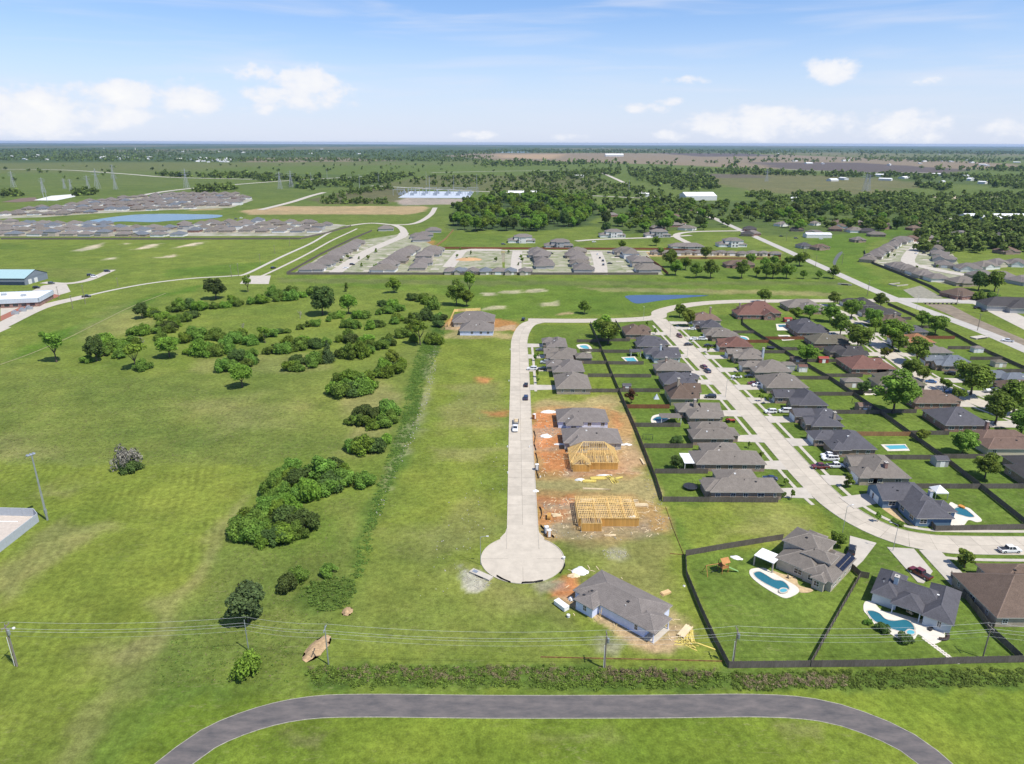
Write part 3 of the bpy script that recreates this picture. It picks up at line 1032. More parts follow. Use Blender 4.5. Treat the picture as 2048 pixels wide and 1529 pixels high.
# mid-distance roads
for L_, w_, lab in [([(800, 478), (806, 468), (800, 458), (786, 452)], 9, 'curved concrete street by the scattered new houses'),
                    ([(668, 549), (700, 527), (735, 505), (770, 489), (800, 476), (806, 468)], 12, 'concrete street between two rows of grey-roofed houses'),
                    ([(690, 455), (740, 449), (790, 452), (830, 448), (858, 432), (868, 417)], 8, 'unfinished pale concrete street ending in a dirt field'),
                    ([(895, 536), (912, 515), (925, 503), (960, 500), (1000, 501)], 11, 'concrete street beside the orange dirt lot'),
                    ([(1030, 545), (1031, 520), (1033, 503)], 10, 'short concrete street ending at the reddish fence'),
                    ([(1200, 549), (1198, 525), (1190, 503)], 12, 'concrete street lined with driveways and parked cars'),
                    ([(880, 503), (1000, 502), (1150, 501.5), (1330, 502)], 6, 'pale lane behind the reddish boundary fence'),
                    ([(1150, 482), (1200, 478), (1300, 474), (1380, 469)], 8, 'pale street in front of the large two-storey houses'),
                    ([(1380, 487), (1350, 470), (1380, 462), (1480, 459)], 8, 'curving pale street reaching the main road'),
                    ([(518, 424), (580, 408), (620, 395), (646, 388)], 12, 'straight new concrete road through the dirt field'),
                    ([(0, 440), (120, 424), (240, 404), (330, 388), (420, 378), (560, 366), (700, 357), (760, 354)], 14, 'pale highway passing the far subdivision'),
                    ([(0, 346), (130, 347), (250, 354), (340, 360), (520, 363)], 16, 'distant pale road across the green plain'),
                    ([(740, 374), (850, 379), (960, 384), (1100, 388), (1300, 396), (1360, 402)], 12, 'distant pale country road before the woods'),
                    ([(1195, 342), (1240, 362), (1290, 386), (1330, 400)], 12, 'unpaved pale road cutting straight through the trees'),
                    ([(1375, 413), (1400, 425), (1432, 437)], 10, 'far end of the main road beside the warehouse'),
                    ([(860, 347), (1000, 343), (1140, 340)], 14, 'thin pale road across the far green field'),
                    ([(1860, 300 + 40), (1700, 340), (1560, 335)], 16, 'pale farm track along the dark ploughed field'),
                    ([(1820, 460 + 10), (1838, 482), (1822, 500), (1815, 520), (1850, 530), (1900, 540), (1930, 545)], 12, 'looping concrete street among the eastern grey-roofed houses'),
                    ([(1880, 430), (1950, 436), (2048, 434)], 8, 'pale drive to the long white buildings')]:
    road('far_street', L_, w_, lab, matl=DRIVE if w_ < 13 else GRAVEL, z=0.12, kerb=False, step=8)

# water
def water(name, base, deep):
    if name in MATS:
        return MATS[name]
    M = mat(name, base, rough=0.12, var=0.25, scale=0.12, spec=0.14, coords='World', col2=deep)
    nt = M.node_tree
    nz = nt.nodes.new('ShaderNodeTexNoise')
    nz.inputs['Scale'].default_value = 1.6
    g = nt.nodes.new('ShaderNodeNewGeometry')
    nt.links.new(g.outputs['Position'], nz.inputs['Vector'])
    bp = nt.nodes.new('ShaderNodeBump')
    bp.inputs['Strength'].default_value = 0.08
    bp.inputs['Distance'].default_value = 0.1
    nt.links.new(nz.outputs[0], bp.inputs['Height'])
    nt.links.new(bp.outputs[0], nt.nodes['Principled BSDF'].inputs['Normal'])
    return M


LAKE = water('lake_water', (.028, .095, .15), (.032, .105, .16))
POND = water('pond_water', (.04, .07, .14), (.045, .08, .15))
def sm_poly(pts, n=6):
    P_ = pts + pts[:3]
    o = []
    for i in range(1, len(P_) - 2):
        p0, p1, p2, p3 = [np.array(P_[k], float) for k in (i - 1, i, i + 1, i + 2)]
        for k in range(n):
            t = k / n
            o.append(tuple(0.5 * (2 * p1 + (p2 - p0) * t + (2 * p0 - 5 * p1 + 4 * p2 - p3) * t * t + (3 * p1 - p0 - 3 * p2 + p3) * t ** 3)))
    return o
slab('lake', sm_poly(GP([(170, 449), (250, 437), (310, 433.5), (380, 433.5), (440, 435), (425, 441), (340, 447), (300, 450), (240, 449), (200, 452)])), 0, 0.25, LAKE, kind='structure', label='blue lake between the two halves of the far subdivision')
slab('pond', sm_poly(GP([(1254, 590), (1330, 588.3), (1415, 588.5), (1375, 593), (1320, 599.5), (1285, 605), (1268, 605), (1256, 598)])), 0, 0.05, POND, kind='structure', label='dark blue pond beside the connector road')
slab('creek', sm_poly(GP([(1664, 520), (1672, 505), (1681, 499), (1683, 502), (1675, 512), (1670, 525), (1676, 528), (1668, 528)])), 0, 0.06, mat('creek_water', (.10, .105, .095), rough=.6, coords='World'), kind='structure', label='thin winding creek in the grassy drain')
slab('pond', GP([(980, 304.5), (1050, 303.5), (1060, 305.5), (985, 306.2)]), 0, 1.0, LAKE, kind='structure', label='distant sliver of water by the pale fields')

# ================================================================ houses
ROOFS = dict(taupe=shingles('taupe_shingles', (.168, .148, .128)), slate=shingles('slate_shingles', (.085, .083, .092)), brown=shingles('brown_shingles', (.135, .098, .076)),
             red=shingles('red_shingles', (.150, .080, .064)), grey=shingles('grey_shingles', (.168, .149, .136)), char=shingles('charcoal_shingles', (.066, .062, .062)),
             orange=shingles('orange_shingles', (.27, .135, .07)), blue=shingles('bluegrey_shingles', (.13, .145, .165)), olive=shingles('olive_shingles', (.135, .122, .092)),
             rust=shingles('rust_shingles', (.165, .112, .088)))
CAPS = {k: shingles('ridge_' + k, tuple(np.array(v.node_tree.nodes['Mix'].inputs[6].default_value[:3]) * 1.5)) for k, v in list(ROOFS.items())}
WALLS = dict(brick=brickwall('tan_brick', (.30, .20, .14), (.24, .15, .10)), redbrick=brickwall('red_brick', (.26, .11, .075), (.20, .085, .06)),
             cream=mat('cream_siding', (.52, .46, .36), var=.08, streak=(.3, .3, 6)), tan=brickwall('sand_brick', (.36, .29, .21), (.31, .25, .18)),
             grey=mat('grey_siding', (.38, .38, .37), var=.08, streak=(.3, .3, 6)), white=mat('white_siding', (.70, .69, .66), var=.05, streak=(.3, .3, 6)),
             green=mat('olive_siding', (.30, .30, .15), var=.08, streak=(.3, .3, 6)), wrap=mat('house_wrap', (.60, .66, .84), var=.10, scale=.9, rough=.5),
             blue=mat('blue_siding', (.13, .20, .30), var=.08, streak=(.3, .3, 6)), stone=brickwall('pale_stone', (.48, .42, .34), (.40, .35, .28)))
SOFF = mat('soffit_board', (.45, .42, .37), var=.06)
PALEBLUE = mat('pale_stucco', (.48, .53, .56), var=.06)
WALLS['stucco'] = PALEBLUE


def win_mesh(w, h, key={}):
    k = (w, h)
    if k not in key:
        f = MB()
        t = 0.09
        f.box(-w / 2, w / 2, -0.06, 0.03, 0, t)
        f.box(-w / 2, w / 2, -0.06, 0.03, h - t, h)
        f.box(-w / 2, -w / 2 + t, -0.06, 0.03, t, h - t)
        f.box(w / 2 - t, w / 2, -0.06, 0.03, t, h - t)
        f.box(-0.03, 0.03, -0.045, 0.03, t, h - t)
        f.box(-w / 2 + t, -0.03, -0.045, 0.03, h / 2 - .03, h / 2 + .03)
        f.box(0.03, w / 2 - t, -0.045, 0.03, h / 2 - .03, h / 2 + .03)
        p = MB()
        p.box(-w / 2 + t, w / 2 - t, -0.02, 0.0, t, h - t)
        key[k] = (f.me('window', TRIMW), p.me('pane', PANE))
    return key[k]


GD = {}


def garage_mesh(w, col):
    k = (w, col)
    if k not in GD:
        m_ = MB()
        for i in range(4):
            m_.box(-w / 2, w / 2, -0.05, 0.02, i * .56, i * .56 + .54)
        m_.box(-w / 2 - .12, -w / 2, -0.07, 0.02, 0, 2.36)
        m_.box(w / 2, w / 2 + .12, -0.07, 0.02, 0, 2.36)
        m_.box(-w / 2, w / 2, -0.07, 0.02, 2.24, 2.36)
        GD[k] = m_.me('garage_door', {'w': WHITEP, 't': mat('tan_door', (.40, .33, .25)), 'b': mat('brown_door', (.14, .085, .05))}[col])
    return GD[k]


def door_mesh(key={}):
    if 'd' not in key:
        m_ = MB()
        m_.box(-.5, .5, -.05, .02, 0, 2.1)
        m_.box(-.36, -.05, -.07, -.05, .2, .95)
        m_.box(.05, .36, -.07, -.05, .2, .95)
        m_.box(-.36, .36, -.07, -.05, 1.1, 1.95)
        key['d'] = m_.me('door', mat('front_door', (.12, .06, .04)))
    return key['d']


def roof_wing(B, C, W, x0, x1, y0, y1, ze, pitch, typ, ov=0.5):
    """one hipped or gabled block: B roof faces, C ridge caps, W walls"""
    dx, dy = x1 - x0, y1 - y0
    ax = typ[1] if len(typ) > 1 else ('x' if dx >= dy else 'y')
    th = 0.2
    if ax == 'x':
        hf = dy / 2
        L_ = dx
    else:
        hf = dx / 2
        L_ = dy
    rise = hf * pitch

    def T(u, v, z):                   # u along the ridge, v across
        return (x0 + u, y0 + hf + v, z) if ax == 'x' else (x0 + hf - v, y0 + u, z)
    ins = min(hf, L_ / 2) if typ[0] == 'h' else 0.0
    zt = ze + (rise if typ[0] != 'h' or L_ / 2 >= hf else rise * (L_ / 2) / hf)
    vr = 0.0
    A_, B_, C_, D_ = T(0, -hf, ze), T(L_, -hf, ze), T(L_, hf, ze), T(0, hf, ze)
    R0, R1 = T(ins, 0, zt), T(L_ - ins, 0, zt)
    lo = [T(0, -hf, ze - th), T(L_, -hf, ze - th), T(L_, hf, ze - th), T(0, hf, ze - th)]
    if typ[0] == 'h':
        if L_ / 2 < hf:                # squat: ridge collapses to a short cross piece, keep it pyramidal
            R0 = R1 = T(L_ / 2, 0, zt)
        B.face([A_, B_, R1, R0] if R0 != R1 else [A_, B_, R1])
        B.face([C_, D_, R0, R1] if R0 != R1 else [C_, D_, R0])
        B.face([B_, C_, R1])
        B.face([D_, A_, R0])
        lines = [(A_, R0), (D_, R0), (B_, R1), (C_, R1)] + ([(R0, R1)] if R0 != R1 else [])
    else:
        B.face([A_, B_, R1, R0])
        B.face([C_, D_, R0, R1])
        U0, U1 = T(0, 0, zt - th), T(L_, 0, zt - th)
        B.face([lo[1], lo[0], U0, U1], 1)
        B.face([lo[3], lo[2], U1, U0], 1)
        B.face([A_, R0, U0, lo[0]], 1)
        B.face([R0, D_, lo[3], U0], 1)
        B.face([R1, B_, lo[1], U1], 1)
        B.face([C_, R1, U1, lo[2]], 1)
        lines = [(R0, R1)]
        for u, s in ((ov * .7, -1), (L_ - ov * .7, 1)):
            p = [T(u, -hf + ov, ze - th), T(u, hf - ov, ze - th), T(u, 0, zt - th - .02 - ov * 0)]
            W.face(p if s > 0 else p[::-1])
    for i, (p, q) in enumerate(((A_, B_), (B_, C_), (C_, D_), (D_, A_))):
        if typ[0] == 'h' or i in (0, 2):
            B.face([lo[i], lo[(i + 1) % 4], q, p], 1)
    if typ[0] == 'h':
        B.face([lo[3], lo[2], lo[1], lo[0]], 1)
    for p, q in lines:
        p, q = Vector(p), Vector(q)
        d = (q - p)
        if d.length < .3:
            continue
        s = Vector((d.y, -d.x, 0)).normalized() * 0.17
        up = Vector((0, 0, .07))
        dn = Vector((0, 0, -.03 if abs(d.z) < .01 else -.05))
        C.face([p + s + dn, q + s + dn, q + up, p + up])
        C.face([p + up, q + up, q - s + dn, p - s + dn])
    W.box(x0 + ov, x1 - ov, y0 + ov, y1 - ov, 0.0, ze - th + .01, bottom=False)
    return rise


def inside(rects, x, y, skip, pad=-.3):
    return any(i != skip and r[0] + .5 - pad < x < r[1] - .5 + pad and r[2] + .5 - pad < y < r[3] - .5 + pad for i, r in enumerate(rects))


SIDES = {'S': (0, -1, 0.0), 'E': (1, 0, math.pi / 2), 'N': (0, 1, math.pi), 'W': (-1, 0, -math.pi / 2)}


def house(wings, roofc='taupe', wallc='brick', label='', group=None, ang=0.0, pitch=.5, ze=2.9, front='W', garage=None, chimney=(), vents=3, win='SEW', name='house',
          detail=2, garcol='w', seed=0, cat='house', winsize=(1.5, 1.4), porch=(), local=None, step=4.2):
    """wings: list of (x0,x1,y0,y1,type[,eave]) in metres of eave outline; type h hip / gx gy gable with ridge along x or y"""
    rr = random.Random(seed * 13 + int(wings[0][0] * 7) + int(wings[0][2] * 3))
    if local is None:
        cx = (min(w[0] for w in wings) + max(w[1] for w in wings)) / 2
        cy = (min(w[2] for w in wings) + max(w[3] for w in wings)) / 2
        rects = [(w[0] - cx, w[1] - cx, w[2] - cy, w[3] - cy) + tuple(w[4:]) for w in wings]
    else:
        cx, cy = local
        rects = wings
    r = root(name, label, cat, (cx, cy, 0), ang, group)
    B, C, W = MB(), MB(), MB()
    for i, w in enumerate(rects):
        z_ = (w[5] if len(w) > 5 else ze) + i * 0.013
        if len(w) > 6:
            roof_wing(B, C, MB(), w[0], w[1], w[2], w[3], z_, w[6], w[4])    # open patio roof on posts
            for qx in (w[0] + .6, w[1] - .6):
                for qy in (w[2] + .6, w[3] - .6):
                    if not inside(rects, qx, qy, i):
                        W.box(qx - .12, qx + .12, qy - .12, qy + .12, 0, z_ - .2)
        else:
            roof_wing(B, C, W, w[0], w[1], w[2], w[3], z_, pitch, w[4])
    ob('walls', W.me('walls', WALLS[wallc]), r)
    rf = ob('roof', B.me('roof', [ROOFS[roofc], SOFF]), r)
    if detail > 0 and C.F:
        ob('ridge_cap', C.me('ridge_cap', CAPS[roofc]), rf)
    if detail > 1:
        for i, w in enumerate(rects):
            if len(w) > 6:
                continue
            z_ = w[5] if len(w) > 5 else ze
            for s in win:
                nx, ny, rz = SIDES[s]
                if ny:
                    a, b = w[0] + .5, w[1] - .5
                    c = (w[2] + .5) if ny < 0 else (w[3] - .5)
                else:
                    a, b = w[2] + .5, w[3] - .5
                    c = (w[1] - .5) if nx > 0 else (w[0] + .5)
                n = max(1, int((b - a) / step))
                for k in range(n):
                    t = a + (b - a) * (k + .5) / n + rr.uniform(-.5, .5)
                    if rr.random() < .22 or b - a < 2.5:
                        continue
                    px_, py_ = (t, c) if ny else (c, t)
                    if inside(rects, px_ + nx * .4, py_ + ny * .4, i):
                        continue
                    if garage and garage[0] == s and abs(t - garage[1]) < garage[2] / 2 + 1.1 and i == garage[3]:
                        continue
                    ww = rr.choice((winsize[0], winsize[0], .9, 2.1))
                    fm, pm = win_mesh(ww, winsize[1])
                    for lvl in ([.95] if z_ < 4.5 else [.95, 3.9]):
                        f = ob('window', fm, r, (px_ + nx * .03, py_ + ny * .03, lvl), rz)
                        ob('pane', pm, f)
    if garage:
        s, t, w_, i = garage
        nx, ny, rz = SIDES[s]
        q = rects[i]
        loc = ((t, (q[2] + .5) if ny < 0 else (q[3] - .5), 0) if ny else ((q[1] - .5) if nx > 0 else (q[0] + .5), t, 0))
        ob('garage_door', garage_mesh(w_, garcol), r, (loc[0] + nx * .05, loc[1] + ny * .05, 0.02), rz)
        if detail > 1:
            t2 = t + (w_ / 2 + 3.0) * (1 if t < (q[2] + q[3]) / 2 * (0 if ny else 1) else -1)
    if detail > 1:
        # front door in the recess of the first wing
        nx, ny, rz = SIDES[front]
        q = rects[0]
        loc = (((q[0] + q[1]) / 2 + 1, (q[2] + .5) if ny < 0 else (q[3] - .5)) if ny else ((q[1] - .5) if nx > 0 else (q[0] + .5), (q[2] + q[3]) / 2 + 1))
        ob('door', door_mesh(), r, (loc[0] + nx * .05, loc[1] + ny * .05, 0.1), rz)
    for c in chimney:
        x, y, h, kind = c[:4]
        m_ = MB()
        m_.box(-.45, .45, -.6, .6, 0, h)
        m_.box(-.55, .55, -.7, .7, h, h + .18, 1)
        m_.tube([(0, 0, h + .18), (0, 0, h + .55)], [.16, .16], 8, 1)
        ob('chimney', m_.me('chimney', [{'w': PALEBLUE, 'b': WALLS['brick'], 'r': WALLS['redbrick'], 's': WALLS['tan']}[kind], SOFF]), rf, (x, y, 1.0))
    for k in range(vents):
        i = rr.randrange(len(rects))
        w = rects[i]
        if len(w) > 6:
            continue
        z_ = (w[5] if len(w) > 5 else ze)
        dx, dy = w[1] - w[0], w[3] - w[2]
        u, v = rr.uniform(.3, .7), rr.uniform(.22, .42)
        x = w[0] + dx * u if dx >= dy else w[0] + dx * v
        y = w[2] + dy * v if dx >= dy else w[2] + dy * u
        hh = z_ + pitch * min(dx, dy) * v
        m_ = MB()
        if k % 2:
            m_.tube([(0, 0, -.15), (0, 0, .4)], [.09, .09], 6)
        else:
            m_.box(-.3, .3, -.25, .25, -.2, .18)
        ob('vent', m_.me('vent', DARK if k % 3 else PVC), rf, (x, y, hh))
    return r


# a stock of plans: wings in a unit frame, u towards the street (0 back, 1 street), v across the lot
def plan(kind, x0, x1, y0, y1, front):
    """turn a plan into wings inside the outline x0..x1, y0..y1; front is 'W' or 'E'"""
    P_ = {'a': [(.0, .80, .0, 1., 'h'), (.55, 1., .0, .46, 'hx'), (.62, .92, .5, .9, 'gx')],
          'b': [(.0, .72, .05, 1., 'h'), (.40, 1., .52, 1., 'hx'), (.5, .86, .0, .5, 'h')],
          'c': [(.15, .85, .0, .60, 'h'), (.0, .60, .42, 1., 'h'), (.55, 1., .55, 1., 'gx'), (.72, .95, .1, .45, 'gx')],
          'd': [(.0, .85, .0, .56, 'h'), (.1, .9, .44, 1., 'h'), (.6, 1., .2, .66, 'hx')],
          'e': [(.0, 1., .0, .62, 'h'), (.2, .78, .30, 1., 'hy')],
          'f': [(.08, .92, .0, 1., 'h')],
          'g': [(.0, .66, .0, 1., 'hy'), (.5, 1., .54, 1., 'gx'), (.5, .82, .02, .4, 'gx')]}[kind]
    o = []
    for q in P_:
        a, b, c, d, t = q
        if front == 'W':
            a, b = 1 - b, 1 - a
        o.append((x0 + (x1 - x0) * a, x0 + (x1 - x0) * b, y0 + (y1 - y0) * c, y0 + (y1 - y0) * d, t))
    return o


ORD = ['first', 'second', 'third', 'fourth', 'fifth', 'sixth', 'seventh', 'eighth', 'ninth', 'tenth', 'eleventh', 'twelfth', 'thirteenth']
CNAME = dict(taupe='taupe', slate='dark slate', brown='brown', red='dull red', grey='grey', char='charcoal', orange='orange-brown', blue='blue-grey', olive='olive-brown', rust='rust-brown')


def row(data, front, what, street_x):
    """data: (plan, roof, wall, x0, x1, y0, y1, extra dict) from the south end to the north end"""
    for i, d in enumerate(data):
        k, rc, wc, x0, x1, y0, y1 = d[:7]
        ex = dict(d[7]) if len(d) > 7 else {}
        note = ex.pop('note', '')
        gar = ex.pop('gar', True)
        extra = ex.pop('add', [])
        wings = plan(k, x0, x1, y0, y1, front) + extra
        cx = (min(w[0] for w in wings) + max(w[1] for w in wings)) / 2
        cy = (min(w[2] for w in wings) + max(w[3] for w in wings)) / 2
        # garage door in the wing that reaches the street
        j = max(range(len(wings)), key=lambda q: -wings[q][0] if front == 'W' else wings[q][1])
        g = (front, (wings[j][2] + wings[j][3]) / 2 - cy, 4.9, j)
        ch = [(c[0] - cx, c[1] - cy) + tuple(c[2:]) for c in ex.pop('chim', [])]
        lab = '%s-roofed house%s, %s from the south %s' % (CNAME[rc], (' ' + note) if note else '', ORD[i], what)
        house(wings, rc, wc, lab, ex.pop('group', None), front=front, garage=g if gar else None, chimney=ch, seed=i + 1, **ex)
        # driveway to the street
        if gar:
            y_ = (wings[j][2] + wings[j][3]) / 2
            xa = (wings[j][0] + .4) if front == 'W' else (wings[j][1] - .4)
            xb = street_x(y_)
            p = [(xa, y_ - 2.9), (xa, y_ + 2.9), (xb, y_ + 3.6), (xb, y_ - 3.6)]
            slab('driveway', p, 0.0, 0.145, DRIVE, kind='structure', label='pale concrete driveway of the %s house in the row %s' % (ORD[i], what))


def edge_x(ln, off):
    A = np.array(offset_line(ln, off))
    m_ = (A[:, 0] < 140) | (np.array(ln)[:, 0] > 180)

    def f(y):
        return float(A[np.argmin(np.abs(A[:, 1] - y) + np.where(m_, 0, 999)), 0])
    return f


# row A: finished houses on the cul-de-sac (street to the west)
row([('f', 'taupe', 'tan', 17.8, 36.6, 286.8, 305.5, dict(pitch=.55)),
     ('b', 'grey', 'tan', 16.5, 34.5, 309.8, 327, {}),
     ('c', 'taupe', 'brick', 16.2, 33.5, 330.8, 348, dict(add=[(32, 40.5, 332.5, 340, 'hx')])),
     ('b', 'grey', 'tan', 16.2, 29.5, 352, 369, {})], 'W', 'beside the cul-de-sac', lambda y: 8.2)
# row B: west side of the residential street (street to the east)
row([('e', 'taupe', 'brick', 61.5, 84.5, 191.6, 207.5, dict(note='', add=[(60.2, 72, 192.4, 200, 'h')])),
     ('e', 'taupe', 'brick', 62.0, 86.0, 211.2, 228.6, dict()),
     ('d', 'taupe', 'brick', 66.2, 84.5, 232.6, 248.2, {}),
     ('c', 'taupe', 'brick', 67.0, 85.0, 252.6, 268.6, dict(chim=[(74, 262, 6.2, 's')])),
     ('g', 'brown', 'green', 66.8, 82.0, 273.2, 287.6, dict(pitch=.95, ze=3.3, note='with steep gables', chim=[(71, 279, 9.4, 's')])),
     ('b', 'slate', 'brick', 68.2, 86.0, 292.4, 308, {}),
     ('e', 'taupe', 'brick', 68.5, 86.0, 313, 328.6, dict(chim=[(75, 322, 5.6, 'b')])),
     ('c', 'slate', 'stucco', 68.5, 86.5, 333.2, 349.6, dict(chim=[(76, 340, 6.8, 'w')])),
     ('d', 'slate', 'brick', 66.5, 84.5, 354, 371.6, {}),
     ('b', 'brown', 'brick', 64.0, 80.5, 377, 395, dict(pitch=.6))], 'E', 'west of the long street', edge_x(LN_MAIN, 4.7))
# row C: east side (street to the west)
row([('a', 'taupe', 'tan', 112.5, 129.5, 201.5, 219.0, dict(note='with brick chimney', chim=[(122, 206, 5.4, 'r')], roof=None) if False else dict(note='with brick chimney', chim=[(122.5, 205.5, 5.6, 'r')])),
     ('b', 'slate', 'brick', 110.5, 129.5, 222.8, 240.4, {}),
     ('c', 'slate', 'brick', 112.2, 130.0, 244.6, 262.6, dict(chim=[(124.5, 248.5, 6.2, 's')])),
     ('g', 'slate', 'brick', 112.0, 131.0, 267.0, 284.2, dict(pitch=.6)),
     ('f', 'taupe', 'tan', 111.0, 133.5, 288.8, 305.6, dict(pitch=.5)),
     ('b', 'taupe', 'tan', 111.5, 133.0, 310.5, 326.8, {}),
     ('c', 'taupe', 'brick', 110.8, 129.0, 332.0, 348.0, dict(chim=[(127, 336, 6.4, 'w')])),
     ('a', 'red', 'redbrick', 110.0, 128.5, 353.4, 369.0, {}),
     ('d', 'taupe', 'brick', 108.8, 128.0, 374.2, 389.5, {}),
     ('b', 'slate', 'brick', 108.8, 124.0, 394.0, 407.0, dict(pitch=.6)),
     ('e', 'rust', 'cream', 110.0, 128.0, 411.5, 427.5, dict(pitch=.6, chim=[(124, 424, 7.2, 'b')]))], 'W', 'east of the long street', edge_x(LN_MAIN, -4.7))
# row D: backing onto row C (street to the east)
row([('e', 'char', 'brick', 166.0, 186.0, 200.5, 219.0, {}),
     ('d', 'rust', 'cream', 169.0, 193.0, 224.5, 241.0, dict(chim=[(178, 240, 6.0, 'r')])),
     ('f', 'slate', 'redbrick', 164.8, 186.5, 246.0, 262.5, dict(pitch=.55)),
     ('d', 'brown', 'redbrick', 168.2, 190.0, 270.0, 285.0, {}),
     ('e', 'olive', 'tan', 164.5, 186.0, 293.0, 309.5, {}),
     ('a', 'red', 'redbrick', 163.0, 185.0, 316.0, 334.0, {}),
     ('c', 'char', 'brick', 165.0, 184.0, 338.0, 354.0, {}),
     ('b', 'olive', 'redbrick', 163.5, 186.5, 360.0, 376.0, {}),
     ('d', 'slate', 'redbrick', 163.0, 184.0, 383.0, 408.0, dict(pitch=.6))], 'E', 'behind the long street', edge_x(LN_ST2, 4.7))
# row E: far side of the shaded street (street to the west)
row([('d', 'brown', 'redbrick', 217.0, 238.0, 284.0, 299.0, {}),
     ('e', 'blue', 'stucco', 212.0, 233.5, 303.5, 318.0, dict(add=[(226, 240, 299.5, 309, 'h')])),
     ('c', 'blue', 'brick', 206.5, 228.0, 321.5, 337.0, {}),
     ('d', 'grey', 'cream', 211.0, 229.0, 344.0, 358.0, {}),
     ('b', 'orange', 'brick', 210.5, 231.0, 362.5, 377.0, {}),
     ('e', 'slate', 'brick', 219.5, 240.0, 386.0, 403.0, {}),
     ('c', 'brown', 'brick', 222.0, 242.0, 407.0, 424.0, dict(chim=[(233, 412, 7, 's')])),
     ('d', 'char', 'tan', 224.5, 248.0, 430.0, 448.0, {}),
     ('b', 'char', 'redbrick', 226.0, 246.0, 454.0, 472.0, {})], 'W', 'beyond the shaded side street', edge_x(LN_ST2, -4.7))

# corner houses along the connector road
house([(148, 172, 431, 449, 'h'), (142, 158, 426, 440, 'hx'), (158, 166, 424, 436, 'gy')], 'red', 'redbrick', 'steep red-brown roofed house with garden by the connector road', pitch=.65, chimney=((-11, -1, 7.4, 'b'),), front='N')
house([(182, 206, 448, 464, 'h'), (188, 202, 440, 456, 'hy')], 'taupe', 'brick', 'taupe hip-roofed house standing alone on the connector road bend', pitch=.5, front='N')

# the dark blue-walled house with a pool on the bend
house([(112.5, 123.5, 186.6, 197.2, 'gx'), (118.6, 128.6, 180.4, 198.4, 'hy'), (116.8, 128.0, 176.0, 186.5, 'h'), (125.5, 131.2, 179.8, 187.0, 'hx')], 'slate', 'blue',
      'dark slate roofed house with blue walls beside the street bend', pitch=.55, front='W', garage=('W', 5.0, 4.9, 0), chimney=((5.4, 0.6, 4.6, 'w'),), winsize=(1.7, 1.5), seed=5)
slab('driveway', [(113.6, 190.2), (113.6, 196.4), (102.8, 193.8), (104.2, 186.6)], 0, .145, DRIVE, kind='structure', label='wide concrete driveway of the blue-walled house')
# white canopy by its pool
cn = root('canopy', 'pointed white fabric canopy on posts beside the pool', 'canopy', (134.0, 194.2, 0))
mb = MB()
for a, b in (((-2, -2), (2, -2)), ((2, -2), (2, 2)), ((2, 2), (-2, 2)), ((-2, 2), (-2, -2))):
    mb.face([(a[0], a[1], 2.6), (b[0], b[1], 2.6), (0, 0, 4.3)])
    mb.face([(a[0], a[1], 2.2), (b[0], b[1], 2.2), (b[0], b[1], 2.6), (a[0], a[1], 2.6)])
ob('fabric', mb.me('fabric', WHITEP), cn)
for x, y in ((-1.9, -1.9), (1.9, -1.9), (1.9, 1.9), (-1.9, 1.9)):
    m2 = MB()
    m2.box(-.07, .07, -.07, .07, 0, 2.5)
    ob('post', m2.me('post', STEEL), cn, (x, y, 0))

# two-storey taupe house with solar panels, turned towards the bend
def rotpt(x, y, cx, cy, a):
    return (cx + x * math.cos(a) - y * math.sin(a), cy + x * math.sin(a) + y * math.cos(a))


sx, sy = 79.0, 154.0
sa = rad(-45)
hs = house([(-9.4, 1.2, -.8, 8.8, 'h', 5.5), (-8.4, 3.0, -6.4, 3.0, 'h', 3.2), (-3.4, 4.3, -2.7, 2.8, 'hx', 5.3), (-1.2, 6.8, -6.8, 8.6, 'hy', 3.0), (1.6, 5.4, -8.2, -3.0, 'hy', 3.0), (-6.5, -1.5, 6.5, 10.2, 'hy', 5.2)],
           'taupe', 'stone', 'large two-storey taupe-roofed house with solar panels on the street bend', ang=sa, local=(sx, sy), pitch=.45, front='N', winsize=(1.4, 1.5), seed=9, step=3.4)
# dormer front in white
pan = MB()
for i in range(5):
    for j in range(2):
        pm_ = MB()
        pm_.box(-.5, .5, -.82, .82, 0, .05)
        u0 = 6.1 - j * 1.08
        zz = 3.0 + (6.8 - u0) * .45 + .13
        o_ = ob('solar_panel', pm_.me('solar_panel', glassy('solar_cells', (.012, .014, .028), .2, .5)), hs, (u0, 0.6 + i * 1.70, zz))
        o_.rotation_euler = (0, math.atan(.45), 0)
pg = root('pergola', 'white flat-topped patio cover beside the two-storey house', 'pergola', (*rotpt(-9.6, -6.6, sx, sy, sa), 0), sa)
m_ = MB()
m_.box(-3.2, 2.2, -2.4, 2.4, 2.9, 3.1)
ob('roof', m_.me('roof', WHITEP), pg)
for x, y in ((-3, -2.2), (2, -2.2), (-3, 2.2), (2, 2.2)):
    m_ = MB()
    m_.box(-.15, .15, -.15, .15, 0, 2.9)
    ob('post', m_.me('post', WALLS['stone']), pg, (x, y, 0))

# slate house with the free-form pool
ha = rad(-37)
hx, hy = 96.4, 139.6
house([(-8.8, -2.6, -4.6, 8.0, 'hy'), (-7.5, 6.5, -2.6, 5.2, 'hx'), (2.3, 8.8, -6.8, 8.8, 'hy'), (-4.2, 2.6, -6.4, 0.8, 'hy', 2.88, .6)], 'slate', 'stucco',
      'slate-roofed house wrapped round a white pool terrace', ang=ha, local=(hx, hy), pitch=.66, front='N', garage=('N', 5.5, 4.9, 2), chimney=((-4.4, 0.4, 5.4, 'w'),), winsize=(1.5, 1.6), seed=4, step=3.6, vents=5)
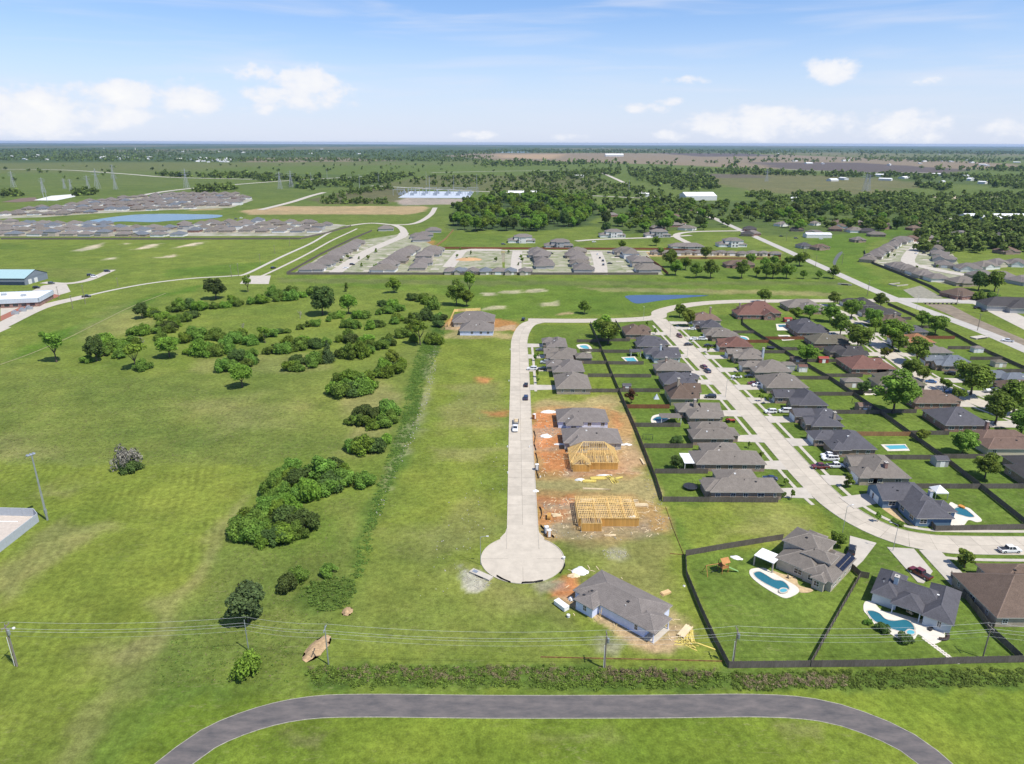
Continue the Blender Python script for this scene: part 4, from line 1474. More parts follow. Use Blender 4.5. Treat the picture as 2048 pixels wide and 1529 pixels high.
# large brown house at the right edge
house([(110.8, 136.0, 131.8, 149.4, 'h'), (119.5, 134.0, 144.0, 153.5, 'hy')], 'brown', 'tan', 'big plain brown-roofed house behind the long dark side fence', pitch=.62, front='N', vents=6, winsize=(1.3, 1.3), seed=8, garage=('N', 0, 4.9, 1))
slab('driveway', GP([(1840, 1095), (1882, 1096), (1935, 1148), (1905, 1165)]), 0, .145, DRIVE, kind='structure', label='concrete driveway of the big brown-roofed house')
slab('driveway', GP([(1776, 1090), (1830, 1093), (1868, 1138), (1850, 1162), (1838, 1160)]), 0, .147, DRIVE, kind='structure', label='concrete driveway where the dark pickup stands')
slab('driveway', GP([(1702, 1068), (1755, 1082), (1728, 1118), (1712, 1133), (1700, 1118)]), 0, .149, DRIVE, kind='structure', label='curving concrete driveway of the two-storey house')

# nearly finished houses on the building lots
house([(17.6, 37.8, 248.6, 261.5, 'h'), (20.6, 27.5, 244.9, 256, 'hy')], 'grey', 'wrap', 'unfinished grey-roofed house in white wrap, north of its twin', pitch=.5, front='W', garage=('W', 1.5, 4.9, 0), seed=2)
house([(18.6, 40.0, 228.4, 241.5, 'h'), (20.6, 27.6, 226.0, 238, 'hy')], 'grey', 'grey', 'unfinished grey-roofed house with pale siding beside the timber frame', pitch=.5, front='W', garage=('W', 1.5, 4.9, 0), seed=3)
# the finished pair at the far end of the cul-de-sac street
house([(-36.5, -10.5, 407.0, 424.0, 'h'), (-35.5, -26, 404, 416, 'hy')], 'grey', 'cream', 'wide new grey-roofed house behind its neighbour at the lot edge', pitch=.52, front='E', seed=6, garage=('E', 0, 4.9, 0))
house([(-30.5, -10.5, 385.0, 399.0, 'h')], 'grey', 'wrap', 'new grey hip-roofed house on bare orange dirt', pitch=.62, front='E', seed=7, garage=('E', 0, 4.9, 0))

# the slanting house in blue-white wrap near the turning circle
ba = rad(-43.5)
bx, by = 24.9, 136.6
hb = house([(-10.8, 9.8, -3.25, 8.4, 'h'), (-8.5, -2.7, -5.9, 2.0, 'hy'), (4.4, 12.3, -3.3, 4.1, 'hx', 2.92, .36)],
      'grey', 'wrap', 'unfinished slanting grey-roofed house in blue-white wrap by the turning circle', ang=ba, local=(bx, by), pitch=.36, front='W', winsize=(1.0, 1.5), seed=11, vents=12, step=4.4)
slab('patio_slab', [rotpt(*p, bx, by, ba) for p in ((9.4, -3.0), (12.1, -3.0), (12.1, 3.8), (9.4, 3.8))], 0, .12, WALK, kind='structure', label='bare concrete patio slab of the wrapped house')

# sheds and small outbuildings
def shed(x, y, w, d, h, rc, wc, lab, typ='gx', cat='shed'):
    r = root('shed', lab, cat, (x, y, 0))
    B, C, W = MB(), MB(), MB()
    roof_wing(B, C, W, -w / 2, w / 2, -d / 2, d / 2, h, .45, typ, .2)
    ob('walls', W.me('walls', wc), r)
    ob('roof', B.me('roof', [rc, SOFF]), r)
    m_ = MB()
    m_.box(-.8, .8, -.04, .04, 0, min(1.9, h - .2))
    ob('door', m_.me('door', WHITEP), r, (0, -d / 2 + .17, 0))


shed(*Q('B', 1415, 1360), 4.6, 4.0, 2.6, ROOFS['slate'], WALLS['grey'], 'blue-grey garden shed with slate roof against the back fence')
shed(*Q('B', 840, 960), 5.2, 4.6, 2.7, ROOFS['rust'], WALLS['brick'], 'brown shed with white door beside the play tower')
shed(*Q('B', 385, 668), 4.4, 3.6, 2.7, ROOFS['red'], WALLS['white'], 'white shed with red roof behind the taupe houses')
shed(*Q('B', 540, 600), 5.2, 3.4, 2.4, mat('red_barn', (.28, .05, .035)), mat('red_barn', (.28, .05, .035)), 'bright red barn-like shed in a back yard')
shed(*Q('B', 340, 605), 5.5, 4.5, 2.6, ROOFS['brown'], WALLS['redbrick'], 'small brown-roofed outbuilding by the lattice of back fences', 'h')
shed(*Q('B', 755, 775), 9.0, 5.5, 2.9, ROOFS['taupe'], WALLS['tan'], 'taupe hip-roofed garage in the yard of the olive-roofed house', 'h')
shed(*Q('B', 265, 655), 8.0, 5.0, 2.9, ROOFS['taupe'], WALLS['grey'], 'taupe hip-roofed pool house behind the taupe houses', 'h')
shed(*Q('B', 1850, 620), 6.0, 4.5, 2.6, ROOFS['olive'], WALLS['cream'], 'weathered shed near the eastern boundary fence', 'h')
shed(*Q('B', 1690, 515), 5.5, 4.0, 2.6, ROOFS['grey'], WALLS['white'], 'white-walled grey-roofed shed near the orange-roofed house', 'h')
shed(*Q('A', 925, 795), 4.0, 3.0, 2.2, ROOFS['slate'], WALLS['redbrick'], 'little playhouse with slate roof and red walls')
shed(*Q('B', 275, 300), 5.0, 3.5, 2.2, mat('red_barn', (.28, .05, .035)), mat('red_barn', (.28, .05, .035)), 'low red-roofed cabana beside the north pools')
# white patio roof and beige patio roof
for (x0, x1, y0, y1, h, mt, lab) in ((58.5, 63.8, 212.4, 220.5, 2.7, WHITEP, 'bright white flat patio roof attached behind a taupe house'),
                                     (58.8, 67.0, 253.0, 258.0, 2.8, ROOFS['taupe'], 'flat brownish patio roof beside the oval pool'),
                                     (61.5, 67.0, 344.0, 349.5, 2.8, ROOFS['slate'], 'dark patio roof behind the slate houses')):
    pr = root('patio_cover', lab, 'patio cover', ((x0 + x1) / 2, (y0 + y1) / 2, 0))
    m_ = MB()
    a, b = (x1 - x0) / 2, (y1 - y0) / 2
    m_.box(-a, a, -b, b, h - .12, h)
    ob('roof', m_.me('roof', mt), pr)
    for sx_ in (-1, 1):
        for sy_ in (-1, 1):
            m_ = MB()
            m_.box(-.1, .1, -.1, .1, 0, h - .12)
            ob('post', m_.me('post', TRIMW), pr, (sx_ * (a - .25), sy_ * (b - .25), 0))

# ================================================================ fences
PANEL = {}


def panel_mesh(L_, h, m_, rails=True):
    k = (round(L_, 2), h, m_.name)
    if k not in PANEL:
        b = MB()
        n = 10
        w = L_ / n
        for i in range(n):
            b.box(i * w + .008, (i + 1) * w - .008, -.012 + (i % 2) * .006, .012 + (i % 2) * .006, .05, h - (i * 7 % 3) * .012, bottom=False)
        b.box(0, L_, .018, .06, .35, .44, bottom=False)
        b.box(0, L_, .018, .06, h - .4, h - .31, bottom=False)
        PANEL[k] = b.me('panel', m_)
    return PANEL[k]


POST = {}


def post_mesh(h, m_):
    k = (h, m_.name)
    if k not in POST:
        b = MB()
        b.box(-.05, .05, -.05, .05, 0, h + .04)
        POST[k] = b.me('post', m_)
    return POST[k]


def fence(pts, label, h=1.85, m_=FENCE, group=None, unit=2.44, name='fence', parts=True):
    """a run of fence along a polyline in metres"""
    r = root(name, label, 'fence', (*pts[0], 0), 0, group)
    x0, y0 = pts[0]
    if not parts:
        b = MB()
        for a, c in zip(pts[:-1], pts[1:]):
            b.bar((a[0] - x0, a[1] - y0, h / 2), (c[0] - x0, c[1] - y0, h / 2), .08, h)
        ob('boards', b.me('boards', m_), r)
        return r
    for a, c in zip(pts[:-1], pts[1:]):
        d = math.hypot(c[0] - a[0], c[1] - a[1])
        n = max(1, round(d / unit))
        L_ = d / n
        th = math.atan2(c[1] - a[1], c[0] - a[0])
        # quantise length so that alike panels share one mesh
        q = round(L_ / .05) * .05
        me_ = panel_mesh(q, h, m_)
        pm = post_mesh(h, m_)
        for i in range(n):
            p = ob('panel', me_, r, (a[0] - x0 + math.cos(th) * L_ * i, a[1] - y0 + math.sin(th) * L_ * i, 0), th)
            p.scale.x = L_ / q
            ob('post', pm, r, (a[0] - x0 + math.cos(th) * L_ * i - math.sin(th) * .08, a[1] - y0 + math.sin(th) * L_ * i + math.cos(th) * .08, 0), th)
    return r


FX = 47.9
fence([(FX, 413), (FX - .1, 352)], 'dark back fence north of the cul-de-sac houses', group=None)
fence([(FX - .1, 351.8), (FX - .2, 290)], 'dark back fence behind the finished cul-de-sac houses')
fence([(FX - .2, 289.8), (FX, 249), (47.4, 205), (46.7, 191)], 'long dark back fence behind the building lots')
for i, y in enumerate((210.0, 230.6, 250.4, 270.4, 290.5, 310.8, 331.0, 351.4, 374.0)):
    fence([(FX + .2, y), (66, y)], 'side fence %s from the south between yards west of the long street' % ORD[i], m_=FENCER if i == 3 else FENCE)
fence([(46.9, 190.6), (82.5, 190.4)], 'weathered fence closing the southernmost yard west of the long street')
for y, lab in ((289.9, 'weathered fence south of the finished cul-de-sac houses'), (311.2, 'short fence between two finished cul-de-sac back yards'),
               (331.8, 'fence south of the cul-de-sac house with patio wing'), (352.8, 'fence beside the northernmost cul-de-sac pool'), (371.5, 'northernmost yard fence of the cul-de-sac row')):
    fence([(20 if y < 300 else 36, y), (FX - .4, y)], lab, m_=FENCE)
fence([(64, 418), (64.2, 396)], 'short fence beside the corner house under the big trees')
# between rows C and D
fence([(141.3, 398), (143.4, 370), (145.6, 341), (149.8, 306), (151.6, 264), (152, 221)], 'long dark fence between the rows of back yards')
fence([(152, 220.8), (151.2, 199.5), (150.0, 176)], 'dark back fence behind the brown-roofed and blue-walled houses')
for i, y in enumerate((199.9, 221.6, 242.3, 265.0, 286.7, 308.7, 330.5, 351.5, 372.0, 392.0)):
    xr = float(np.interp(y, [199, 221, 264, 306, 341, 370, 398], [151.2, 152, 151.6, 149.8, 145.6, 143.4, 141.3])) - .3
    fence([(129, y), (xr, y)], 'side fence %s from the south between yards east of the long street' % ORD[i], m_=FENCEN if i == 2 else FENCER if i == 8 else FENCE)
for i, y in enumerate((222.5, 243.5, 266.0, 289.5, 312.5, 336.0, 357.5, 379.0)):
    xl = float(np.interp(y, [199, 221, 264, 306, 341, 370, 398], [151.2, 152, 151.6, 149.8, 145.6, 143.4, 141.3])) + .3
    fence([(xl, y), (167, y)], 'side fence %s from the south between yards behind the shaded street' % ORD[i], m_=FENCER if i == 7 else FENCE)
fence([(151.2, 200.0), (190, 200.4)], 'rail-backed fence running east at the south end of the back yards')
fence(GP([(1856, 1040), (1872, 1057), (2060, 1052)]), 'tall weathered fence round the pool yard of the blue-walled house')
fence([(259.4, 470), (258.6, 430), (258, 399), (253, 354), (252.8, 326), (252, 290)], 'dark fence between the eastern yards and the main road')
for i, y in enumerate((301.5, 320.5, 341.0, 360.5, 381.5, 405.5, 427.0)):
    fence([(236, y), (252.5, y)], 'side fence %s from the south between yards beside the main road' % ORD[i], m_=FENCER if i == 4 else FENCE)
# big south yards
fence(GP([(1373, 1110), (1375, 1150), (1404, 1220), (1432, 1280), (1461, 1334)]), 'tall dark fence beside the slanting wrapped house')
fence(GP([(1374, 1110), (1450, 1096), (1520, 1084), (1568, 1076)]), 'weathered fence behind the timber playset')
fence(GP([(1461, 1334), (1623, 1331)]), 'weathered fence along the brush below the playset yard')
fence(GP([(1625, 1331), (1800, 1328), (1915, 1322)]), 'weathered fence along the brush below the pool terrace')
fence(GP([(1915, 1322), (2060, 1318)]), 'weathered fence along the brush at the far corner yard')
fence(GP([(1722, 1152), (1690, 1208), (1655, 1272), (1624, 1330)]), 'grey fence between the playset yard and the pool terrace yard')
fence(GP([(1698, 1128), (1722, 1150)]), 'short dark fence by the two-storey house')
fence(GP([(1722, 1150), (1740, 1153)]), 'tiny dark fence stub beside the slate-roofed house')
fence(GP([(1903, 1178), (1935, 1193)]), 'short gate fence beside the big brown-roofed house')
fence(GP([(1903, 1148), (1935, 1194), (1990, 1265), (2046, 1316)]), 'long dark fence sloping past the big brown-roofed house')
fence([(149, 443), (146, 428), (141, 412), (141.3, 398)], 'dark fence behind the red-brown garden house')
# timber yard fence at the unfinished pair
fence(GP([(895, 655), (908, 625), (960, 622)]), 'new pale timber fence round the orange dirt yard', m_=TIMBER)

# far fences, seen as dark or reddish lines
for pts, lab, m_ in [([(572, 553), (700, 552), (900, 551), (1000, 550), (1200, 549), (1315, 548)], 'long dark fence along the south edge of the new subdivision', FENCE),
                     ([(572, 552), (640, 513), (700, 483), (742, 465)], 'dark fence along the west edge of the new subdivision', FENCE),
                     ([(866, 499), (1000, 499), (1330, 498), (1480, 505), (1560, 511)], 'reddish fence along the north edge of the new subdivision', FENCER),
                     ([(1290, 514), (1315, 530), (1335, 548)], 'reddish fence at the east edge of the new subdivision', FENCER),
                     ([(1335, 516), (1560, 516)], 'orange-brown fence behind the row of small garages', FENCEN),
                     ([(0, 486.5), (300, 485), (600, 482), (652, 470), (700, 456)], 'dark fence along the front of the far subdivision', FENCE),
                     ([(1726, 498), (1730, 510), (1745, 524), (1800, 545), (1860, 570), (1895, 590)], 'dark fence round the eastern subdivision along the drain', FENCE),
                     ([(864, 500), (890, 480), (905, 462)], 'pale fence beside the green field', FENCEN)]:
    fence(GP(pts), lab, m_=m_, parts=False, h=2.0)

# ================================================================ trees and shrubs
def leafmat(name, col, trans=0.4, var=.25):
    if name in MATS:
        return MATS[name]
    M = bpy.data.materials.new(name)
    M.use_nodes = True
    nt = M.node_tree
    L = nt.links.new
    b = nt.nodes['Principled BSDF']
    b.inputs['Roughness'].default_value = 0.75
    b.inputs['Specular IOR Level'].default_value = 0.15
    at = nt.nodes.new('ShaderNodeAttribute')
    at.attribute_name = 'lv'
    oi = nt.nodes.new('ShaderNodeObjectInfo')
    hs = nt.nodes.new('ShaderNodeHueSaturation')
    hs.inputs['Color'].default_value = (*col, 1)
    mr = nt.nodes.new('ShaderNodeMapRange')
    mr.inputs['To Min'].default_value = 0.482
    mr.inputs['To Max'].default_value = 0.518
    L(oi.outputs['Random'], mr.inputs['Value'])
    L(mr.outputs[0], hs.inputs['Hue'])
    ad = nt.nodes.new('ShaderNodeMath')
    ad.operation = 'MULTIPLY_ADD'
    ad.inputs[1].default_value = 0.4
    L(oi.outputs['Random'], ad.inputs[0])
    L(at.outputs['Fac'], ad.inputs[2])
    L(ad.outputs[0], hs.inputs['Value'])
    L(hs.outputs[0], b.inputs['Base Color'])
    tr = nt.nodes.new('ShaderNodeBsdfTranslucent')
    L(hs.outputs[0], tr.inputs['Color'])
    mx = nt.nodes.new('ShaderNodeMixShader')
    mx.inputs[0].default_value = trans
    L(b.outputs[0], mx.inputs[1])
    L(tr.outputs[0], mx.inputs[2])
    L(mx.outputs[0], nt.nodes['Material Output'].inputs['Surface'])
    MATS[name] = M
    return M


LEAF = dict(oak=leafmat('oak_leaves', (0.195, 0.296, 0.046)), bush=leafmat('shrub_leaves', (0.181, 0.289, 0.048)), dark=leafmat('dark_leaves', (0.106, 0.160, 0.040)),
            fresh=leafmat('fresh_leaves', (0.203, 0.313, 0.041)), yellow=leafmat('yellow_green_leaves', (0.196, 0.236, 0.034)), pine=leafmat('cedar_needles', (0.076, 0.110, 0.036), .12),
            red=leafmat('reddish_leaves', (.12, .06, .03)), grey=leafmat('grey_twigs', (.21, .17, .09), .05), ash=leafmat('ash_twigs', (.27, .255, .21), .05), straw=leafmat('dry_stalks', (.22, .18, .10), .1), far=leafmat('far_leaves', (0.188, 0.277, 0.062)),
            weed=leafmat('weed_leaves', (0.152, 0.235, 0.045)))
BARK = mat('tree_bark', (.11, .085, .065), var=.3, scale=3, rough=.95)
PALEB = mat('dead_wood', (.30, .27, .23), var=.2, scale=3, rough=.95)


def leaf_arrays(rs, shape, n, size, lobes):
    """leaf-clump quads spread through a crown of unit radius; returns verts (n*4,3), brightness (n)"""
    # lobes: centres in the crown volume, each carries a shell of leaves
    if shape == 'cone':
        t = rs.random(lobes) ** 1.1
        a = rs.random(lobes) * 2 * np.pi
        rr = (1 - t) * (.45 + .4 * rs.random(lobes))
        c = np.stack([np.cos(a) * rr, np.sin(a) * rr, -1 + t * 2.1], 1)
        lr = .20 + .28 * (1 - t)
    else:
        d = rs.normal(size=(lobes, 3))
        d /= np.linalg.norm(d, axis=1)[:, None]
        if shape == 'dome':
            d[:, 2] = np.abs(d[:, 2]) * .9 - .15
        rad_ = .3 + .55 * rs.random(lobes)
        if shape == 'umbrella':
            d[:, 2] = d[:, 2] * .55 + .25
        c = d * rad_[:, None]
        lr = .16 + .27 * rs.random(lobes) ** 1.3
    pick = rs.choice(lobes, n, p=lr ** 2 / (lr ** 2).sum())
    d = rs.normal(size=(n, 3))
    d /= np.linalg.norm(d, axis=1)[:, None]
    d[:, 2] = np.where((d[:, 2] < -.3) & (rs.random(n) < .6), -d[:, 2], d[:, 2])
    r = lr[pick] * (.62 + .46 * rs.random(n) ** .7)
    p = c[pick] + d * r[:, None]
    # frames: normals roughly outward, jittered
    nrm = d + rs.normal(size=(n, 3)) * .55 + np.array([0, 0, .35])
    nrm /= np.linalg.norm(nrm, axis=1)[:, None]
    u = np.cross(nrm, rs.normal(size=(n, 3)))
    u /= np.linalg.norm(u, axis=1)[:, None] + 1e-9
    v = np.cross(nrm, u)
    s = (size * (.6 + .8 * rs.random(n)))[:, None]
    u, v = u * s, v * s * .75
    quad = np.stack([p - u * .9 - v * .35, p + u * .1 - v, p + u + v * .25, p - u * .15 + v], 1)
    lob = .72 + .56 * rs.random(lobes)
    val = lob[pick] * (.55 + .75 * rs.random(n)) - .2
    return quad.reshape(-1, 3), val


def quads_mesh(name, V, val, m_):
    n = len(val)
    me = bpy.data.meshes.new(name)
    me.vertices.add(n * 4)
    me.vertices.foreach_set('co', V.astype(np.float32).ravel())
    me.loops.add(n * 4)
    me.loops.foreach_set('vertex_index', np.arange(n * 4, dtype=np.int32))
    me.polygons.add(n)
    me.polygons.foreach_set('loop_start', np.arange(0, n * 4, 4, dtype=np.int32))
    me.update(calc_edges=True)
    a = me.attributes.new('lv', 'FLOAT', 'FACE')
    a.data.foreach_set('value', val.astype(np.float32))
    me.materials.append(m_)
    return me


CROWN = {}


def crown(shape, leaf, k, n, size, lobes):
    key = (shape, leaf, k, n)
    if key not in CROWN:
        rs = np.random.default_rng(sum(map(ord, leaf + shape)) * 10 + k)
        V, val = leaf_arrays(rs, shape, n, size, lobes)
        CROWN[key] = quads_mesh('crown', V, val, LEAF[leaf])
    return CROWN[key]


TRUNK = {}


def trunk_mesh(kind, k):
    key = (kind, k)
    if key not in TRUNK:
        rr = random.Random(k * 5 + len(kind))
        m_ = MB()
        if kind == 'dead':
            def branch(p, d, L_, r, lv):
                q = p + d * L_
                m_.tube([p, (p + q) / 2 + Vector((rr.uniform(-1, 1), rr.uniform(-1, 1), 0)) * L_ * .06, q], [r, r * .8, r * .55], 5)
                if lv:
                    for _ in range(4 if lv > 1 else 3):
                        dd = (d + Vector((rr.uniform(-1, 1), rr.uniform(-1, 1), rr.uniform(-.2, .6))) * .75).normalized()
                        branch(p + d * L_ * rr.uniform(.45, 1), dd, L_ * rr.uniform(.5, .75), r * .5, lv - 1)
            branch(Vector((0, 0, 0)), Vector((0, 0, 1)), .62, .05, 3)
        else:
            top = 1.0
            m_.tube([(0, 0, 0), (.02, .01, .3), (.0, .03, .62)], [.075, .055, .045], 7)
            for j in range(5):
                a = j * 1.26 + rr.uniform(-.3, .3)
                e = Vector((math.cos(a) * .55, math.sin(a) * .55, rr.uniform(.95, 1.3)))
                m_.tube([(0, .02, .5), tuple(Vector((0, 0, .62)).lerp(e, .5) + Vector((0, 0, -.05))), tuple(e)], [.036, .026, .012], 5)
        TRUNK[key] = m_.me('trunk', PALEB if kind == 'dead' else BARK)
    return TRUNK[key]


TYPES = {  # shape, leaf, leaves, leaf size, lobes, height factor of crown, trunk height (x radius)
    'oak': ('round', 'oak', 5200, .07, 34, .82, .5), 'fresh': ('round', 'fresh', 4800, .07, 32, .85, .5), 'yellow': ('round', 'yellow', 3400, .085, 22, .85, .6),
    'dark': ('round', 'dark', 5000, .07, 34, .95, .4), 'bush': ('dome', 'bush', 4200, .065, 30, 1.0, .1), 'freshbush': ('dome', 'fresh', 3800, .065, 28, 1.0, .1),
    'darkbush': ('dome', 'dark', 3800, .065, 28, 1.0, .1), 'loose': ('umbrella', 'fresh', 1700, .09, 13, .85, 1.0), 'pine': ('cone', 'pine', 3800, .075, 44, .95, .25),
    'red': ('round', 'red', 900, .11, 12, .9, .7), 'sapling': ('round', 'fresh', 500, .15, 8, 1.1, .9), 'small': ('round', 'oak', 1300, .12, 14, .95, .6),
    'freshbush2': ('dome', 'fresh', 3000, .08, 44, 1.15, .2), 'pineround': ('round', 'pine', 4600, .075, 40, .85, .3), 'greytree': ('dome', 'ash', 1500, .05, 16, 1.0, .25)}
COUNT = {}


def tree(kind, x, y, r, label, group, cat='tree', name='tree', hf=1.0, detail=1.0, seed=None, z0=0.0):
    sh, lf, n, sz, lb, hz_, th = TYPES[kind]
    k = R.randrange(4) if seed is None else seed
    rt = root(name, label, cat, (x, y, z0), R.uniform(0, 6.28), group)
    cz = r * (th * 1.05 + hz_ * hf * (.85 if sh != 'dome' else .22))
    c = ob('crown', crown(sh, lf, k, n, sz, lb), rt, (0, 0, cz))
    c.scale = (r, r * R.uniform(.85, 1.12), r * hz_ * hf)
    t = ob('trunk' if sh != 'dome' else 'stem', trunk_mesh('live', k), rt)
    t.scale = (r * .9, r * .9, max(cz * .8, .4))
    return rt


def dead(x, y, r, h, label, name='dead_tree'):
    rt = root(name, label, 'tree', (x, y, 0), R.uniform(0, 6.28))
    t = ob('trunk', trunk_mesh('dead', R.randrange(3)), rt)
    t.scale = (r * 1.2, r * 1.2, h * .62)
    return rt


# --- big trees one by one on the right (base pixel, radius, kind, label)
for px, py, r, kd, lab in [
        (1206, 676, 7.5, 'fresh', 'broad fresh-green tree beside the corner house, behind its twin'), (1216, 687, 8.0, 'oak', 'broad spreading tree overhanging the dark back fence'),
        (1168, 627, 4.6, 'oak', 'lone round tree on the grass north of the connector road'), (1358, 633, 5.0, 'oak', 'dark round tree at the corner of the long street'),
        (1375, 652, 5.6, 'yellow', 'yellow-green tree in front of the slate-roofed corner house'), (1528, 602, 5.6, 'oak', 'round tree beside the connector road bend'),
        (1355, 884, 3.0, 'darkbush', 'low dark round shrub in the yard with the swing set'), (1353, 937, 2.7, 'dark', 'dark bushy tree beside the white patio roof'),
        (1262, 806, 3.0, 'red', 'thin reddish-leaved tree near the trampoline tent'), (1666, 608, 5.2, 'oak', 'round tree in the mouth of the shaded street'),
        (1759, 611, 5.4, 'oak', 'round tree beside the northernmost charcoal-roofed house'), (1701, 632, 7.2, 'oak', 'spreading tree on the inner corner of the shaded street'),
        (1658, 640, 6.2, 'oak', 'bushy tree left of the shaded street entrance'), (1618, 634, 5.4, 'oak', 'bushy tree behind the lone taupe hip-roofed house'),
        (1590, 637, 4.6, 'fresh', 'small leafy tree near the low red cabana'), (1743, 647, 6.4, 'oak', 'spreading tree in front of the brown house beyond the shaded street'),
        (1749, 659, 4.8, 'fresh', 'leafy tree at the bend of the shaded street'), (1679, 668, 7.0, 'oak', 'big round tree west of the shaded street'),
        (1714, 696, 8.2, 'oak', 'very broad dark tree beside the olive-roofed house'), (1784, 690, 8.6, 'fresh', 'very broad tree leaning over the shaded street'),
        (1796, 698, 5.0, 'oak', 'smaller tree in front of the orange-roofed house'), (1612, 724, 5.6, 'fresh', 'round tree in the yard with the bright red shed'),
        (1832, 722, 7.2, 'oak', 'round tree in front of the grey cream-walled house'), (1821, 748, 5.2, 'oak', 'slim kerbside tree opposite the blue-grey houses'),
        (1845, 756, 4.2, 'oak', 'kerbside tree beside the blue car'), (1941, 784, 9.0, 'oak', 'huge tree in front of the blue-grey roofed houses'),
        (1725, 785, 3.4, 'dark', 'dark upright evergreen by the small round pool'), (1786, 822, 9.6, 'oak', 'huge dark tree filling a back yard behind the long fence'),
        (2026, 822, 8.4, 'oak', 'huge tree beside the parked boat'), (1990, 842, 7.6, 'oak', 'wide low tree over the driveway of the slate brick house'),
        (2042, 866, 6.0, 'oak', 'round tree in front of the rust-brown roofed house'), (1925, 903, 5.2, 'oak', 'round yard tree with open trunk near the rust-brown roofed house'),
        (1970, 951, 4.8, 'oak', 'lone tree in the southernmost eastern yard'), (1843, 878, 2.6, 'yellow', 'yellow-green shrub at the back fence'),
        (1915, 797, 3.2, 'small', 'small tree in front of the brown brick house'), (1887, 786, 3.8, 'loose', 'thin young tree opposite the blue-grey houses'),
        (1869, 665, 7.0, 'oak', 'wide tree against the eastern boundary fence'), (1842, 650, 5.4, 'oak', 'round tree behind the slate house near the main road'),
        (1768, 713, 3.4, 'yellow', 'small pale tree at the dull red roofed house'), (1697, 971, 2.2, 'small', 'small round tree on the lawn of the brown-roofed house'),
        (1931, 1130, 2.7, 'small', 'small tree on the lawn north of the big brown-roofed house'), (1677, 1089, 2.6, 'oak', 'bushy small tree behind the two-storey house'),
        (1757, 1039, 1.3, 'sapling', 'tiny palm-like plant in a lawn bed on the bend'), (1565, 990, 1.9, 'darkbush', 'round dark shrub at the corner of the southernmost taupe house'),
        (1767, 1257, 2.0, 'darkbush', 'round shrub on the west edge of the pool terrace'), (1812, 1278, 2.1, 'darkbush', 'round shrub south of the terrace spa'),
        (1955, 575, 8.0, 'dark', 'big dark tree beside the brown house across the drain'), (1987, 577, 9.0, 'oak', 'big round tree beside the dark tree across the drain'),
        (1958, 594, 6.0, 'bush', 'pale green bush left of the drive across the drain'), (1984, 596, 6.2, 'bush', 'broad bush right of its pale twin across the drain'),
        (1740, 1243, 1.2, 'bush', 'small shrub in the narrow bed by the terrace pool')]:
    x, y = G(px, py)
    sh = TYPES[kd][0] == 'dome'
    tree(kd, x, y, r * .94, lab, None, 'bush' if sh else 'tree', 'bush' if sh else 'shade_tree', .92)
# saplings on the lawns
for px, py in [(1498, 894), (1521, 918), (1475, 742), (1415, 703), (1572, 970), (1584, 995), (1522, 800), (1474, 757), (1541, 800), (1521, 785), (1536, 805), (1076, 717), (1070, 722), (1075, 755), (1076, 767), (1294, 652), (1310, 668)]:
    x, y = G(px, py)
    tree('sapling', x, y, R.uniform(.9, 1.5), 'spindly young lawn tree in front of a finished house', 'young lawn trees', 'tree', 'sapling')
# foundation shrubs
for px, py in [(1734, 950), (1745, 952), (1730, 943), (1790, 1040), (1802, 1046), (1640, 1172), (1652, 1168), (1560, 735), (1400, 660), (1620, 610), (1480, 628), (1500, 630), (1512, 632), (1530, 631)]:
    x, y = G(px, py)
    tree('bush', x, y, R.uniform(.8, 1.3), 'low clipped shrub at the foot of a house wall', 'clipped foundation shrubs', 'bush', 'shrub')

# --- single trees on the left
for px, py, r, kd, lab, hf in [
        (113, 731, 6.4, 'loose', 'lone umbrella-shaped tree at the far west of the field', 1.1), (194, 729, 5.0, 'dark', 'tall dark upright tree among the western shrubs', 1.3),
        (272, 744, 5.8, 'loose', 'leaning open tree beside the western shrubs', 1.0), (339, 720, 6.6, 'fresh', 'wide round-topped tree with bare forked trunk', .75),
        (284, 643, 4.8, 'dark', 'dark round tree at the edge of the grass bank', 1.0), (431, 603, 8.0, 'dark', 'large dark tree near the concrete pad', .9),
        (495, 588, 4.4, 'loose', 'thin pale tree beside the concrete pad', 1.3), (645, 633, 9.2, 'dark', 'largest dark evergreen tree amid the shrubs', .95),
        (697, 631, 6.0, 'fresh', 'bright green tree right of the largest dark evergreen', 1.1), (787, 588, 5.4, 'fresh', 'lone bushy tree on the grass south of the new subdivision', 1.1),
        (692, 586, 2.4, 'small', 'tiny lone tree on the open grass', 1.2), (912, 612, 7.0, 'oak', 'tall tree left of the unfinished pair of houses', 1.2),
        (938, 592, 5.6, 'loose', 'thin tall tree behind the unfinished pair of houses', 1.4), (932, 614, 5.4, 'fresh', 'bushy tree touching the unfinished grey roof', 1.0),
        (485, 779, 5.4, 'fresh', 'round dense tree standing alone in the field', 1.0), (840, 692, 6.0, 'loose', 'open-crowned tree at the head of the weedy ditch', .9),
        (656, 728, 3.4, 'pine', 'dark pointed cedar between the shrub rows', 1.6), (501, 1246, 5.0, 'pineround', 'dark spreading pine beside the power line', .95),
        (786, 737, 4.6, 'yellow', 'yellow-green rounded tree at the end of a shrub row', .9), (530, 690, 3.6, 'loose', 'small leaning tree near the shrub rows', 1.2)]:
    x, y = G(px, py)
    tree(kd, x, y, r, lab, None, 'tree', 'tree', hf)
x, y = G(259, 946)
tree('greytree', x, y, 5.4, 'half-dead grey tree alone on the mown edge', None, 'tree', 'tree', 1.7)
tree('darkbush', x + .6, y - .6, 4.0, 'dark green growth round the foot of the half-dead tree', None, 'bush', 'bush', .8)
dead(x, y, 4.0, 10.0, 'bare pale branches of the half-dead lone tree')
dead(*G(284, 703), 5.0, 9.5, 'bare grey dead tree among the western shrubs')
dead(*G(600, 640), 3.6, 7.5, 'white bare snag left of the largest dark evergreen')
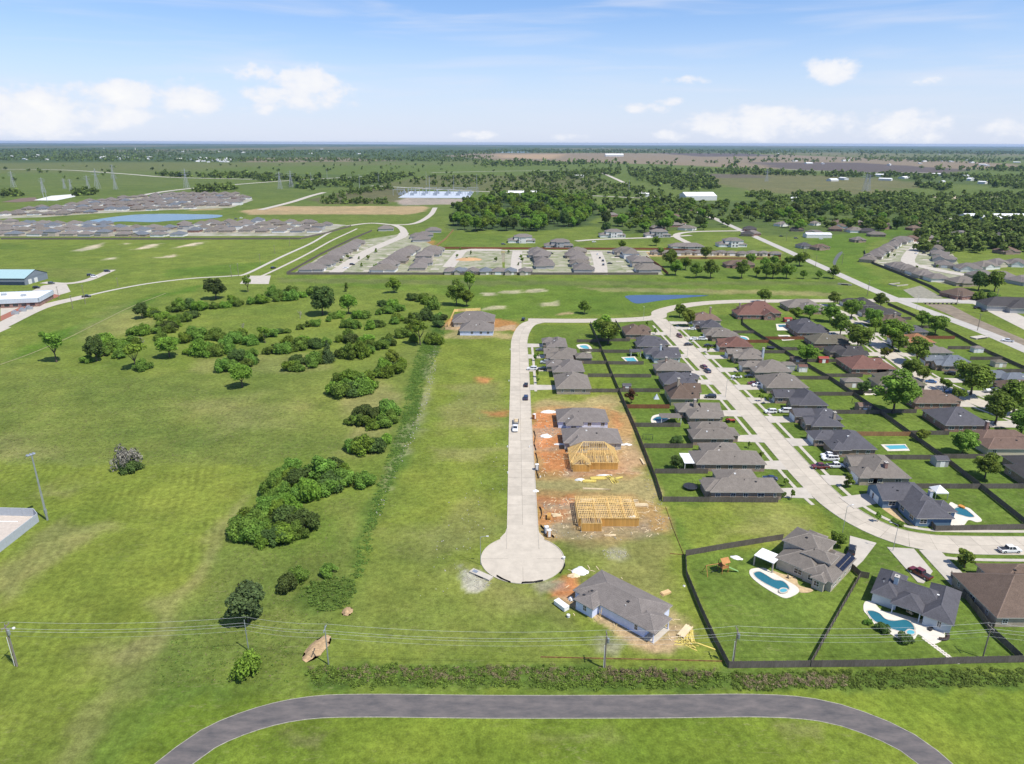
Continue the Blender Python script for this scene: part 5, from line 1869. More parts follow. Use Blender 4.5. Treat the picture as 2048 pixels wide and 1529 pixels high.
dead(*G(487, 668), 3.5, 8.0, 'pale dead trunk rising from the shrubs')
for px, py, r, kd, lab in [(500, 1352, 3.4, 'freshbush2', 'round bright bush under the second power pole'), (731, 972, 4.2, 'bush', 'round bush beside the weedy ditch, apart from the thickets'),
                           (578, 1180, 3.4, 'darkbush', 'ragged dark bush near the field corner'), (600, 1163, 3.2, 'bush', 'ragged upright bush behind its dark neighbour'), (662, 1152, 2.6, 'bush', 'small bush on the weedy patch'),
                           (173, 731, 3.2, 'bush', 'low bush at the foot of the tall dark upright tree')]:
    tree(kd, *G(px, py), r, lab, None, 'bush', 'bush')
# --- thickets: rows of shrubs, each shrub its own
THICK = [('the western thicket', [(205, 718), (222, 708), (240, 704), (255, 712), (235, 722), (213, 700), (266, 700), (288, 744)], 5.0),
         ('the bank-side shrubs', [(302, 637), (322, 643), (345, 646), (370, 648), (385, 641)], 4.4), ('the second western row', [(268, 676), (290, 675), (312, 672), (335, 668), (348, 660), (322, 685)], 4.8),
         ('the northern thicket', [(350, 628), (375, 622), (400, 625), (425, 622), (450, 620), (475, 616), (500, 612), (525, 610), (555, 606), (580, 604), (570, 592), (600, 598), (620, 594), (545, 596), (460, 604)], 4.8),
         ('the thicket behind the wide tree', [(372, 690), (395, 685), (420, 682), (445, 684), (470, 690), (480, 678), (380, 712), (405, 716), (430, 716), (452, 708)], 5.2),
         ('the thicket behind the lone round tree', [(448, 746), (468, 744), (490, 738), (510, 730), (505, 716), (478, 726)], 4.6),
         ('the long middle row', [(500, 693), (520, 684), (545, 676), (572, 669), (600, 662), (628, 655), (655, 646), (680, 638)], 3.6),
         ('the broad middle thicket', [(545, 710), (565, 709), (588, 706), (610, 702), (632, 699), (650, 694), (575, 696), (605, 690)], 4.4),
         ('the thicket beside the pointed cedar', [(582, 744), (604, 745), (625, 738), (642, 728), (595, 730), (625, 722)], 4.2),
         ('the thicket right of the pointed cedar', [(676, 716), (698, 718), (720, 716), (742, 710), (765, 700), (776, 692), (700, 702), (740, 694)], 4.4),
         ('the upper middle thicket', [(682, 686), (704, 688), (726, 688), (738, 694), (700, 678)], 4.0), ('the row under the bright tree', [(690, 658), (712, 660), (738, 660), (762, 656), (786, 650), (800, 644), (700, 650)], 4.0),
         ('the row near the tiny lone tree', [(712, 640), (732, 638), (755, 632), (780, 628), (800, 624), (765, 614)], 3.8),
         ('the thicket beside the new subdivision grass', [(828, 644), (850, 640), (868, 642), (885, 640), (862, 620), (845, 604), (868, 602), (825, 602), (876, 655)], 4.6),
         ('the thicket at the head of the ditch', [(800, 678), (815, 676), (822, 648), (830, 684), (858, 686), (870, 690)], 4.2),
         ('the large thicket above the ditch bend', [(668, 790), (686, 796), (706, 794), (728, 786), (748, 776), (690, 776), (715, 768), (680, 768), (735, 764)], 4.8),
         ('the thicket under the yellow-green tree', [(752, 756), (772, 756), (792, 748), (804, 738), (768, 742)], 4.2),
         ('the oval thicket beside the ditch', [(706, 850), (726, 856), (748, 858), (770, 856), (788, 846), (716, 836), (745, 836), (775, 834)], 4.2),
         ('the two-tone thicket beside the ditch', [(704, 903), (726, 907), (770, 888)], 4.0),
         ('the big thicket at the mown edge', [(552, 990), (576, 1000), (602, 1004), (628, 998), (655, 986), (680, 970), (692, 952), (565, 962), (600, 970), (640, 962), (668, 945), (585, 945)], 4.6),
         ('the neck between the two biggest thickets', [(538, 1022), (562, 1024), (584, 1018), (550, 1005)], 3.6),
         ('the nearest large thicket', [(484, 1072), (508, 1084), (534, 1092), (562, 1086), (592, 1078), (498, 1054), (528, 1062), (560, 1056), (590, 1050), (612, 1060)], 4.2)]
for what, pts, r in THICK:
    pts = pts + [((a[0] + c[0]) / 2, (a[1] + c[1]) / 2 - 2) for a, c in zip(pts[:-1], pts[1:]) if math.hypot(a[0] - c[0], a[1] - c[1]) < 42][::2]
    for i, (px, py) in enumerate(pts):
        x, y = G(px, py)
        kd = R.choice(('bush', 'bush', 'bush', 'bush', 'freshbush', 'freshbush', 'darkbush'))
        tree(kd, x + R.uniform(-.8, .8), y + R.uniform(-.8, .8), r * R.uniform(.68, 1.25), {'bush': 'mid', 'freshbush': 'bright', 'darkbush': 'dark'}[kd] + ' green shrub merged into ' + what, 'shrubs of ' + what, 'bush', 'shrub', R.uniform(.8, 1.3))
tree('darkbush', *G(752, 903), 5.0, 'darkest round shrub of the two-tone thicket by the ditch', None, 'bush', 'shrub', 1.0)

# --- loose growth: weeds along the ditch, brush along the track fence
def scatter_stuff(name, label, leaf, pts, n_each, size, spread, hgt, seed):
    rs = np.random.default_rng(seed)
    Vs, vals = [], []
    for (x, y, s) in pts:
        n = int(n_each * s)
        V, val = leaf_arrays(rs, 'dome', n, size / max(s * spread, .2), 6)
        V = V * np.array([spread * s, spread * s, hgt * s]) + np.array([x, y, hgt * s * .3])
        V[:, 2] = np.maximum(V[:, 2], .02)
        Vs.append(V)
        vals.append(val)
    o = ob(name, quads_mesh(name, np.concatenate(Vs), np.concatenate(vals), LEAF[leaf]), kind='stuff', label=label)
    return o


def in_poly(pts, n, seed, smin=.7, smax=1.3):
    rs = np.random.default_rng(seed)
    P_ = np.array(pts)
    lo, hi = P_.min(0), P_.max(0)
    o = []
    while len(o) < n:
        q = lo + (hi - lo) * rs.random((n * 3, 2))
        d = poly_dist(q[:, 0], q[:, 1], pts)
        for (x, y), dd in zip(q, d):
            if dd > 0 and len(o) < n:
                o.append((x, y, rs.uniform(smin, smax)))
    return o


DITCH = GP([(872, 655), (890, 652), (880, 700), (850, 760), (836, 830), (820, 880), (788, 960), (758, 1040), (742, 1110), (726, 1158), (704, 1160), (732, 1060), (762, 960), (802, 850), (815, 780), (836, 700)])
scatter_stuff('ditch_weeds', 'dense green weeds filling the ditch beside the lots', 'weed', in_poly(DITCH, 1500, 2, .4, 1.2), 44, .15, 1.25, .42, 5)
scatter_stuff('ditch_weeds', 'patch of green weeds below the ragged bushes', 'weed', in_poly(GP([(605, 1172), (720, 1150), (712, 1208), (650, 1232), (610, 1205)]), 150, 3), 38, .16, .9, .55, 6)
BR = GP([(612, 1352), (640, 1338), (760, 1336), (1000, 1334), (1200, 1338), (1455, 1342), (1460, 1352), (1460, 1372), (1300, 1376), (900, 1374), (640, 1376)])
scatter_stuff('brush_strip', 'tangled green brush along the near side of the lots', 'bush', in_poly(BR, 300, 7, .3, 1.35), 110, .14, 1.25, .55, 8)
scatter_stuff('strip_weeds', 'bright rank weeds along the near edge of the brush', 'weed', in_poly(BR, 500, 107, .3, 1.0), 40, .14, 1.1, .45, 108)
scatter_stuff('dry_brush', 'grey-brown leafless brush mixed into the green strip', 'grey', in_poly(GP([(620, 1340), (1200, 1334), (1440, 1340), (1400, 1362), (640, 1364)]), 170, 9, .4, 1.25), 110, .09, 1.3, .6, 10)
scatter_stuff('grey_brush', 'grey brush beside the leaning pole', 'grey', in_poly(GP([(1220, 1340), (1430, 1342), (1430, 1362), (1230, 1362)]), 40, 19, .6, 1.1), 90, .10, 1.1, 1.2, 11)
BR2 = GP([(1465, 1345), (1620, 1340), (1900, 1334), (2060, 1330), (2060, 1362), (1800, 1372), (1470, 1378)])
scatter_stuff('fence_brush', 'rank green weeds below the back yard fences', 'weed', in_poly(BR2, 520, 12, .4, 1.0), 60, .14, 1.1, .5, 13)
scatter_stuff('dead_stalks', 'pile of pale dead branches below the fence', 'straw', in_poly(GP([(1480, 1352), (1600, 1344), (1700, 1352), (1690, 1368), (1500, 1374)]), 110, 14, .5, 1.0), 70, .13, 1.2, .5, 15)
scatter_stuff('field_weeds', 'low tufts of weeds on the unmown corner', 'weed', in_poly(GP([(340, 1290), (430, 1230), (560, 1240), (600, 1370), (300, 1378)]), 160, 16, .3, .7), 16, .13, .7, .35, 17)
RF = GP([(-40, 880), (60, 760), (300, 760), (480, 800), (640, 800), (690, 900), (540, 930), (0, 930)])
RF2 = GP([(560, 1010), (700, 1000), (715, 1180), (560, 1375), (290, 1380), (420, 1180), (470, 1110)])
scatter_stuff('straw_tufts', 'dry straw tufts in the unmown field', 'straw', in_poly(RF, 2200, 31, .25, .8), 12, .12, .8, .16, 32)
scatter_stuff('grass_tufts', 'green tufts in the unmown field', 'weed', in_poly(RF, 2400, 33, .25, .9), 12, .13, .8, .18, 34)
scatter_stuff('corner_tufts', 'rough tufts on the unmown field corner', 'weed', in_poly(RF2, 1600, 35, .2, .7), 12, .11, .8, .2, 36)
scatter_stuff('corner_straw', 'dry straw tufts on the unmown field corner', 'straw', in_poly(RF2, 700, 37, .2, .6), 12, .10, .8, .16, 38)
scatter_stuff('lot_tufts', 'weedy tufts on the empty building lots', 'weed', in_poly(GP([(880, 690), (1012, 690), (1012, 1060), (950, 1180), (1200, 1310), (720, 1300), (770, 1060), (850, 860)]), 1500, 39, .15, .5), 10, .10, .8, .18, 40)

# ================================================================ building site
def frame_house(cx, cy, x0, x1, y0, y1, label, trusses, bump, name='timber_frame_house', sheath='S'):
    """open timber frame: slab, studs, sheathing panels, plates, rafters; local metres"""
    r = root(name, label, 'timber frame', (cx, cy, 0))
    b = MB()
    b.box(x0 - .2, x1 + .2, y0 - .2, y1 + .2, 0, .15)
    b.box(bump[0] - .2, bump[1] + .2, bump[2] - .2, y0 - .2, 0, .15)
    ob('floor_slab', b.me('floor_slab', mat('dusty_slab', (.36, .27, .17), var=.2)), r)
    H_ = 2.75
    st = MB()
    st.box(-.04, .04, -.07, .07, 0, H_ - .15)
    stud = st.me('stud', TIMBER)

    def wall(xa, ya, xb, yb, sp=.6, panel=False):
        d = math.hypot(xb - xa, yb - ya)
        th = math.atan2(yb - ya, xb - xa)
        n = max(2, int(d / sp))
        for i in range(n + 1):
            o = ob('stud', stud, r, (xa + (xb - xa) * i / n, ya + (yb - ya) * i / n, .15), th)
        p = MB()
        p.bar((xa, ya, H_ + .02), (xb, yb, H_ + .02), .14, .09)
        ob('top_plate', p.me('top_plate', TIMBER), r)
        if panel:
            k = max(1, round(d / 1.22))
            w = d / k
            for i in range(k):
                q = MB()
                q.box(.01, w - .01, -.085, -.072, .12, H_ - .05)
                ob('sheathing_panel', q.me('sheathing_panel', OSB), r, (xa + math.cos(th) * w * i, ya + math.sin(th) * w * i, 0), th)
    bx0, bx1, by0 = bump
    wall(x0, y0, bx0, y0, panel=True)
    wall(bx1, y0, x1, y0, panel=True)
    wall(bx0, by0, bx1, by0, panel=True)
    wall(bx0, y0, bx0, by0, panel=False)
    wall(bx1, by0, bx1, y0, panel=True)
    wall(x1, y0, x1, y1)
    wall(x1, y1, x0, y1)
    wall(x0, y1, x0, y0, .45)
    for t in (.3, .55, .78):
        wall(x0 + (x1 - x0) * t, y0 + .3, x0 + (x1 - x0) * t, y1 - .3, .7)
    wall(x0 + .3, (y0 + y1) / 2, x1 - .3, (y0 + y1) / 2, .7)
    rf = MB
    z0 = H_ + .06
    if trusses == 'hip':
        # common rafters up to a ridge, hips at the ends, jack rafters
        ov = .5
        X0, X1, Y0, Y1 = x0 - ov, x1 + ov, y0 - ov, y1 + ov
        hf = (Y1 - Y0) / 2
        ym = (Y0 + Y1) / 2
        zr = z0 + hf * .8

        def raf(a, c, w=.05, h=.16, nm='rafter'):
            q = MB()
            q.bar(a, c, w * 1.7, h)
            ob(nm, q.me(nm, TIMBER), r)
        rx0, rx1 = X0 + hf * .75, X1 - hf * .75
        raf((rx0, ym, zr), (rx1, ym, zr), .06, .22, 'ridge_board')
        for sx_, rx in ((X0, rx0), (X1, rx1)):
            for sy_ in (Y0, Y1):
                raf((sx_, sy_, z0), (rx, ym, zr), .07, .2, 'hip_rafter')
        n = int((X1 - X0) / .6)
        for i in range(n + 1):
            x = X0 + (X1 - X0) * i / n
            t = 1.0 if rx0 <= x <= rx1 else ((x - X0) / (rx0 - X0) if x < rx0 else (X1 - x) / (X1 - rx1))
            for sy_ in (Y0, Y1):
                raf((x, sy_, z0), (x, sy_ + (ym - sy_) * t, z0 + (zr - z0) * t))
            if i % 2 == 0:
                raf((x, Y0 + .6, z0 + .02), (x, Y1 - .6, z0 + .02), .05, .14, 'ceiling_joist')
                if t > .5:
                    for sg in (-1, 1):
                        raf((x, ym + sg * hf * .45, z0), (x, ym + sg * hf * .45, z0 + (zr - z0) * .52), .05, .09, 'purlin_brace')
        n = int((Y1 - Y0) / .6)
        for i in range(n + 1):
            y = Y0 + (Y1 - Y0) * i / n
            t = 1 - abs(y - ym) / hf
            raf((X0, y, z0), (X0 + (rx0 - X0) * t, y, z0 + (zr - z0) * t))
            raf((X1, y, z0), (X1 + (rx1 - X1) * t, y, z0 + (zr - z0) * t))
        # gable over the projecting garage
        gx = (bx0 + bx1) / 2
        gz = z0 + (bx1 - bx0) / 2 * .95
        raf((gx, by0 - .4, gz), (gx, ym - 1.0, gz), .06, .2, 'ridge_board')
        k = int((y0 + 3 - by0) / .6)
        for i in range(k + 1):
            y = by0 - .4 + .6 * i
            for sx_ in (bx0 - .4, bx1 + .4):
                raf((sx_, y, z0), (gx, y, gz))
        for j in range(7):
            x = bx0 + (bx1 - bx0) * (j + .5) / 7
            raf((x, by0, z0), (x, by0, z0 + (gz - z0) * (1 - abs(x - gx) / ((bx1 - bx0) / 2)) - .05), .05, .09, 'gable_stud')
        for zz, f in ((z0 + .75, .25), (z0 + 1.5, .5), (z0 + 2.2, .74)):
            raf((X0 + (rx0 - X0) * f, Y0 + hf * f, zz), (X1 - (X1 - rx1) * f, Y0 + hf * f, zz), .05, .12, 'purlin')
    else:
        # flat joists just laid, with blocking between
        n = int((x1 - x0) / .5)
        for i in range(n + 1):
            x = x0 + (x1 - x0) * i / n
            q = MB()
            q.bar((x, y0 - .3, z0 + .1), (x, y1 + .3, z0 + .1), .1, .2)
            ob('joist', q.me('joist', TIMBER), r)
        m2 = 10
        for i in range(m2 + 1):
            y = y0 + (y1 - y0) * i / m2
            q = MB()
            q.bar((x0, y, z0 + .24), (x1, y, z0 + .24), .13, .1)
            ob('strongback', q.me('strongback', TIMBER), r)
        for i in range(int((bx1 - bx0) / .6) + 1):
            x = bx0 + .6 * i
            q = MB()
            q.bar((x, by0, z0 + .1), (x, y0, z0 + .1), .05, .18)
            ob('joist', q.me('joist', TIMBER), r)
        for i in range(26):
            x, y = R.uniform(x0, x1), R.uniform(y0 + 1, y1)
            L_ = R.uniform(2, 4.5)
            a = R.choice((0, 0, .1, 1.5, -.2))
            q = MB()
            q.bar((x, y, z0 + .34), (min(x + L_ * math.cos(a), x1 + .8), min(y + L_ * math.sin(a), y1 + .6), z0 + .36 + R.uniform(0, .1)), .09, .05)
            ob('loose_board', q.me('loose_board', TIMBER), r)
        for i in range(5):
            x = R.uniform(x0 + 6, x1 - 4)
            q = MB()
            q.bar((x, y1 - 1.2, z0), (x + R.uniform(-.4, .4), y1 - 1, z0 + R.uniform(1.0, 1.9)), .06, .09)
            ob('prop', q.me('prop', TIMBER), r)
    return r


frame_house(28.6, 217.5, -8.3, 7.4, -4.9, 6.6, 'open timber-framed house with steep hipped rafters, no roof yet', 'hip', (-7.9, -2.3, -6.6))
frame_house(28.6, 182.0, -9.2, 8.2, -6.2, 6.4, 'open timber-framed house with flat joists and no rafters', 'flat', (-8.6, -2.9, -9.0))


def pile(px, py, n, L_, w, spread, matl, label, ang=0.0, cat='lumber', name='lumber_stack', layers=3, h=.12):
    x, y = G(px, py)
    r = root(name, label, cat, (x, y, 0), ang)
    k = 0
    per = max(1, n // layers)
    for l in range(layers):
        for i in range(per):
            b = MB()
            b.box(-L_ / 2, L_ / 2, -w / 2, w / 2, 0, h)
            o = ob('board', b.me('board', matl), r, (R.uniform(-.3, .3), (i - per / 2) * (w + .03) + R.uniform(-.02, .02), l * (h + .005)), R.uniform(-spread, spread))
    return r


YELW = mat('yellow_lumber', (.62, .50, .13), var=.15, obj_var=.2)
PALET = mat('pale_lumber', (.60, .48, .30), var=.15, obj_var=.15)
pile(1180, 962, 12, 4.2, .3, .12, YELW, 'loose yellow boards dumped south of the hipped frame')
pile(1198, 956, 15, 5.0, .28, .06, YELW, 'yellow stack of boards near the hipped frame', .1)
pile(1225, 958, 14, 5.5, .22, .25, YELW, 'fanned yellow rafters lying beside the yellow stack', rad(110), layers=2)
pile(1238, 955, 6, 2.6, .3, .15, YELW, 'short yellow offcuts at the end of the fanned rafters', .4, layers=2)
pile(1195, 977, 4, 9.0, .18, .05, PALET, 'long pale boards lying on the grass between the two frames', -.08, layers=1)
pile(1285, 923, 10, 4.4, .3, .02, PALET, 'pale wrapped lumber bundle beside the long back fence', rad(96), layers=4)
pile(1280, 1010, 24, 5.2, .25, .04, PALET, 'tall pale lumber stack right behind the flat-joist frame', 0, layers=4)
pile(1262, 1001, 10, 4.5, .3, .1, PALET, 'loose pale planks behind the flat-joist frame', .05, layers=2)
pile(1178, 1000, 10, 5.0, .3, .12, PALET, 'heap of planks north of the flat-joist frame', .05, layers=2)
pile(1096, 1036, 9, 2.4, 1.1, .02, OSB, 'stack of plywood sheets beside the cul-de-sac street', rad(85), layers=9)
pile(1114, 1030, 8, 2.6, .4, .3, PALET, 'small untidy plank heap near the plywood stack', .3, layers=2)
pile(1222, 1070, 6, 3.0, .25, .1, PALET, 'short lumber stack south of the flat-joist frame', .05, layers=2)
pile(1372, 1262, 24, 4.4, .26, .03, PALET, 'neat pale lumber stack at the corner of the slanting house', rad(52), layers=4)
pile(1381, 1270, 20, 4.2, .16, .16, YELW, 'splayed yellow studs beside the neat lumber stack', rad(78), layers=2)
pile(1377, 1285, 10, 5.0, .14, .5, YELW, 'scattered yellow boards south of the neat lumber stack', rad(-30), layers=1)
pile(1410, 1288, 2, 5.5, .16, .05, YELW, 'single long yellow board lying on the grass', rad(-28), layers=1)
pile(1330, 1183, 4, 2.4, 1.2, .02, mat('raw_plywood', (.58, .40, .20)), 'square plywood sheets lying in the grass', .5, layers=4)
pile(1265, 1033, 4, 2.5, 1.1, .05, WHITEP, 'white sheathing boards leaning by the flat-joist frame', .5, layers=4)

def tarp(px, py, w, d, h, label, matl=PVC, name='tarp_heap', cat='heap', ang=0.0, seed=1):
    """a rumpled covered heap"""
    x, y = G(px, py)
    rr = np.random.default_rng(seed + int(px))
    n = 14
    V, F = [], []
    for i in range(n):
        for j in range(n):
            u, v = i / (n - 1) * 2 - 1, j / (n - 1) * 2 - 1
            q_ = math.hypot(u, v) / (1.0 + .12 * math.sin(3 * math.atan2(v, u) + seed))
            e = max(0.0, 1 - q_ ** 2.5) ** .7
            k_ = max(abs(u), abs(v)) / max(math.hypot(u, v), 1e-6)
            u, v = u * k_, v * k_
            V.append((u * w / 2 + rr.normal() * .04, v * d / 2 + rr.normal() * .04, max(0, h * e * (.82 + .3 * rr.random()))))
    for i in range(n - 1):
        for j in range(n - 1):
            F.append((i * n + j, (i + 1) * n + j, (i + 1) * n + j + 1, i * n + j + 1))
    return ob(name, mesh(name, V, F, matl, smooth=True), None, (x, y, 0), ang, label=label, cat=cat)


tarp(1098, 825, 7.0, 1.8, 1.0, 'white wrapped bundle lying west of the northern wrapped house', seed=3)
tarp(1093, 873, 4.6, 2.8, .9, 'crumpled white sheeting on the orange dirt', seed=4)
tarp(1122, 889, 5.0, 1.2, .5, 'strip of white sheeting beside the hipped frame', seed=5)
tarp(1253, 889, 4.6, 1.2, .6, 'white wrapped roll east of the hipped frame', seed=6)
tarp(1161, 960, 3.4, 1.5, .7, 'white plastic heap left of the yellow boards', seed=7)
tarp(1210, 950, 5.4, .8, .4, 'thin white trim boards in front of the hipped frame', seed=8)
tarp(1073, 982, 2.0, 2.0, .25, 'spill of white powder at the kerb', seed=9)
tarp(1163, 1143, 4.6, 3.4, 1.1, 'heap of white sheeting and rubbish beside the slanting house', seed=10)
tarp(1150, 1152, 3.2, 1.6, .7, 'heap of tan cardboard and timber scraps beside the white sheeting', PALET, seed=11)
tarp(1650 - 505, 1197 + 2, 1.4, 1.6, .8, 'small white bag at the corner of the slanting house', seed=12)
tarp(698, 1226, 2.6, 3.4, .7, 'small mound of bare tan earth near the power line', mat('bare_earth', (.37, .255, .14), var=.3, scale=1.5, coords='World'), 'dirt_mound', 'mound', seed=13)
tarp(638, 1300, 4.2, 9.0, .9, 'long mound of bare tan earth under the power line', mat('bare_earth', (.37, .255, .14), var=.3, scale=1.5, coords='World'), 'dirt_mound', 'mound', -.35, seed=14)
tarp(1476, 1113, 3.4, 2.0, .3, 'white tarpaulin spread on the grass near the playset', ang=-.5, seed=15)
tarp(1371, 1170, .7, .7, .3, 'scrap of white plastic near the tall dark fence', seed=16)
for (px, py, lab) in ((1140, 1234, 'small white bucket beside the slanting house'), (1130, 1118, 'white block by the turning circle kerb')):
    b = MB()
    b.tube([(0, 0, 0), (0, 0, .7)], [.35, .42], 12)
    ob('bucket', b.me('bucket', PVC), None, (*G(px, py), 0), label=lab, cat='bucket')
# long white storage box
x, y = G(1126, 1214)
r = root('storage_box', 'long white storage box near the slanting house', 'box', (x, y, 0), rad(-52))
b = MB()
b.box(-1.9, 1.9, -.75, .75, .12, 1.05)
ob('body', b.me('body', WHITEP), r)
b = MB()
b.box(-1.95, 1.95, -.8, .8, 1.05, 1.17)
ob('lid', b.me('lid', PVC), r)
b = MB()
b.box(-1.7, 1.7, -.6, -.4, 0, .12)
b.box(-1.7, 1.7, .4, .6, 0, .12)
ob('skid', b.me('skid', TIMBER), r)
# leaning props against the slanting house
for k, (px, py, px2, py2) in enumerate([(1199, 1245, 1199, 1229), (1203, 1238, 1207, 1247), (1233, 1268, 1232, 1245)]):
    x, y = G(px, py)
    b = MB()
    b.bar((0, 0, 0), (.5, .8, 2.9 - k * .3), .09, .05)
    ob('timber_prop', b.me('timber_prop', TIMBER), None, (x, y, 0), label='thin timber prop leaning at the wrapped house wall', cat='prop', group='props at the wrapped house')
# dark posts under the patio corner of the slanting house
# silt fence: low black fabric bowed along the street edge
SILT = mat('silt_fabric', (.018, .018, .02), var=.2, rough=.9)
def silt(pts, lab):
    ln = smooth_line(pts, .8)
    n = len(ln)
    V, F = [], []
    for i, (x, y) in enumerate(ln):
        w = .06 * math.sin(i * 1.7)
        V += [(x + w, y, 0), (x - w, y + w, .62 + .05 * math.sin(i * .9)), (x - w + .03, y + w, .62 + .05 * math.sin(i * .9)), (x + w + .03, y, 0)]
    for i in range(n - 1):
        a = i * 4
        F += [(a, a + 4, a + 5, a + 1), (a + 1, a + 5, a + 6, a + 2), (a + 2, a + 6, a + 7, a + 3)]
    ob('silt_fence', mesh('silt_fence', V, F, SILT), label=lab, cat='fence')
silt([(8.5, 246), (8.9, 240), (8.3, 234), (8.8, 228)], 'low black silt fence along the street by the twin unfinished houses')
silt([(8.6, 226), (9.0, 219), (8.5, 212), (8.9, 206)], 'low black silt fence along the street by the hipped frame')
silt([(8.6, 187), (9.1, 183), (8.6, 180)], 'short black silt fence by the flat-joist frame')
silt([(8.4, 176), (10.0, 172.5), (12.0, 169.5)], 'curved black silt fence at the neck of the turning circle')
silt([(14.2, 157), (13.8, 155), (12.6, 152.5)], 'black silt fence on the east rim of the turning circle')
silt([(-3.8, 151.2), (-2.0, 149.5), (-.2, 148.4)], 'black silt fence on the southwest rim of the turning circle')
silt([(2.6, 148.1), (5.5, 148.4), (8.0, 149.2)], 'black silt fence on the south rim of the turning circle')
# portable toilets, bins, mixers at the kerb
def toilet(px, py, col, lab):
    x, y = G(px, py)
    r = root('portable_toilet', lab, 'toilet', (x, y, 0), R.uniform(0, 1))
    b = MB()
    b.box(-.55, .55, -.55, .55, .1, 2.15)
    ob('cabin', b.me('cabin', col), r)
    b = MB()
    b.box(-.62, .62, -.62, .62, 0, .1)
    ob('base', b.me('base', DARK), r)
    b = MB()
    for a, c in (((-.6, -.6), (.6, -.6)), ((.6, -.6), (.6, .6)), ((.6, .6), (-.6, .6)), ((-.6, .6), (-.6, -.6))):
        b.face([(a[0], a[1], 2.15), (c[0], c[1], 2.15), (0, 0, 2.4)])
    ob('roof', b.me('roof', PVC), r)
    b = MB()
    b.box(-.35, .35, -.58, -.55, .2, 2.0)
    ob('door', b.me('door', PVC), r)
toilet(1069, 838, mat('orange_plastic', (.45, .15, .05)), 'orange-brown portable toilet at the kerb by the northern wrapped house')
toilet(1095, 1066, mat('blue_plastic', (.25, .30, .38)), 'grey portable toilet near the neck of the turning circle')
toilet(1075, 940, mat('grey_plastic', (.22, .23, .25)), 'grey portable toilet at the kerb by the hipped frame')
toilet(1100, 1073, mat('orange_plastic2', (.5, .25, .1)), 'orange portable toilet right behind the grey one')
# drain inlet beside the turning circle
x, y = G(965, 1152)
r = root('drain_inlet', 'white concrete drain inlet box beside the turning circle', 'drain', (x, y, 0), rad(-35))
b = MB()
b.box(-3.2, 3.2, -.9, .9, 0, .5)
ob('box', b.me('box', WALK), r)
b = MB()
b.box(-1.2, 1.2, -1.0, -.9, .1, .35)
ob('mouth', b.me('mouth', DARK), r)
b = MB()
b.box(-2.6, -1.2, -.5, .5, .5, .58)
ob('hatch', b.me('hatch', STEEL), r)
# rubble stones and litter, one mass
rs = np.random.default_rng(4)
b = MB()
def rubble(poly, n, s0, s1):
    for x, y, s in in_poly(poly, n, int(n * 7 + poly[0][0]), s0, s1):
        T = Matrix.Translation((x, y, s * .2)) @ Matrix.Rotation(rs.uniform(0, 6), 4, 'Z') @ Matrix.Rotation(rs.uniform(-.4, .4), 4, 'X')
        b.box(-s / 2, s / 2, -s * .35, s * .35, -s * .25, s * .3, 0, T)
rubble(GP([(868, 690), (880, 690), (868, 760), (845, 840), (830, 880), (805, 930), (780, 985), (762, 1040), (752, 1030), (775, 970), (805, 905), (835, 830), (858, 750)]), 230, .15, .5)
rubble(GP([(1205, 1100), (1258, 1098), (1262, 1114), (1212, 1118)]), 80, .12, .3)
rubble(GP([(920, 1142), (950, 1140), (988, 1168), (960, 1182), (925, 1162)]), 120, .12, .35)
rubble(GP([(1080, 1010), (1150, 990), (1330, 1050), (1240, 1080), (1100, 1075)]), 120, .15, .4)
rubble(GP([(1070, 840), (1140, 830), (1150, 940), (1080, 950)]), 110, .15, .45)
rubble(GP([(1300, 935), (1330, 1000), (1350, 1060), (1320, 1060), (1290, 960)]), 60, .15, .35)
rubble(GP([(890, 1000), (1010, 900), (1012, 1000), (900, 1200), (800, 1220)]), 60, .12, .35)
rubble(GP([(900, 780), (1015, 770), (1015, 900), (890, 900)]), 40, .12, .35)
ob('rubble', b.me('rubble', mat('pale_rubble', (.36, .34, .28), var=.25)), kind='stuff', label='scattered pale rubble stones along the ditch and on the lots')
b = MB()
for poly, n in ((GP([(1075, 830), (1150, 830), (1250, 870), (1280, 950), (1080, 955)]), 130), (GP([(1085, 995), (1320, 1000), (1330, 1070), (1090, 1080)]), 150), (GP([(1130, 1140), (1200, 1130), (1400, 1240), (1380, 1300), (1150, 1230)]), 60)):
    for x, y, s in in_poly(poly, n, n * 3, .3, 1.0):
        T = Matrix.Translation((x, y, .05)) @ Matrix.Rotation(rs.uniform(0, 6), 4, 'Z')
        b.box(-s, s, -.07, .07, -.03, .05, 0, T)
ob('timber_scraps', b.me('timber_scraps', PALET), kind='stuff', label='scattered timber offcuts on the building lots')
# orange netting along the brush
b = MB()
for (a, c) in (((1085, 1315), (1200, 1317)), ((1200, 1317), (1330, 1319)), ((1330, 1319), (1448, 1321))):
    p, q = G(*a), G(*c)
    b.bar((p[0], p[1], .16), (q[0], q[1], .16), .05, .32)
o = ob('orange_netting', b.me('orange_netting', mat('orange_net', (.26, .14, .06), var=.55, scale=1.2, coords='World')), label='low orange netting along the brush behind the slanting house', cat='netting')
b = MB()
for (a, c) in (((1333, 1012), (1348, 1055)), ((1348, 1055), (1370, 1108)), ((1342, 1106), (1370, 1108))):
    p, q = G(*a), G(*c)
    b.bar((p[0], p[1], .12), (q[0], q[1], .12), .05, .22)
o = ob('orange_netting', b.me('orange_netting', MATS['orange_net']), label='fallen orange netting between the back fences', cat='netting')

# ================================================================ vehicles
def paint(name, col):
    if name in MATS:
        return MATS[name]
    M = mat(name, col, rough=.35, var=.03, spec=.5)
    M.node_tree.nodes['Principled BSDF'].inputs['Coat Weight'].default_value = .6
    M.node_tree.nodes['Principled BSDF'].inputs['Coat Roughness'].default_value = .08
    return M


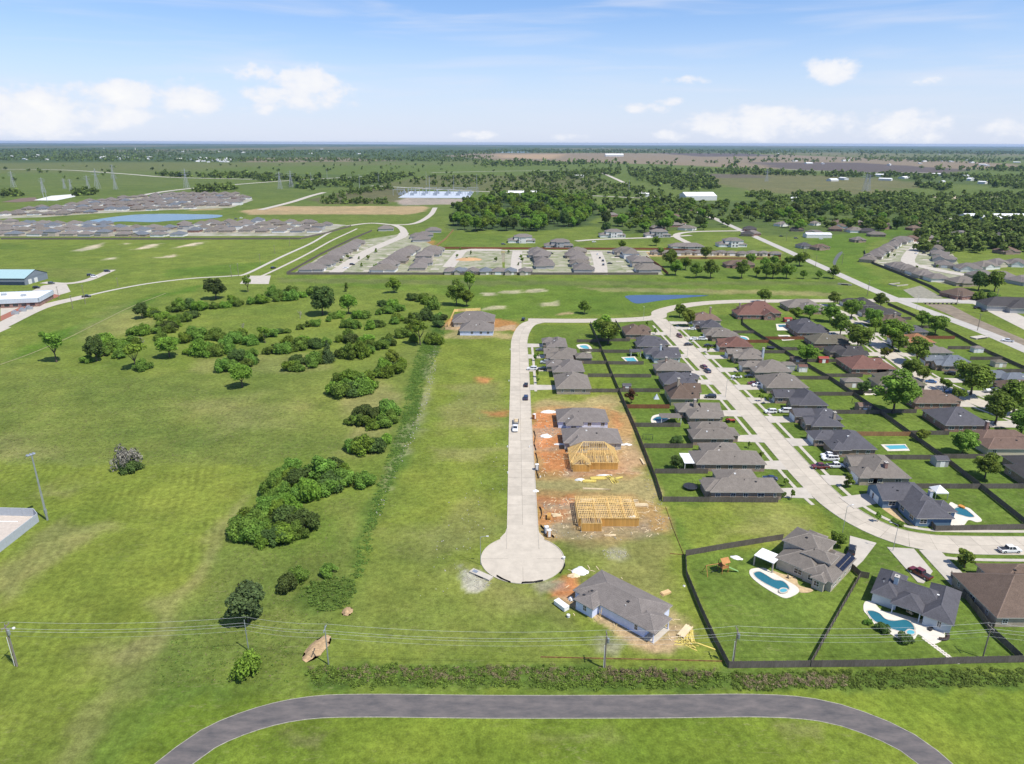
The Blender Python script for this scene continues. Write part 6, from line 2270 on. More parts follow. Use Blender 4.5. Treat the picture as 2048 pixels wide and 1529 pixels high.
PAINT = dict(white=paint('white_car_paint', (.78, .78, .78)), black=paint('black_car_paint', (.012, .012, .014)), silver=paint('silver_car_paint', (.42, .44, .46)), red=paint('dark_red_car_paint', (.13, .014, .018)),
             blue=paint('dark_blue_car_paint', (.02, .035, .09)), sky=paint('blue_car_paint', (.03, .12, .32)), grey=paint('grey_car_paint', (.12, .125, .13)))
RUBBER = mat('tyre_rubber', (.014, .014, .014), rough=.9)
LAMP = glassy('lamp_glass', (.6, .6, .58), .15, .6)
TAIL = glassy('tail_glass', (.30, .015, .012), .2, .6)
CARM = {}
PROF = {  # lower body outline (x, z), cabin outline (x, z), width, wheel x, wheel r
    'sedan': ([(-2.35, .45), (-2.4, .8), (-1.65, .98), (1.0, .98), (2.2, .80), (2.38, .6), (2.35, .3), (-2.3, .3)], [(-1.75, .97), (-1.0, 1.42), (.25, 1.44), (1.1, .97)], 1.8, 1.42, .33),
    'suv': ([(-2.4, .5), (-2.45, .95), (-2.3, 1.08), (1.1, 1.1), (2.3, .98), (2.48, .7), (2.45, .35), (-2.4, .35)], [(-2.35, 1.07), (-2.1, 1.72), (.35, 1.78), (1.25, 1.09)], 1.95, 1.5, .38),
    'van': ([(-2.6, .5), (-2.65, 1.1), (1.5, 1.12), (2.4, .98), (2.6, .7), (2.55, .35), (-2.6, .35)], [(-2.6, 1.08), (-2.5, 1.92), (.7, 1.96), (1.75, 1.1)], 2.0, 1.6, .36),
    'pickup': ([(-2.9, .55), (-2.92, 1.08), (1.35, 1.12), (2.6, 1.05), (2.9, .8), (2.88, .42), (-2.85, .42)], [(-.95, 1.1), (-.75, 1.85), (.75, 1.88), (1.5, 1.1)], 2.0, 1.85, .42)}


def car_meshes(kind, col):
    k = (kind, col)
    if k in CARM:
        return CARM[k]
    low, cab, w, wx, wr = PROF[kind]
    b = MB()

    def loft(prof, secs, m=0, m_side=None):
        """prof in x,z; secs: list of (y, inset) sections"""
        n = len(prof)
        cx = sum(p[0] for p in prof) / n
        base = len(b.V)
        for y, sx, dz in secs:
            for x, z in prof:
                b.V.append((cx + (x - cx) * sx, y, z - dz))
        for s in range(len(secs) - 1):
            for i in range(n):
                j = (i + 1) % n
                b.F.append((base + s * n + i, base + s * n + j, base + (s + 1) * n + j, base + (s + 1) * n + i))
                b.M.append(m)
        b.F.append(tuple(base + i for i in reversed(range(n))))
        b.M.append(m)
        b.F.append(tuple(base + (len(secs) - 1) * n + i for i in range(n)))
        b.M.append(m)
    h = w / 2
    loft(low, [(-h, .965, .06), (-h + .1, .99, .0), (0, 1.0, -.015), (h - .1, .99, .0), (h, .965, .06)])
    # painted roof panel over the glass house
    r0, r1 = cab[1], cab[2]
    b.face([(r0[0] - .08, -h + .27, r0[1] + .015), (r1[0] + .1, -h + .27, r1[1] + .012), (r1[0] + .1, h - .27, r1[1] + .012), (r0[0] - .08, h - .27, r0[1] + .015)])
    for x0_, x1_ in ((r0[0], r0[0] + .0),):
        pass
    # pillars
    for sy in (-1, 1):
        b.bar((cab[0][0] + .05, sy * (h - .1), cab[0][1]), (r0[0], sy * (h - .25), r0[1]), .09)
        b.bar((cab[3][0] - .05, sy * (h - .1), cab[3][1]), (r1[0], sy * (h - .25), r1[1]), .08)
        mid = (r0[0] + r1[0]) / 2
        b.bar((mid, sy * (h - .08), cab[0][1]), (mid, sy * (h - .24), r1[1] - .01), .10)
    if kind == 'pickup':
        # open bed: dark floor panel set into the deck
        b.face([(-2.75, -h + .18, 1.125), (-1.05, -h + .18, 1.125), (-1.05, h - .18, 1.125), (-2.75, h - .18, 1.125)], 1)
    body = b.me('body', [PAINT[col], DARK])
    g = MB()
    n = 4
    base = 0
    for y, t in ((-h + .08, 0), (-h + .26, 1), (h - .26, 1), (h - .08, 0)):
        pass
    lo0, up0, up1, lo1 = cab
    g.face([(lo0[0], -h + .08, lo0[1]), (lo1[0], -h + .08, lo1[1]), (up1[0], -h + .26, up1[1]), (up0[0], -h + .26, up0[1])])
    g.face([(lo1[0], h - .08, lo1[1]), (lo0[0], h - .08, lo0[1]), (up0[0], h - .26, up0[1]), (up1[0], h - .26, up1[1])])
    g.face([(lo1[0], -h + .08, lo1[1]), (lo1[0], h - .08, lo1[1]), (up1[0], h - .26, up1[1]), (up1[0], -h + .26, up1[1])])
    g.face([(lo0[0], h - .08, lo0[1]), (lo0[0], -h + .08, lo0[1]), (up0[0], -h + .26, up0[1]), (up0[0], h - .26, up0[1])])
    g.face([(up0[0], -h + .26, up0[1]), (up1[0], -h + .26, up1[1]), (up1[0], h - .26, up1[1]), (up0[0], h - .26, up0[1])])
    glass = g.me('glazing', PANE)
    t = MB()
    t.tube([(0, -.12, 0), (0, .12, 0)], [wr, wr], 14)
    tyre = t.me('wheel', RUBBER)
    t = MB()
    t.tube([(0, -.135, 0), (0, .135, 0)], [wr * .6, wr * .6], 10)
    rim = t.me('rim', STEEL)
    t = MB()
    t.box(-.04, .05, -.2, .2, -.09, .09)
    CARM[k] = (body, glass, tyre, rim, t.me('headlight', LAMP), t.me('taillight', TAIL), w, wx, wr, low)
    return CARM[k]


def car(kind, col, px, py, ang, label, parts=True, world=None, name=None, group=None):
    x, y = world if world else G(px, py)
    nm = name or {'pickup': 'pickup_truck', 'suv': 'parked_car', 'van': 'van', 'sedan': 'parked_car'}[kind]
    r = root(nm, label, {'pickup': 'pickup truck', 'van': 'van'}.get(kind, 'car'), (x, y, .15 if parts else .03), rad(ang), group)
    body, glass, tyre, rim, hl, tl, w, wx, wr, low = car_meshes(kind, col)
    ob('body', body, r)
    ob('glazing', glass, r)
    for sx_ in (-1, 1):
        for sy_ in (-1, 1):
            wo = ob('wheel', tyre, r, (sx_ * wx, sy_ * (w / 2 - .1), wr))
            if parts:
                ob('rim', rim, wo)
    if parts:
        front = max(p[0] for p in low)
        back = min(p[0] for p in low)
        for sy_ in (-1, 1):
            ob('headlight', hl, r, (front - .05, sy_ * (w / 2 - .32), .72))
            ob('taillight', tl, r, (back + .04, sy_ * (w / 2 - .28), .80))
    return r


for c in [('suv', 'black', 1046, 641, 80, 'dark car at the corner of the cul-de-sac street'), ('suv', 'silver', 1090, 727, 178, 'silver car in the driveway behind the white car'),
          ('suv', 'white', 1064, 740, 178, 'white car at the foot of a cul-de-sac driveway'), ('sedan', 'black', 1085, 740, 176, 'black car in a cul-de-sac driveway beside the white car'),
          ('sedan', 'grey', 1080, 702, 178, 'dark car in the northernmost cul-de-sac driveway'), ('sedan', 'black', 1052, 772, 88, 'black car at the cul-de-sac kerb, north of the blue one'),
          ('suv', 'blue', 1052, 798, 88, 'dark blue car at the cul-de-sac kerb opposite the empty lot'), ('pickup', 'white', 1031, 860, -91, 'white pickup towing a trailer on the cul-de-sac street'),
          ('suv', 'white', 1351, 715, 180, 'white car in a driveway west of the long street'), ('sedan', 'grey', 1388, 753, 180, 'dark grey car in a driveway by the slate roof west of the long street'),
          ('suv', 'black', 1421, 794, 178, 'black car beside the steep-gabled brown house'), ('suv', 'red', 1358, 672, -80, 'dark red car driving on the north end of the long street'),
          ('sedan', 'black', 1376, 689, 10, 'black car crossing the mouth of a driveway on the long street'), ('suv', 'red', 1407, 734, 100, 'dark red car at the kerb, touching a blue one'),
          ('suv', 'blue', 1414.5, 742, 100, 'dark blue car at the kerb behind the dark red one'), ('sedan', 'white', 1383, 658, 180, 'white car beside the yellow-green corner tree'),
          ('sedan', 'white', 1387, 678, 180, 'white sedan left of a white van-like car'), ('suv', 'white', 1405, 678, 0, 'white car right of a white sedan by the taupe roofs'),
          ('sedan', 'black', 1416, 691, 0, 'black car in the driveway of the dull red roofed house'), ('sedan', 'white', 1473, 753, 180, 'white car next to a black one by the taupe row'),
          ('sedan', 'black', 1499, 752, 180, 'black car next to a white one by the taupe row'), ('sedan', 'red', 1505, 766, 180, 'dark red car partly behind a white one'),
          ('suv', 'white', 1515, 770, 180, 'white car in front of a dark red one'), ('suv', 'white', 1541, 823, 180, 'white car in the slate house driveway near the sidewalk'),
          ('van', 'white', 1570, 822, 176, 'white van close to the slate house garage'), ('pickup', 'white', 1659, 911, 180, 'white pickup behind a second white one'),
          ('pickup', 'white', 1661, 917, 178, 'white pickup in front of the slate house beside the pool'), ('pickup', 'red', 1641, 933, 180, 'dark red pickup at the sidewalk'),
          ('pickup', 'white', 1672, 931, 0, 'white pickup in front of the brown-roofed house'), ('pickup', 'white', 1666, 668, 180, 'white truck under the big round tree'),
          ('suv', 'red', 1778, 699, 10, 'dark red car under the kerb trees'), ('sedan', 'sky', 1861, 760, 160, 'bright blue car on the shaded street'),
          ('sedan', 'sky', 1901, 780, 160, 'blue car by the kerb of the shaded street bend'), ('suv', 'black', 1899, 744, 150, 'black car in the blue-grey house driveway'),
          ('pickup', 'white', 2014, 677, 150, 'white truck driving on the main road'), ('sedan', 'black', 1952, 611, 20, 'black car parked across the drain'),
          ('sedan', 'black', 1967, 617, 20, 'black car parked across the drain, nearer the wide drive'), ('suv', 'blue', 2038, 748, 160, 'dark blue car beside the eastern slate roof'),
          ('sedan', 'blue', 1541, 957, 170, 'dark blue car beside the southernmost taupe house'), ('pickup', 'white', 2020.5, 1097, 2, 'white pickup driving along the bend of the street'),
          ('pickup', 'red', 1842, 1146, 118, 'dark pickup in the driveway of the slate terrace house'), ('suv', 'black', 1705, 1100, 60, 'black car by the two-storey house garage'),
          ('pickup', 'black', 172, 601, 25, 'black truck on the trail beside the west road'), ('van', 'white', 187, 561, 40, 'white van on the drive of the metal building'),
          ('suv', 'black', 179, 558, 40, 'black car beside the white van'), ('suv', 'black', 213, 550, 10, 'black car at the end of the service drive'),
          ('suv', 'grey', 102, 575, 0, 'grey car beside the metal building'), ('suv', 'black', 72, 584, 10, 'black car between the two west buildings')]:
    car(*c)
# driveway ends for the street-row cars already lie on concrete; cars on streets sit lower
for o in list(COL.objects):
    if o.get('category') in ('car', 'pickup truck', 'van') and any(w in o['label'] for w in ('street', 'kerb', 'road', 'bend')) and 'driveway' not in o['label']:
        o.location.z = 0.06
# far cars
for i, (px, py, a) in enumerate([(1198, 516, 85), (1204, 522, 88), (1193, 509, 85), (1205, 530, 80), (1218, 527, 0), (545, 533 + 8, 60), (1830, 503, 70), (1838, 495, 70), (1846, 502, 20), (1100, 508, 10), (1186, 484, 0), (1217, 506, 0), (1232, 513, 0), (1250, 505, 0),
                                 (480, 441, 30), (470, 443, 30), (700, 520, 60), (703, 533, 0), (690, 540, 10), (1005, 490, 10), (1530, 515, 10), (1620, 470, 20), (1640, 475, 0), (1590, 474, 0), (1560, 470, 0)]):
    car(('sedan', 'suv')[i % 2], ('black', 'black', 'white', 'grey')[i % 4], px, py, a, 'tiny %s car on a street of the distant subdivisions' % ('black', 'black', 'white', 'grey')[i % 4], False, group='distant %s cars' % ('black', 'black', 'white', 'grey')[i % 4])

# trailer behind the white pickup
x, y = G(1033, 846)
r = root('box_trailer', 'open wire-sided trailer behind the white pickup', 'trailer', (x, y, 0.04), rad(89))
b = MB()
b.box(-2.4, 2.4, -1.05, 1.05, .55, .68)
ob('deck', b.me('deck', mat('trailer_wood', (.30, .25, .2))), r)
b = MB()
for sx_ in (-1, 1):
    b.box(-2.4, 2.4, sx_ * 1.05 - .03, sx_ * 1.05 + .03, .68, 1.15)
b.box(-2.43, -2.37, -1.05, 1.05, .68, 1.2)
b.bar((2.4, 0, .6), (3.6, 0, .5), .1)
ob('rails', b.me('rails', STEEL), r)
for sx_ in (-1, 1):
    t = MB()
    t.tube([(0, -.1, 0), (0, .1, 0)], [.34, .34], 12)
    ob('wheel', t.me('wheel', RUBBER), r, (-.3, sx_ * 1.0, .34))
b = MB()
for i in range(5):
    b.box(-2.0 + i * .8, -1.4 + i * .8, -.7, .7, .68, 1.0 + .2 * (i % 2))
ob('load', b.me('load', PALET), r)

# red tractor
x, y = G(1461, 842)
r = root('tractor', 'small red tractor parked at a driveway edge', 'tractor', (x, y, 0.12), rad(5))
b = MB()
b.box(-1.6, .4, -.55, .55, .7, 1.2)
b.box(.4, 1.7, -.38, .38, .6, 1.15)
b.box(-1.0, -.4, -.3, .3, 1.2, 1.55)
ob('body', b.me('body', paint('tractor_red', (.42, .05, .03))), r)
b = MB()
b.bar((-1.2, -.5, 1.2), (-1.2, -.5, 2.3), .08)
b.bar((-1.2, .5, 1.2), (-1.2, .5, 2.3), .08)
b.bar((-1.2, -.5, 2.3), (-1.2, .5, 2.3), .08)
ob('roll_bar', b.me('roll_bar', DARK), r)
for wx_, wr_ in ((-1.1, .68), (1.3, .42)):
    for sy_ in (-1, 1):
        t = MB()
        t.tube([(0, -.15, 0), (0, .15, 0)], [wr_, wr_], 14)
        ob('wheel', t.me('wheel', RUBBER), r, (wx_, sy_ * .75, wr_))
# white boat on a trailer
x, y = G(1984, 779)
r = root('boat', 'white motor boat on a trailer by the huge tree', 'boat', (x, y, 0.1), rad(8))
V, F = [], []
for i in range(9):
    t = i / 8
    xx = -3.6 + 7.2 * t
    hw = 1.2 * (1 - max(0, t - .45) ** 2 * 3.2)
    kz = .55 + .5 * max(0, t - .6) ** 1.5
    V += [(xx, -hw, 1.5 + .25 * t), (xx, -hw * .75, .85 + kz * .2), (xx, 0, kz), (xx, hw * .75, .85 + kz * .2), (xx, hw, 1.5 + .25 * t)]
for i in range(8):
    for j in range(4):
        a = i * 5 + j
        F.append((a, a + 1, a + 6, a + 5))
F.append((0, 4, 3, 2, 1))
for i in range(8):
    F.append((i * 5, i * 5 + 5, i * 5 + 9, i * 5 + 4))
ob('hull', mesh('hull', V, F, WHITEP), r)
b = MB()
b.box(-.6, .8, -.75, .75, 1.6, 2.2)
ob('cabin', b.me('cabin', PANE), r)
b = MB()
b.bar((-3, -.8, .5), (3.4, -.2, .45), .12)
b.bar((-3, .8, .5), (3.4, .2, .45), .12)
ob('trailer_frame', b.me('trailer_frame', STEEL), r)
for sy_ in (-1, 1):
    t = MB()
    t.tube([(0, -.1, 0), (0, .1, 0)], [.33, .33], 12)
    ob('wheel', t.me('wheel', RUBBER), r, (-1.2, sy_ * 1.15, .33))

# ================================================================ pools
POOLW = water('pool_water', (.028, .145, .19), (.022, .115, .16))
POOLL = water('pale_pool_water', (.10, .36, .42), (.08, .32, .40))
DECK = mat('pool_deck', (.62, .57, .48), var=.1, scale=.5, coords='World')
FLAG = mat('tan_flagstone', (.46, .34, .19), var=.25, scale=.9, coords='World')


def pool(deck, wat, label, wm=POOLW, extra=(), cat='pool'):
    x0, y0 = wat[0]
    loc = lambda pl: [(x - x0, y - y0) for x, y in pl]
    r = root('swimming_pool', label, cat, (x0, y0, 0))
    slab('deck', loc(deck), 0, .12, DECK, r, holes=[loc(wat)])
    slab('water', loc(wat), .0, .07, wm, r)
    n = len(wat)
    c = (sum(p[0] for p in wat) / n, sum(p[1] for p in wat) / n)
    big = [(c[0] + (x - c[0]) * (1 + .3 / max(.5, math.hypot(x - c[0], y - c[1]))), c[1] + (y - c[1]) * (1 + .3 / max(.5, math.hypot(x - c[0], y - c[1])))) for x, y in wat]
    slab('coping', loc(big), .12, .16, WALK, r, holes=[loc(wat)])
    for nm, pl, zt, mt in extra:
        slab(nm, loc(pl), 0, zt, mt, r)
    return r


FP = lambda pts: sm_poly([Q('F', *p) for p in pts], 5)
pool(FP([(5, 350), (20, 320), (110, 312), (170, 340), (240, 380), (330, 430), (370, 460), (375, 490), (330, 520), (270, 535), (200, 505), (100, 445), (30, 390)]),
     FP([(40, 352), (80, 340), (130, 365), (190, 400), (250, 408), (290, 440), (300, 470), (260, 475), (215, 470), (130, 430), (60, 385)]),
     'free-form blue pool behind the two-storey house', extra=[('spa', FP([(222, 485), (245, 466), (285, 470), (295, 492), (265, 507), (232, 503)]), .42, WALK), ('spa_water', FP([(233, 486), (250, 474), (278, 477), (285, 490), (262, 500), (240, 497)]), .44, POOLL)])
slab('flagstone_patio', FP([(180, 330), (250, 355), (350, 380), (380, 440), (480, 470), (450, 492), (380, 490), (360, 450), (280, 400), (200, 360)]), 0, .10, FLAG, kind='structure', label='tan flagstone patio between the two-storey house and its pool')
pool(FP([(870, 560), (930, 560), (1000, 625), (1100, 640), (1250, 680), (1350, 700), (1440, 735), (1470, 810), (1440, 850), (1380, 870), (1330, 840), (1270, 800), (1240, 835), (1160, 845), (1090, 815), (1020, 770), (940, 725), (890, 660), (860, 620)]),
     FP([(890, 635), (930, 628), (985, 650), (1030, 690), (1090, 700), (1170, 692), (1220, 720), (1240, 765), (1200, 775), (1150, 780), (1070, 760), (1010, 735), (940, 700)]),
     'free-form pool on a wide white terrace', extra=[('spa', FP([(1168, 790), (1195, 768), (1240, 778), (1252, 800), (1220, 818), (1180, 812)]), .42, WALK), ('spa_water', FP([(1182, 790), (1202, 778), (1232, 784), (1240, 799), (1217, 810), (1190, 804)]), .44, POOLL), ('fire_pit', FP([(1338, 762), (1358, 750), (1380, 762), (1360, 778)]), .5, DARK)])
DP = lambda pts: sm_poly([Q('D', *p) for p in pts], 5)
pool(DP([(1500, 560), (1560, 580), (1640, 600), (1690, 640), (1740, 690), (1700, 705), (1640, 690), (1600, 730), (1500, 725), (1490, 650)]),
     DP([(1535, 610), (1560, 597), (1600, 600), (1650, 635), (1680, 665), (1640, 668), (1590, 655), (1545, 640)]), 'curved blue pool behind the blue-walled house', extra=[('slide', DP([(1560, 590), (1580, 582), (1612, 600), (1600, 606)]), .5, mat('slide_orange', (.5, .22, .05)))])
slab('stepping_bed', DP([(1000, 585), (1080, 600), (1160, 680), (1255, 735), (1240, 742), (1120, 690), (1040, 640), (990, 600)]), 0, .05, FLAG, kind='structure', label='tan gravel bed in front of the blue-walled house')
pool([Q('D', *p) for p in ((980, 130), (1165, 126), (1198, 174), (1030, 178))], [Q('D', *p) for p in ((1010, 138), (1155, 133), (1185, 160), (1050, 166))], 'long rectangular turquoise pool behind a slate house', POOLL)
AP = lambda pts: sm_poly([Q('A', *p) for p in pts], 5)
pool(AP([(1105, 1020), (1130, 985), (1230, 975), (1265, 985), (1240, 1010), (1170, 1045), (1120, 1045)]), AP([(1120, 1018), (1150, 997), (1215, 990), (1250, 992), (1215, 1015), (1160, 1028)]), 'oval blue pool beside a flat brown patio roof')
pool([Q('A', *p) for p in ((885, 562), (985, 556), (1020, 604), (935, 606))], [Q('A', *p) for p in ((905, 568), (975, 564), (1005, 596), (940, 600))], 'rectangular turquoise pool behind the slate-roofed pair', POOLL)
pool(AP([(560, 475), (640, 470), (675, 510), (650, 530), (590, 510)]), AP([(580, 482), (625, 478), (650, 500), (610, 500)]), 'small pool at the northernmost cul-de-sac house', POOLL)
pool(AP([(1725, 400), (1800, 405), (1820, 430), (1780, 440)]), AP([(1745, 408), (1790, 412), (1810, 428), (1780, 432)]), 'small round pool behind the dull red roofed house', POOLL)
BP_ = lambda pts: [Q('B', *p) for p in pts]
pool(BP_([(205, 400), (290, 400), (330, 435), (240, 442)]), BP_([(222, 410), (280, 408), (312, 432), (248, 436)]), 'blue pool beside the slate brick house, south of another')
pool(BP_([(190, 318), (300, 315), (310, 365), (200, 365)]), BP_([(205, 324), (280, 322), (285, 340), (215, 342)]), 'blue pool with white deck near the low red cabana')
pool(BP_([(840, 800), (940, 800), (960, 840), (860, 845)]), BP_([(870, 806), (925, 806), (945, 830), (885, 835)]), 'small pool under the dark upright evergreen')
# stepping stones from the terrace
p0, p1 = Q('F', 1320, 830), Q('F', 1558, 1008)
for i in range(22):
    t = i / 21
    b = MB()
    b.tube([(0, 0, 0), (0, 0, .07)], [.42, .40], 7)
    ob('stepping_stone', b.me('stepping_stone', DECK), None, (p0[0] + (p1[0] - p0[0]) * t + (.25 if i % 2 else -.25), p0[1] + (p1[1] - p0[1]) * t, 0), R.uniform(0, 3), label='flat pale stepping stone on the path from the pool terrace', cat='stone', group='stepping stones from the terrace')
# terrace furniture: curved bench, chairs
b = MB()
c0 = Q('F', 1420, 800)
for i in range(9):
    t = rad(-110 + i * 12)
    T = Matrix.Translation((1.9 * math.cos(t), 1.9 * math.sin(t), 0)) @ Matrix.Rotation(t, 4, 'Z')
    b.box(-.28, .28, -.26, .26, 0, .5, 0, T)
ob('curved_bench', b.me('curved_bench', mat('dark_bench', (.07, .05, .045))), None, (*c0, .12), label='curved dark bench on the terrace edge', cat='bench')
CHAIR = None
def lounge(px, lab, ang):
    r = root('patio_chair', lab, 'chair', (*px, .12), ang, 'patio chairs on the terraces')
    b = MB()
    b.box(-.35, .35, -.35, .35, .3, .42)
    ob('seat', b.me('seat', PALET), r)
    b = MB()
    b.box(-.35, .35, .28, .36, .42, .95)
    ob('backrest', b.me('backrest', PALET), r)
    for sx_ in (-.3, .3):
        for sy_ in (-.3, .3):
            b = MB()
            b.box(-.03, .03, -.03, .03, 0, .3)
            ob('leg', b.me('leg', DARK), r, (sx_, sy_, 0))
for k, p in enumerate([(1150, 610), (1190, 640), (1215, 655), (1370, 715), (1350, 722)]):
    lounge(Q('F', *p), 'pale patio chair on the white pool terrace', k)
for k, p in enumerate([(230, 300), (260, 320), (300, 385)]):
    lounge(Q('F', *p), 'pale patio chair by the two-storey house pool', k)

# ================================================================ yard things
# timber playset
x, y = G(1448, 1140)
r = root('playset', 'timber climbing tower with slide and swings in the big yard', 'playset', (x, y, 0), rad(20))
PLAY = mat('play_timber', (.42, .20, .07), var=.2)
for sx_ in (-.9, .9):
    for sy_ in (-.9, .9):
        b = MB()
        b.box(-.07, .07, -.07, .07, 0, 3.2)
        ob('post', b.me('post', PLAY), r, (sx_, sy_, 0))
b = MB()
b.box(-1, 1, -1, 1, 1.45, 1.55)
ob('platform', b.me('platform', PLAY), r)
b = MB()
b.face([(-1.2, -1.2, 3.1), (1.2, -1.2, 3.1), (1.2, 0, 4.1), (-1.2, 0, 4.1)])
b.face([(1.2, 1.2, 3.1), (-1.2, 1.2, 3.1), (-1.2, 0, 4.1), (1.2, 0, 4.1)])
ob('roof', b.me('roof', PLAY), r)
b = MB()
b.bar((1.0, -.6, 1.5), (3.6, -1.6, .2), .6, .08)
ob('slide', b.me('slide', mat('slide_green', (.2, .35, .12))), r)
b = MB()
b.bar((-.9, 0, 2.6), (-5.0, .4, 2.6), .12)
b.bar((-5.0, .4, 2.6), (-5.2, -.9, 0), .1)
b.bar((-5.0, .4, 2.6), (-5.2, 1.6, 0), .1)
ob('swing_beam', b.me('swing_beam', PLAY), r)
for k in (-2, -3.3):
    b = MB()
    b.bar((k, .2, 2.6), (k, .2, .5), .03)
    b.bar((k + .5, .2, 2.6), (k + .5, .2, .5), .03)
    b.box(k - .05, k + .55, .05, .35, .45, .5)
    ob('swing', b.me('swing', DARK), r)
b = MB()
b.box(-.9, .9, -.9, -.84, 1.55, 2.2)
b.box(-.9, .9, .84, .9, 1.55, 2.2)
ob('rail', b.me('rail', PLAY), r)


def trampoline(px, py, lab):
    r = root('trampoline', lab, 'trampoline', (*G(px, py), 0))
    b = MB()
    b.tube([(0, 0, .84), (0, 0, .88)], [2.1, 2.1], 20)
    ob('mat', b.me('mat', DARK), r)
    b = MB()
    ring_ = [(2.25 * math.cos(t * .314), 2.25 * math.sin(t * .314), .9) for t in range(21)]
    b.tube(ring_, [.09] * 21, 5)
    ob('rim', b.me('rim', mat('trampoline_pad', (.04, .05, .06))), r)
    for k in range(6):
        a = k * 1.047
        b = MB()
        b.bar((2.2 * math.cos(a), 2.2 * math.sin(a), 0), (2.2 * math.cos(a), 2.2 * math.sin(a), 2.6), .06)
        ob('pole', b.me('pole', DARK), r)


trampoline(1382, 975, 'round black trampoline in the southernmost yard west of the long street')
trampoline(1541, 694, 'round black trampoline by the back fence near the taupe chimney house')
trampoline(1846 - 300, 706 - 34, 'black trampoline north of the two blue pools') if False else None


def swing(px, py, lab, h=2.4, col=DARK):
    r = root('swing_set', lab, 'swing set', (*G(px, py), 0), R.uniform(-.3, .3))
    b = MB()
    b.bar((-1.8, 0, h), (1.8, 0, h), .1)
    for sx_ in (-1.8, 1.8):
        b.bar((sx_, 0, h), (sx_, -1, 0), .09)
        b.bar((sx_, 0, h), (sx_, 1, 0), .09)
    ob('frame', b.me('frame', col), r)
    for k in (-.9, .3):
        b = MB()
        b.bar((k, 0, h), (k, 0, .5), .03)
        b.bar((k + .5, 0, h), (k + .5, 0, .5), .03)
        b.box(k - .05, k + .55, -.15, .15, .45, .5)
        ob('swing', b.me('swing', col), r)


swing(1296, 879, 'black swing set in the yard of the third taupe house')
swing(1713, 803, 'dark swing set beside the brown shed')
# white tent shaped kite frame near the trampoline yard
r = root('play_tent', 'small white and blue play tent in a narrow yard', 'tent', (*G(1313, 796), 0))
b = MB()
b.face([(-1.2, -.9, 0), (1.2, -.9, 0), (0, 0, 2.4)])
b.face([(1.2, -.9, 0), (1.2, .9, 0), (0, 0, 2.4)])
b.face([(1.2, .9, 0), (-1.2, .9, 0), (0, 0, 2.4)])
b.face([(-1.2, .9, 0), (-1.2, -.9, 0), (0, 0, 2.4)])
ob('fabric', b.me('fabric', mat('tent_fabric', (.5, .55, .62))), r)

# ================================================================ poles and wires
POLEW = mat('pole_wood', (.20, .17, .14), var=.25, streak=(4, 4, .4))


def power_pole(px, py, h, lab, arm=True, lean=(0, 0), can=False, col=POLEW, group=None, sc=1.0):
    x, y = G(px, py)
    r = root('power_pole', lab, 'power pole', (x, y, 0), 0, group)
    b = MB()
    b.tube([(0, 0, 0), (lean[0] * h, lean[1] * h, h)], [.2 * sc, .13 * sc], 8)
    ob('shaft', b.me('shaft', col), r)
    tx, ty = lean[0] * h, lean[1] * h
    if arm:
        b = MB()
        b.box(tx - .08, tx + .08, ty - 1.15, ty + 1.15, h - .5, h - .36)
        ob('crossarm', b.me('crossarm', col), r)
        for k in (-1.0, 0, 1.0):
            b = MB()
            b.tube([(tx, ty + k, h - .36 + (.36 if k == 0 else 0)), (tx, ty + k, h - .02 + (.36 if k == 0 else 0))], [.06, .05], 6)
            ob('insulator', b.me('insulator', STEEL), r)
    if can:
        b = MB()
        b.tube([(tx + .4, ty, h - 2.4), (tx + .4, ty, h - 1.3)], [.28, .28], 10)
        ob('transformer', b.me('transformer', STEEL), r)
        b = MB()
        b.tube([(tx - .28, ty - .1, .2), (tx - .28, ty - .1, h - 3)], [.06, .06], 6)
        ob('conduit', b.me('conduit', PVC), r)
    return (x + tx, y + ty, h)


tops = [power_pole(38, 1340, 10.5, 'double power pole with lamp at the mown field edge', can=True, lean=(-.01, 0)),
        power_pole(501, 1305, 8.0, 'thin grey power pole behind the round bright bush', col=STEEL, arm=False, sc=.7),
        power_pole(661, 1332, 9.6, 'grey power pole beside the long earth mound', col=STEEL, sc=.8),
        power_pole(1213, 1336, 9.0, 'dark wooden power pole behind the wrapped house', can=True, lean=(0.005, 0)),
        power_pole(1470, 1327, 9.2, 'power pole at the corner of the tall dark fence', can=True, sc=.8),
        power_pole(1969, 1310, 8.4, 'power pole beside the stepping stones', sc=.8)]
tops.append((132.0, 118.6, 9.0))
tops.insert(0, (-160.0, 116.0, 10.0))
WIRE = mat('wire', (.42, .43, .43), rough=.4)
for i, (a, c) in enumerate(zip(tops[:-1], tops[1:])):
    for k, (dz, dy) in enumerate(((0, -1.0), (0, 1.0), (-1.5, 0), (-2.7, 0))):
        pts = []
        n = 14
        sag = .45 + .00022 * (c[0] - a[0]) ** 2
        for j in range(n + 1):
            t = j / n
            pts.append((a[0] + (c[0] - a[0]) * t, a[1] + (c[1] - a[1]) * t + dy, a[2] + dz + (c[2] - a[2]) * t - sag * 4 * t * (1 - t)))
        b = MB()
        b.tube(pts, [.022 if k < 3 else .016] * (n + 1), 4)
        ob('power_line', b.me('power_line', WIRE), label='thin pale wire strung between poles over the brush', cat='wire', group='wires over the brush')
# second pole of the double pole with lamp
x, y = G(36, 1338)
r = root('guard_lamp', 'white globe lamp on an arm of the double pole', 'lamp', (x, y, 0))
b = MB()
b.bar((.3, 0, 9.4), (1.7, 0, 9.7), .06)
b.tube([(.3, 0, 0), (.3, 0, 9.4)], [.12, .1], 7)
ob('arm', b.me('arm', STEEL), r)
b = MB()
b.tube([(1.7, 0, 9.35), (1.7, 0, 9.6), (1.7, 0, 9.75)], [.28, .3, .1], 10)
ob('head', b.me('head', PVC), r)


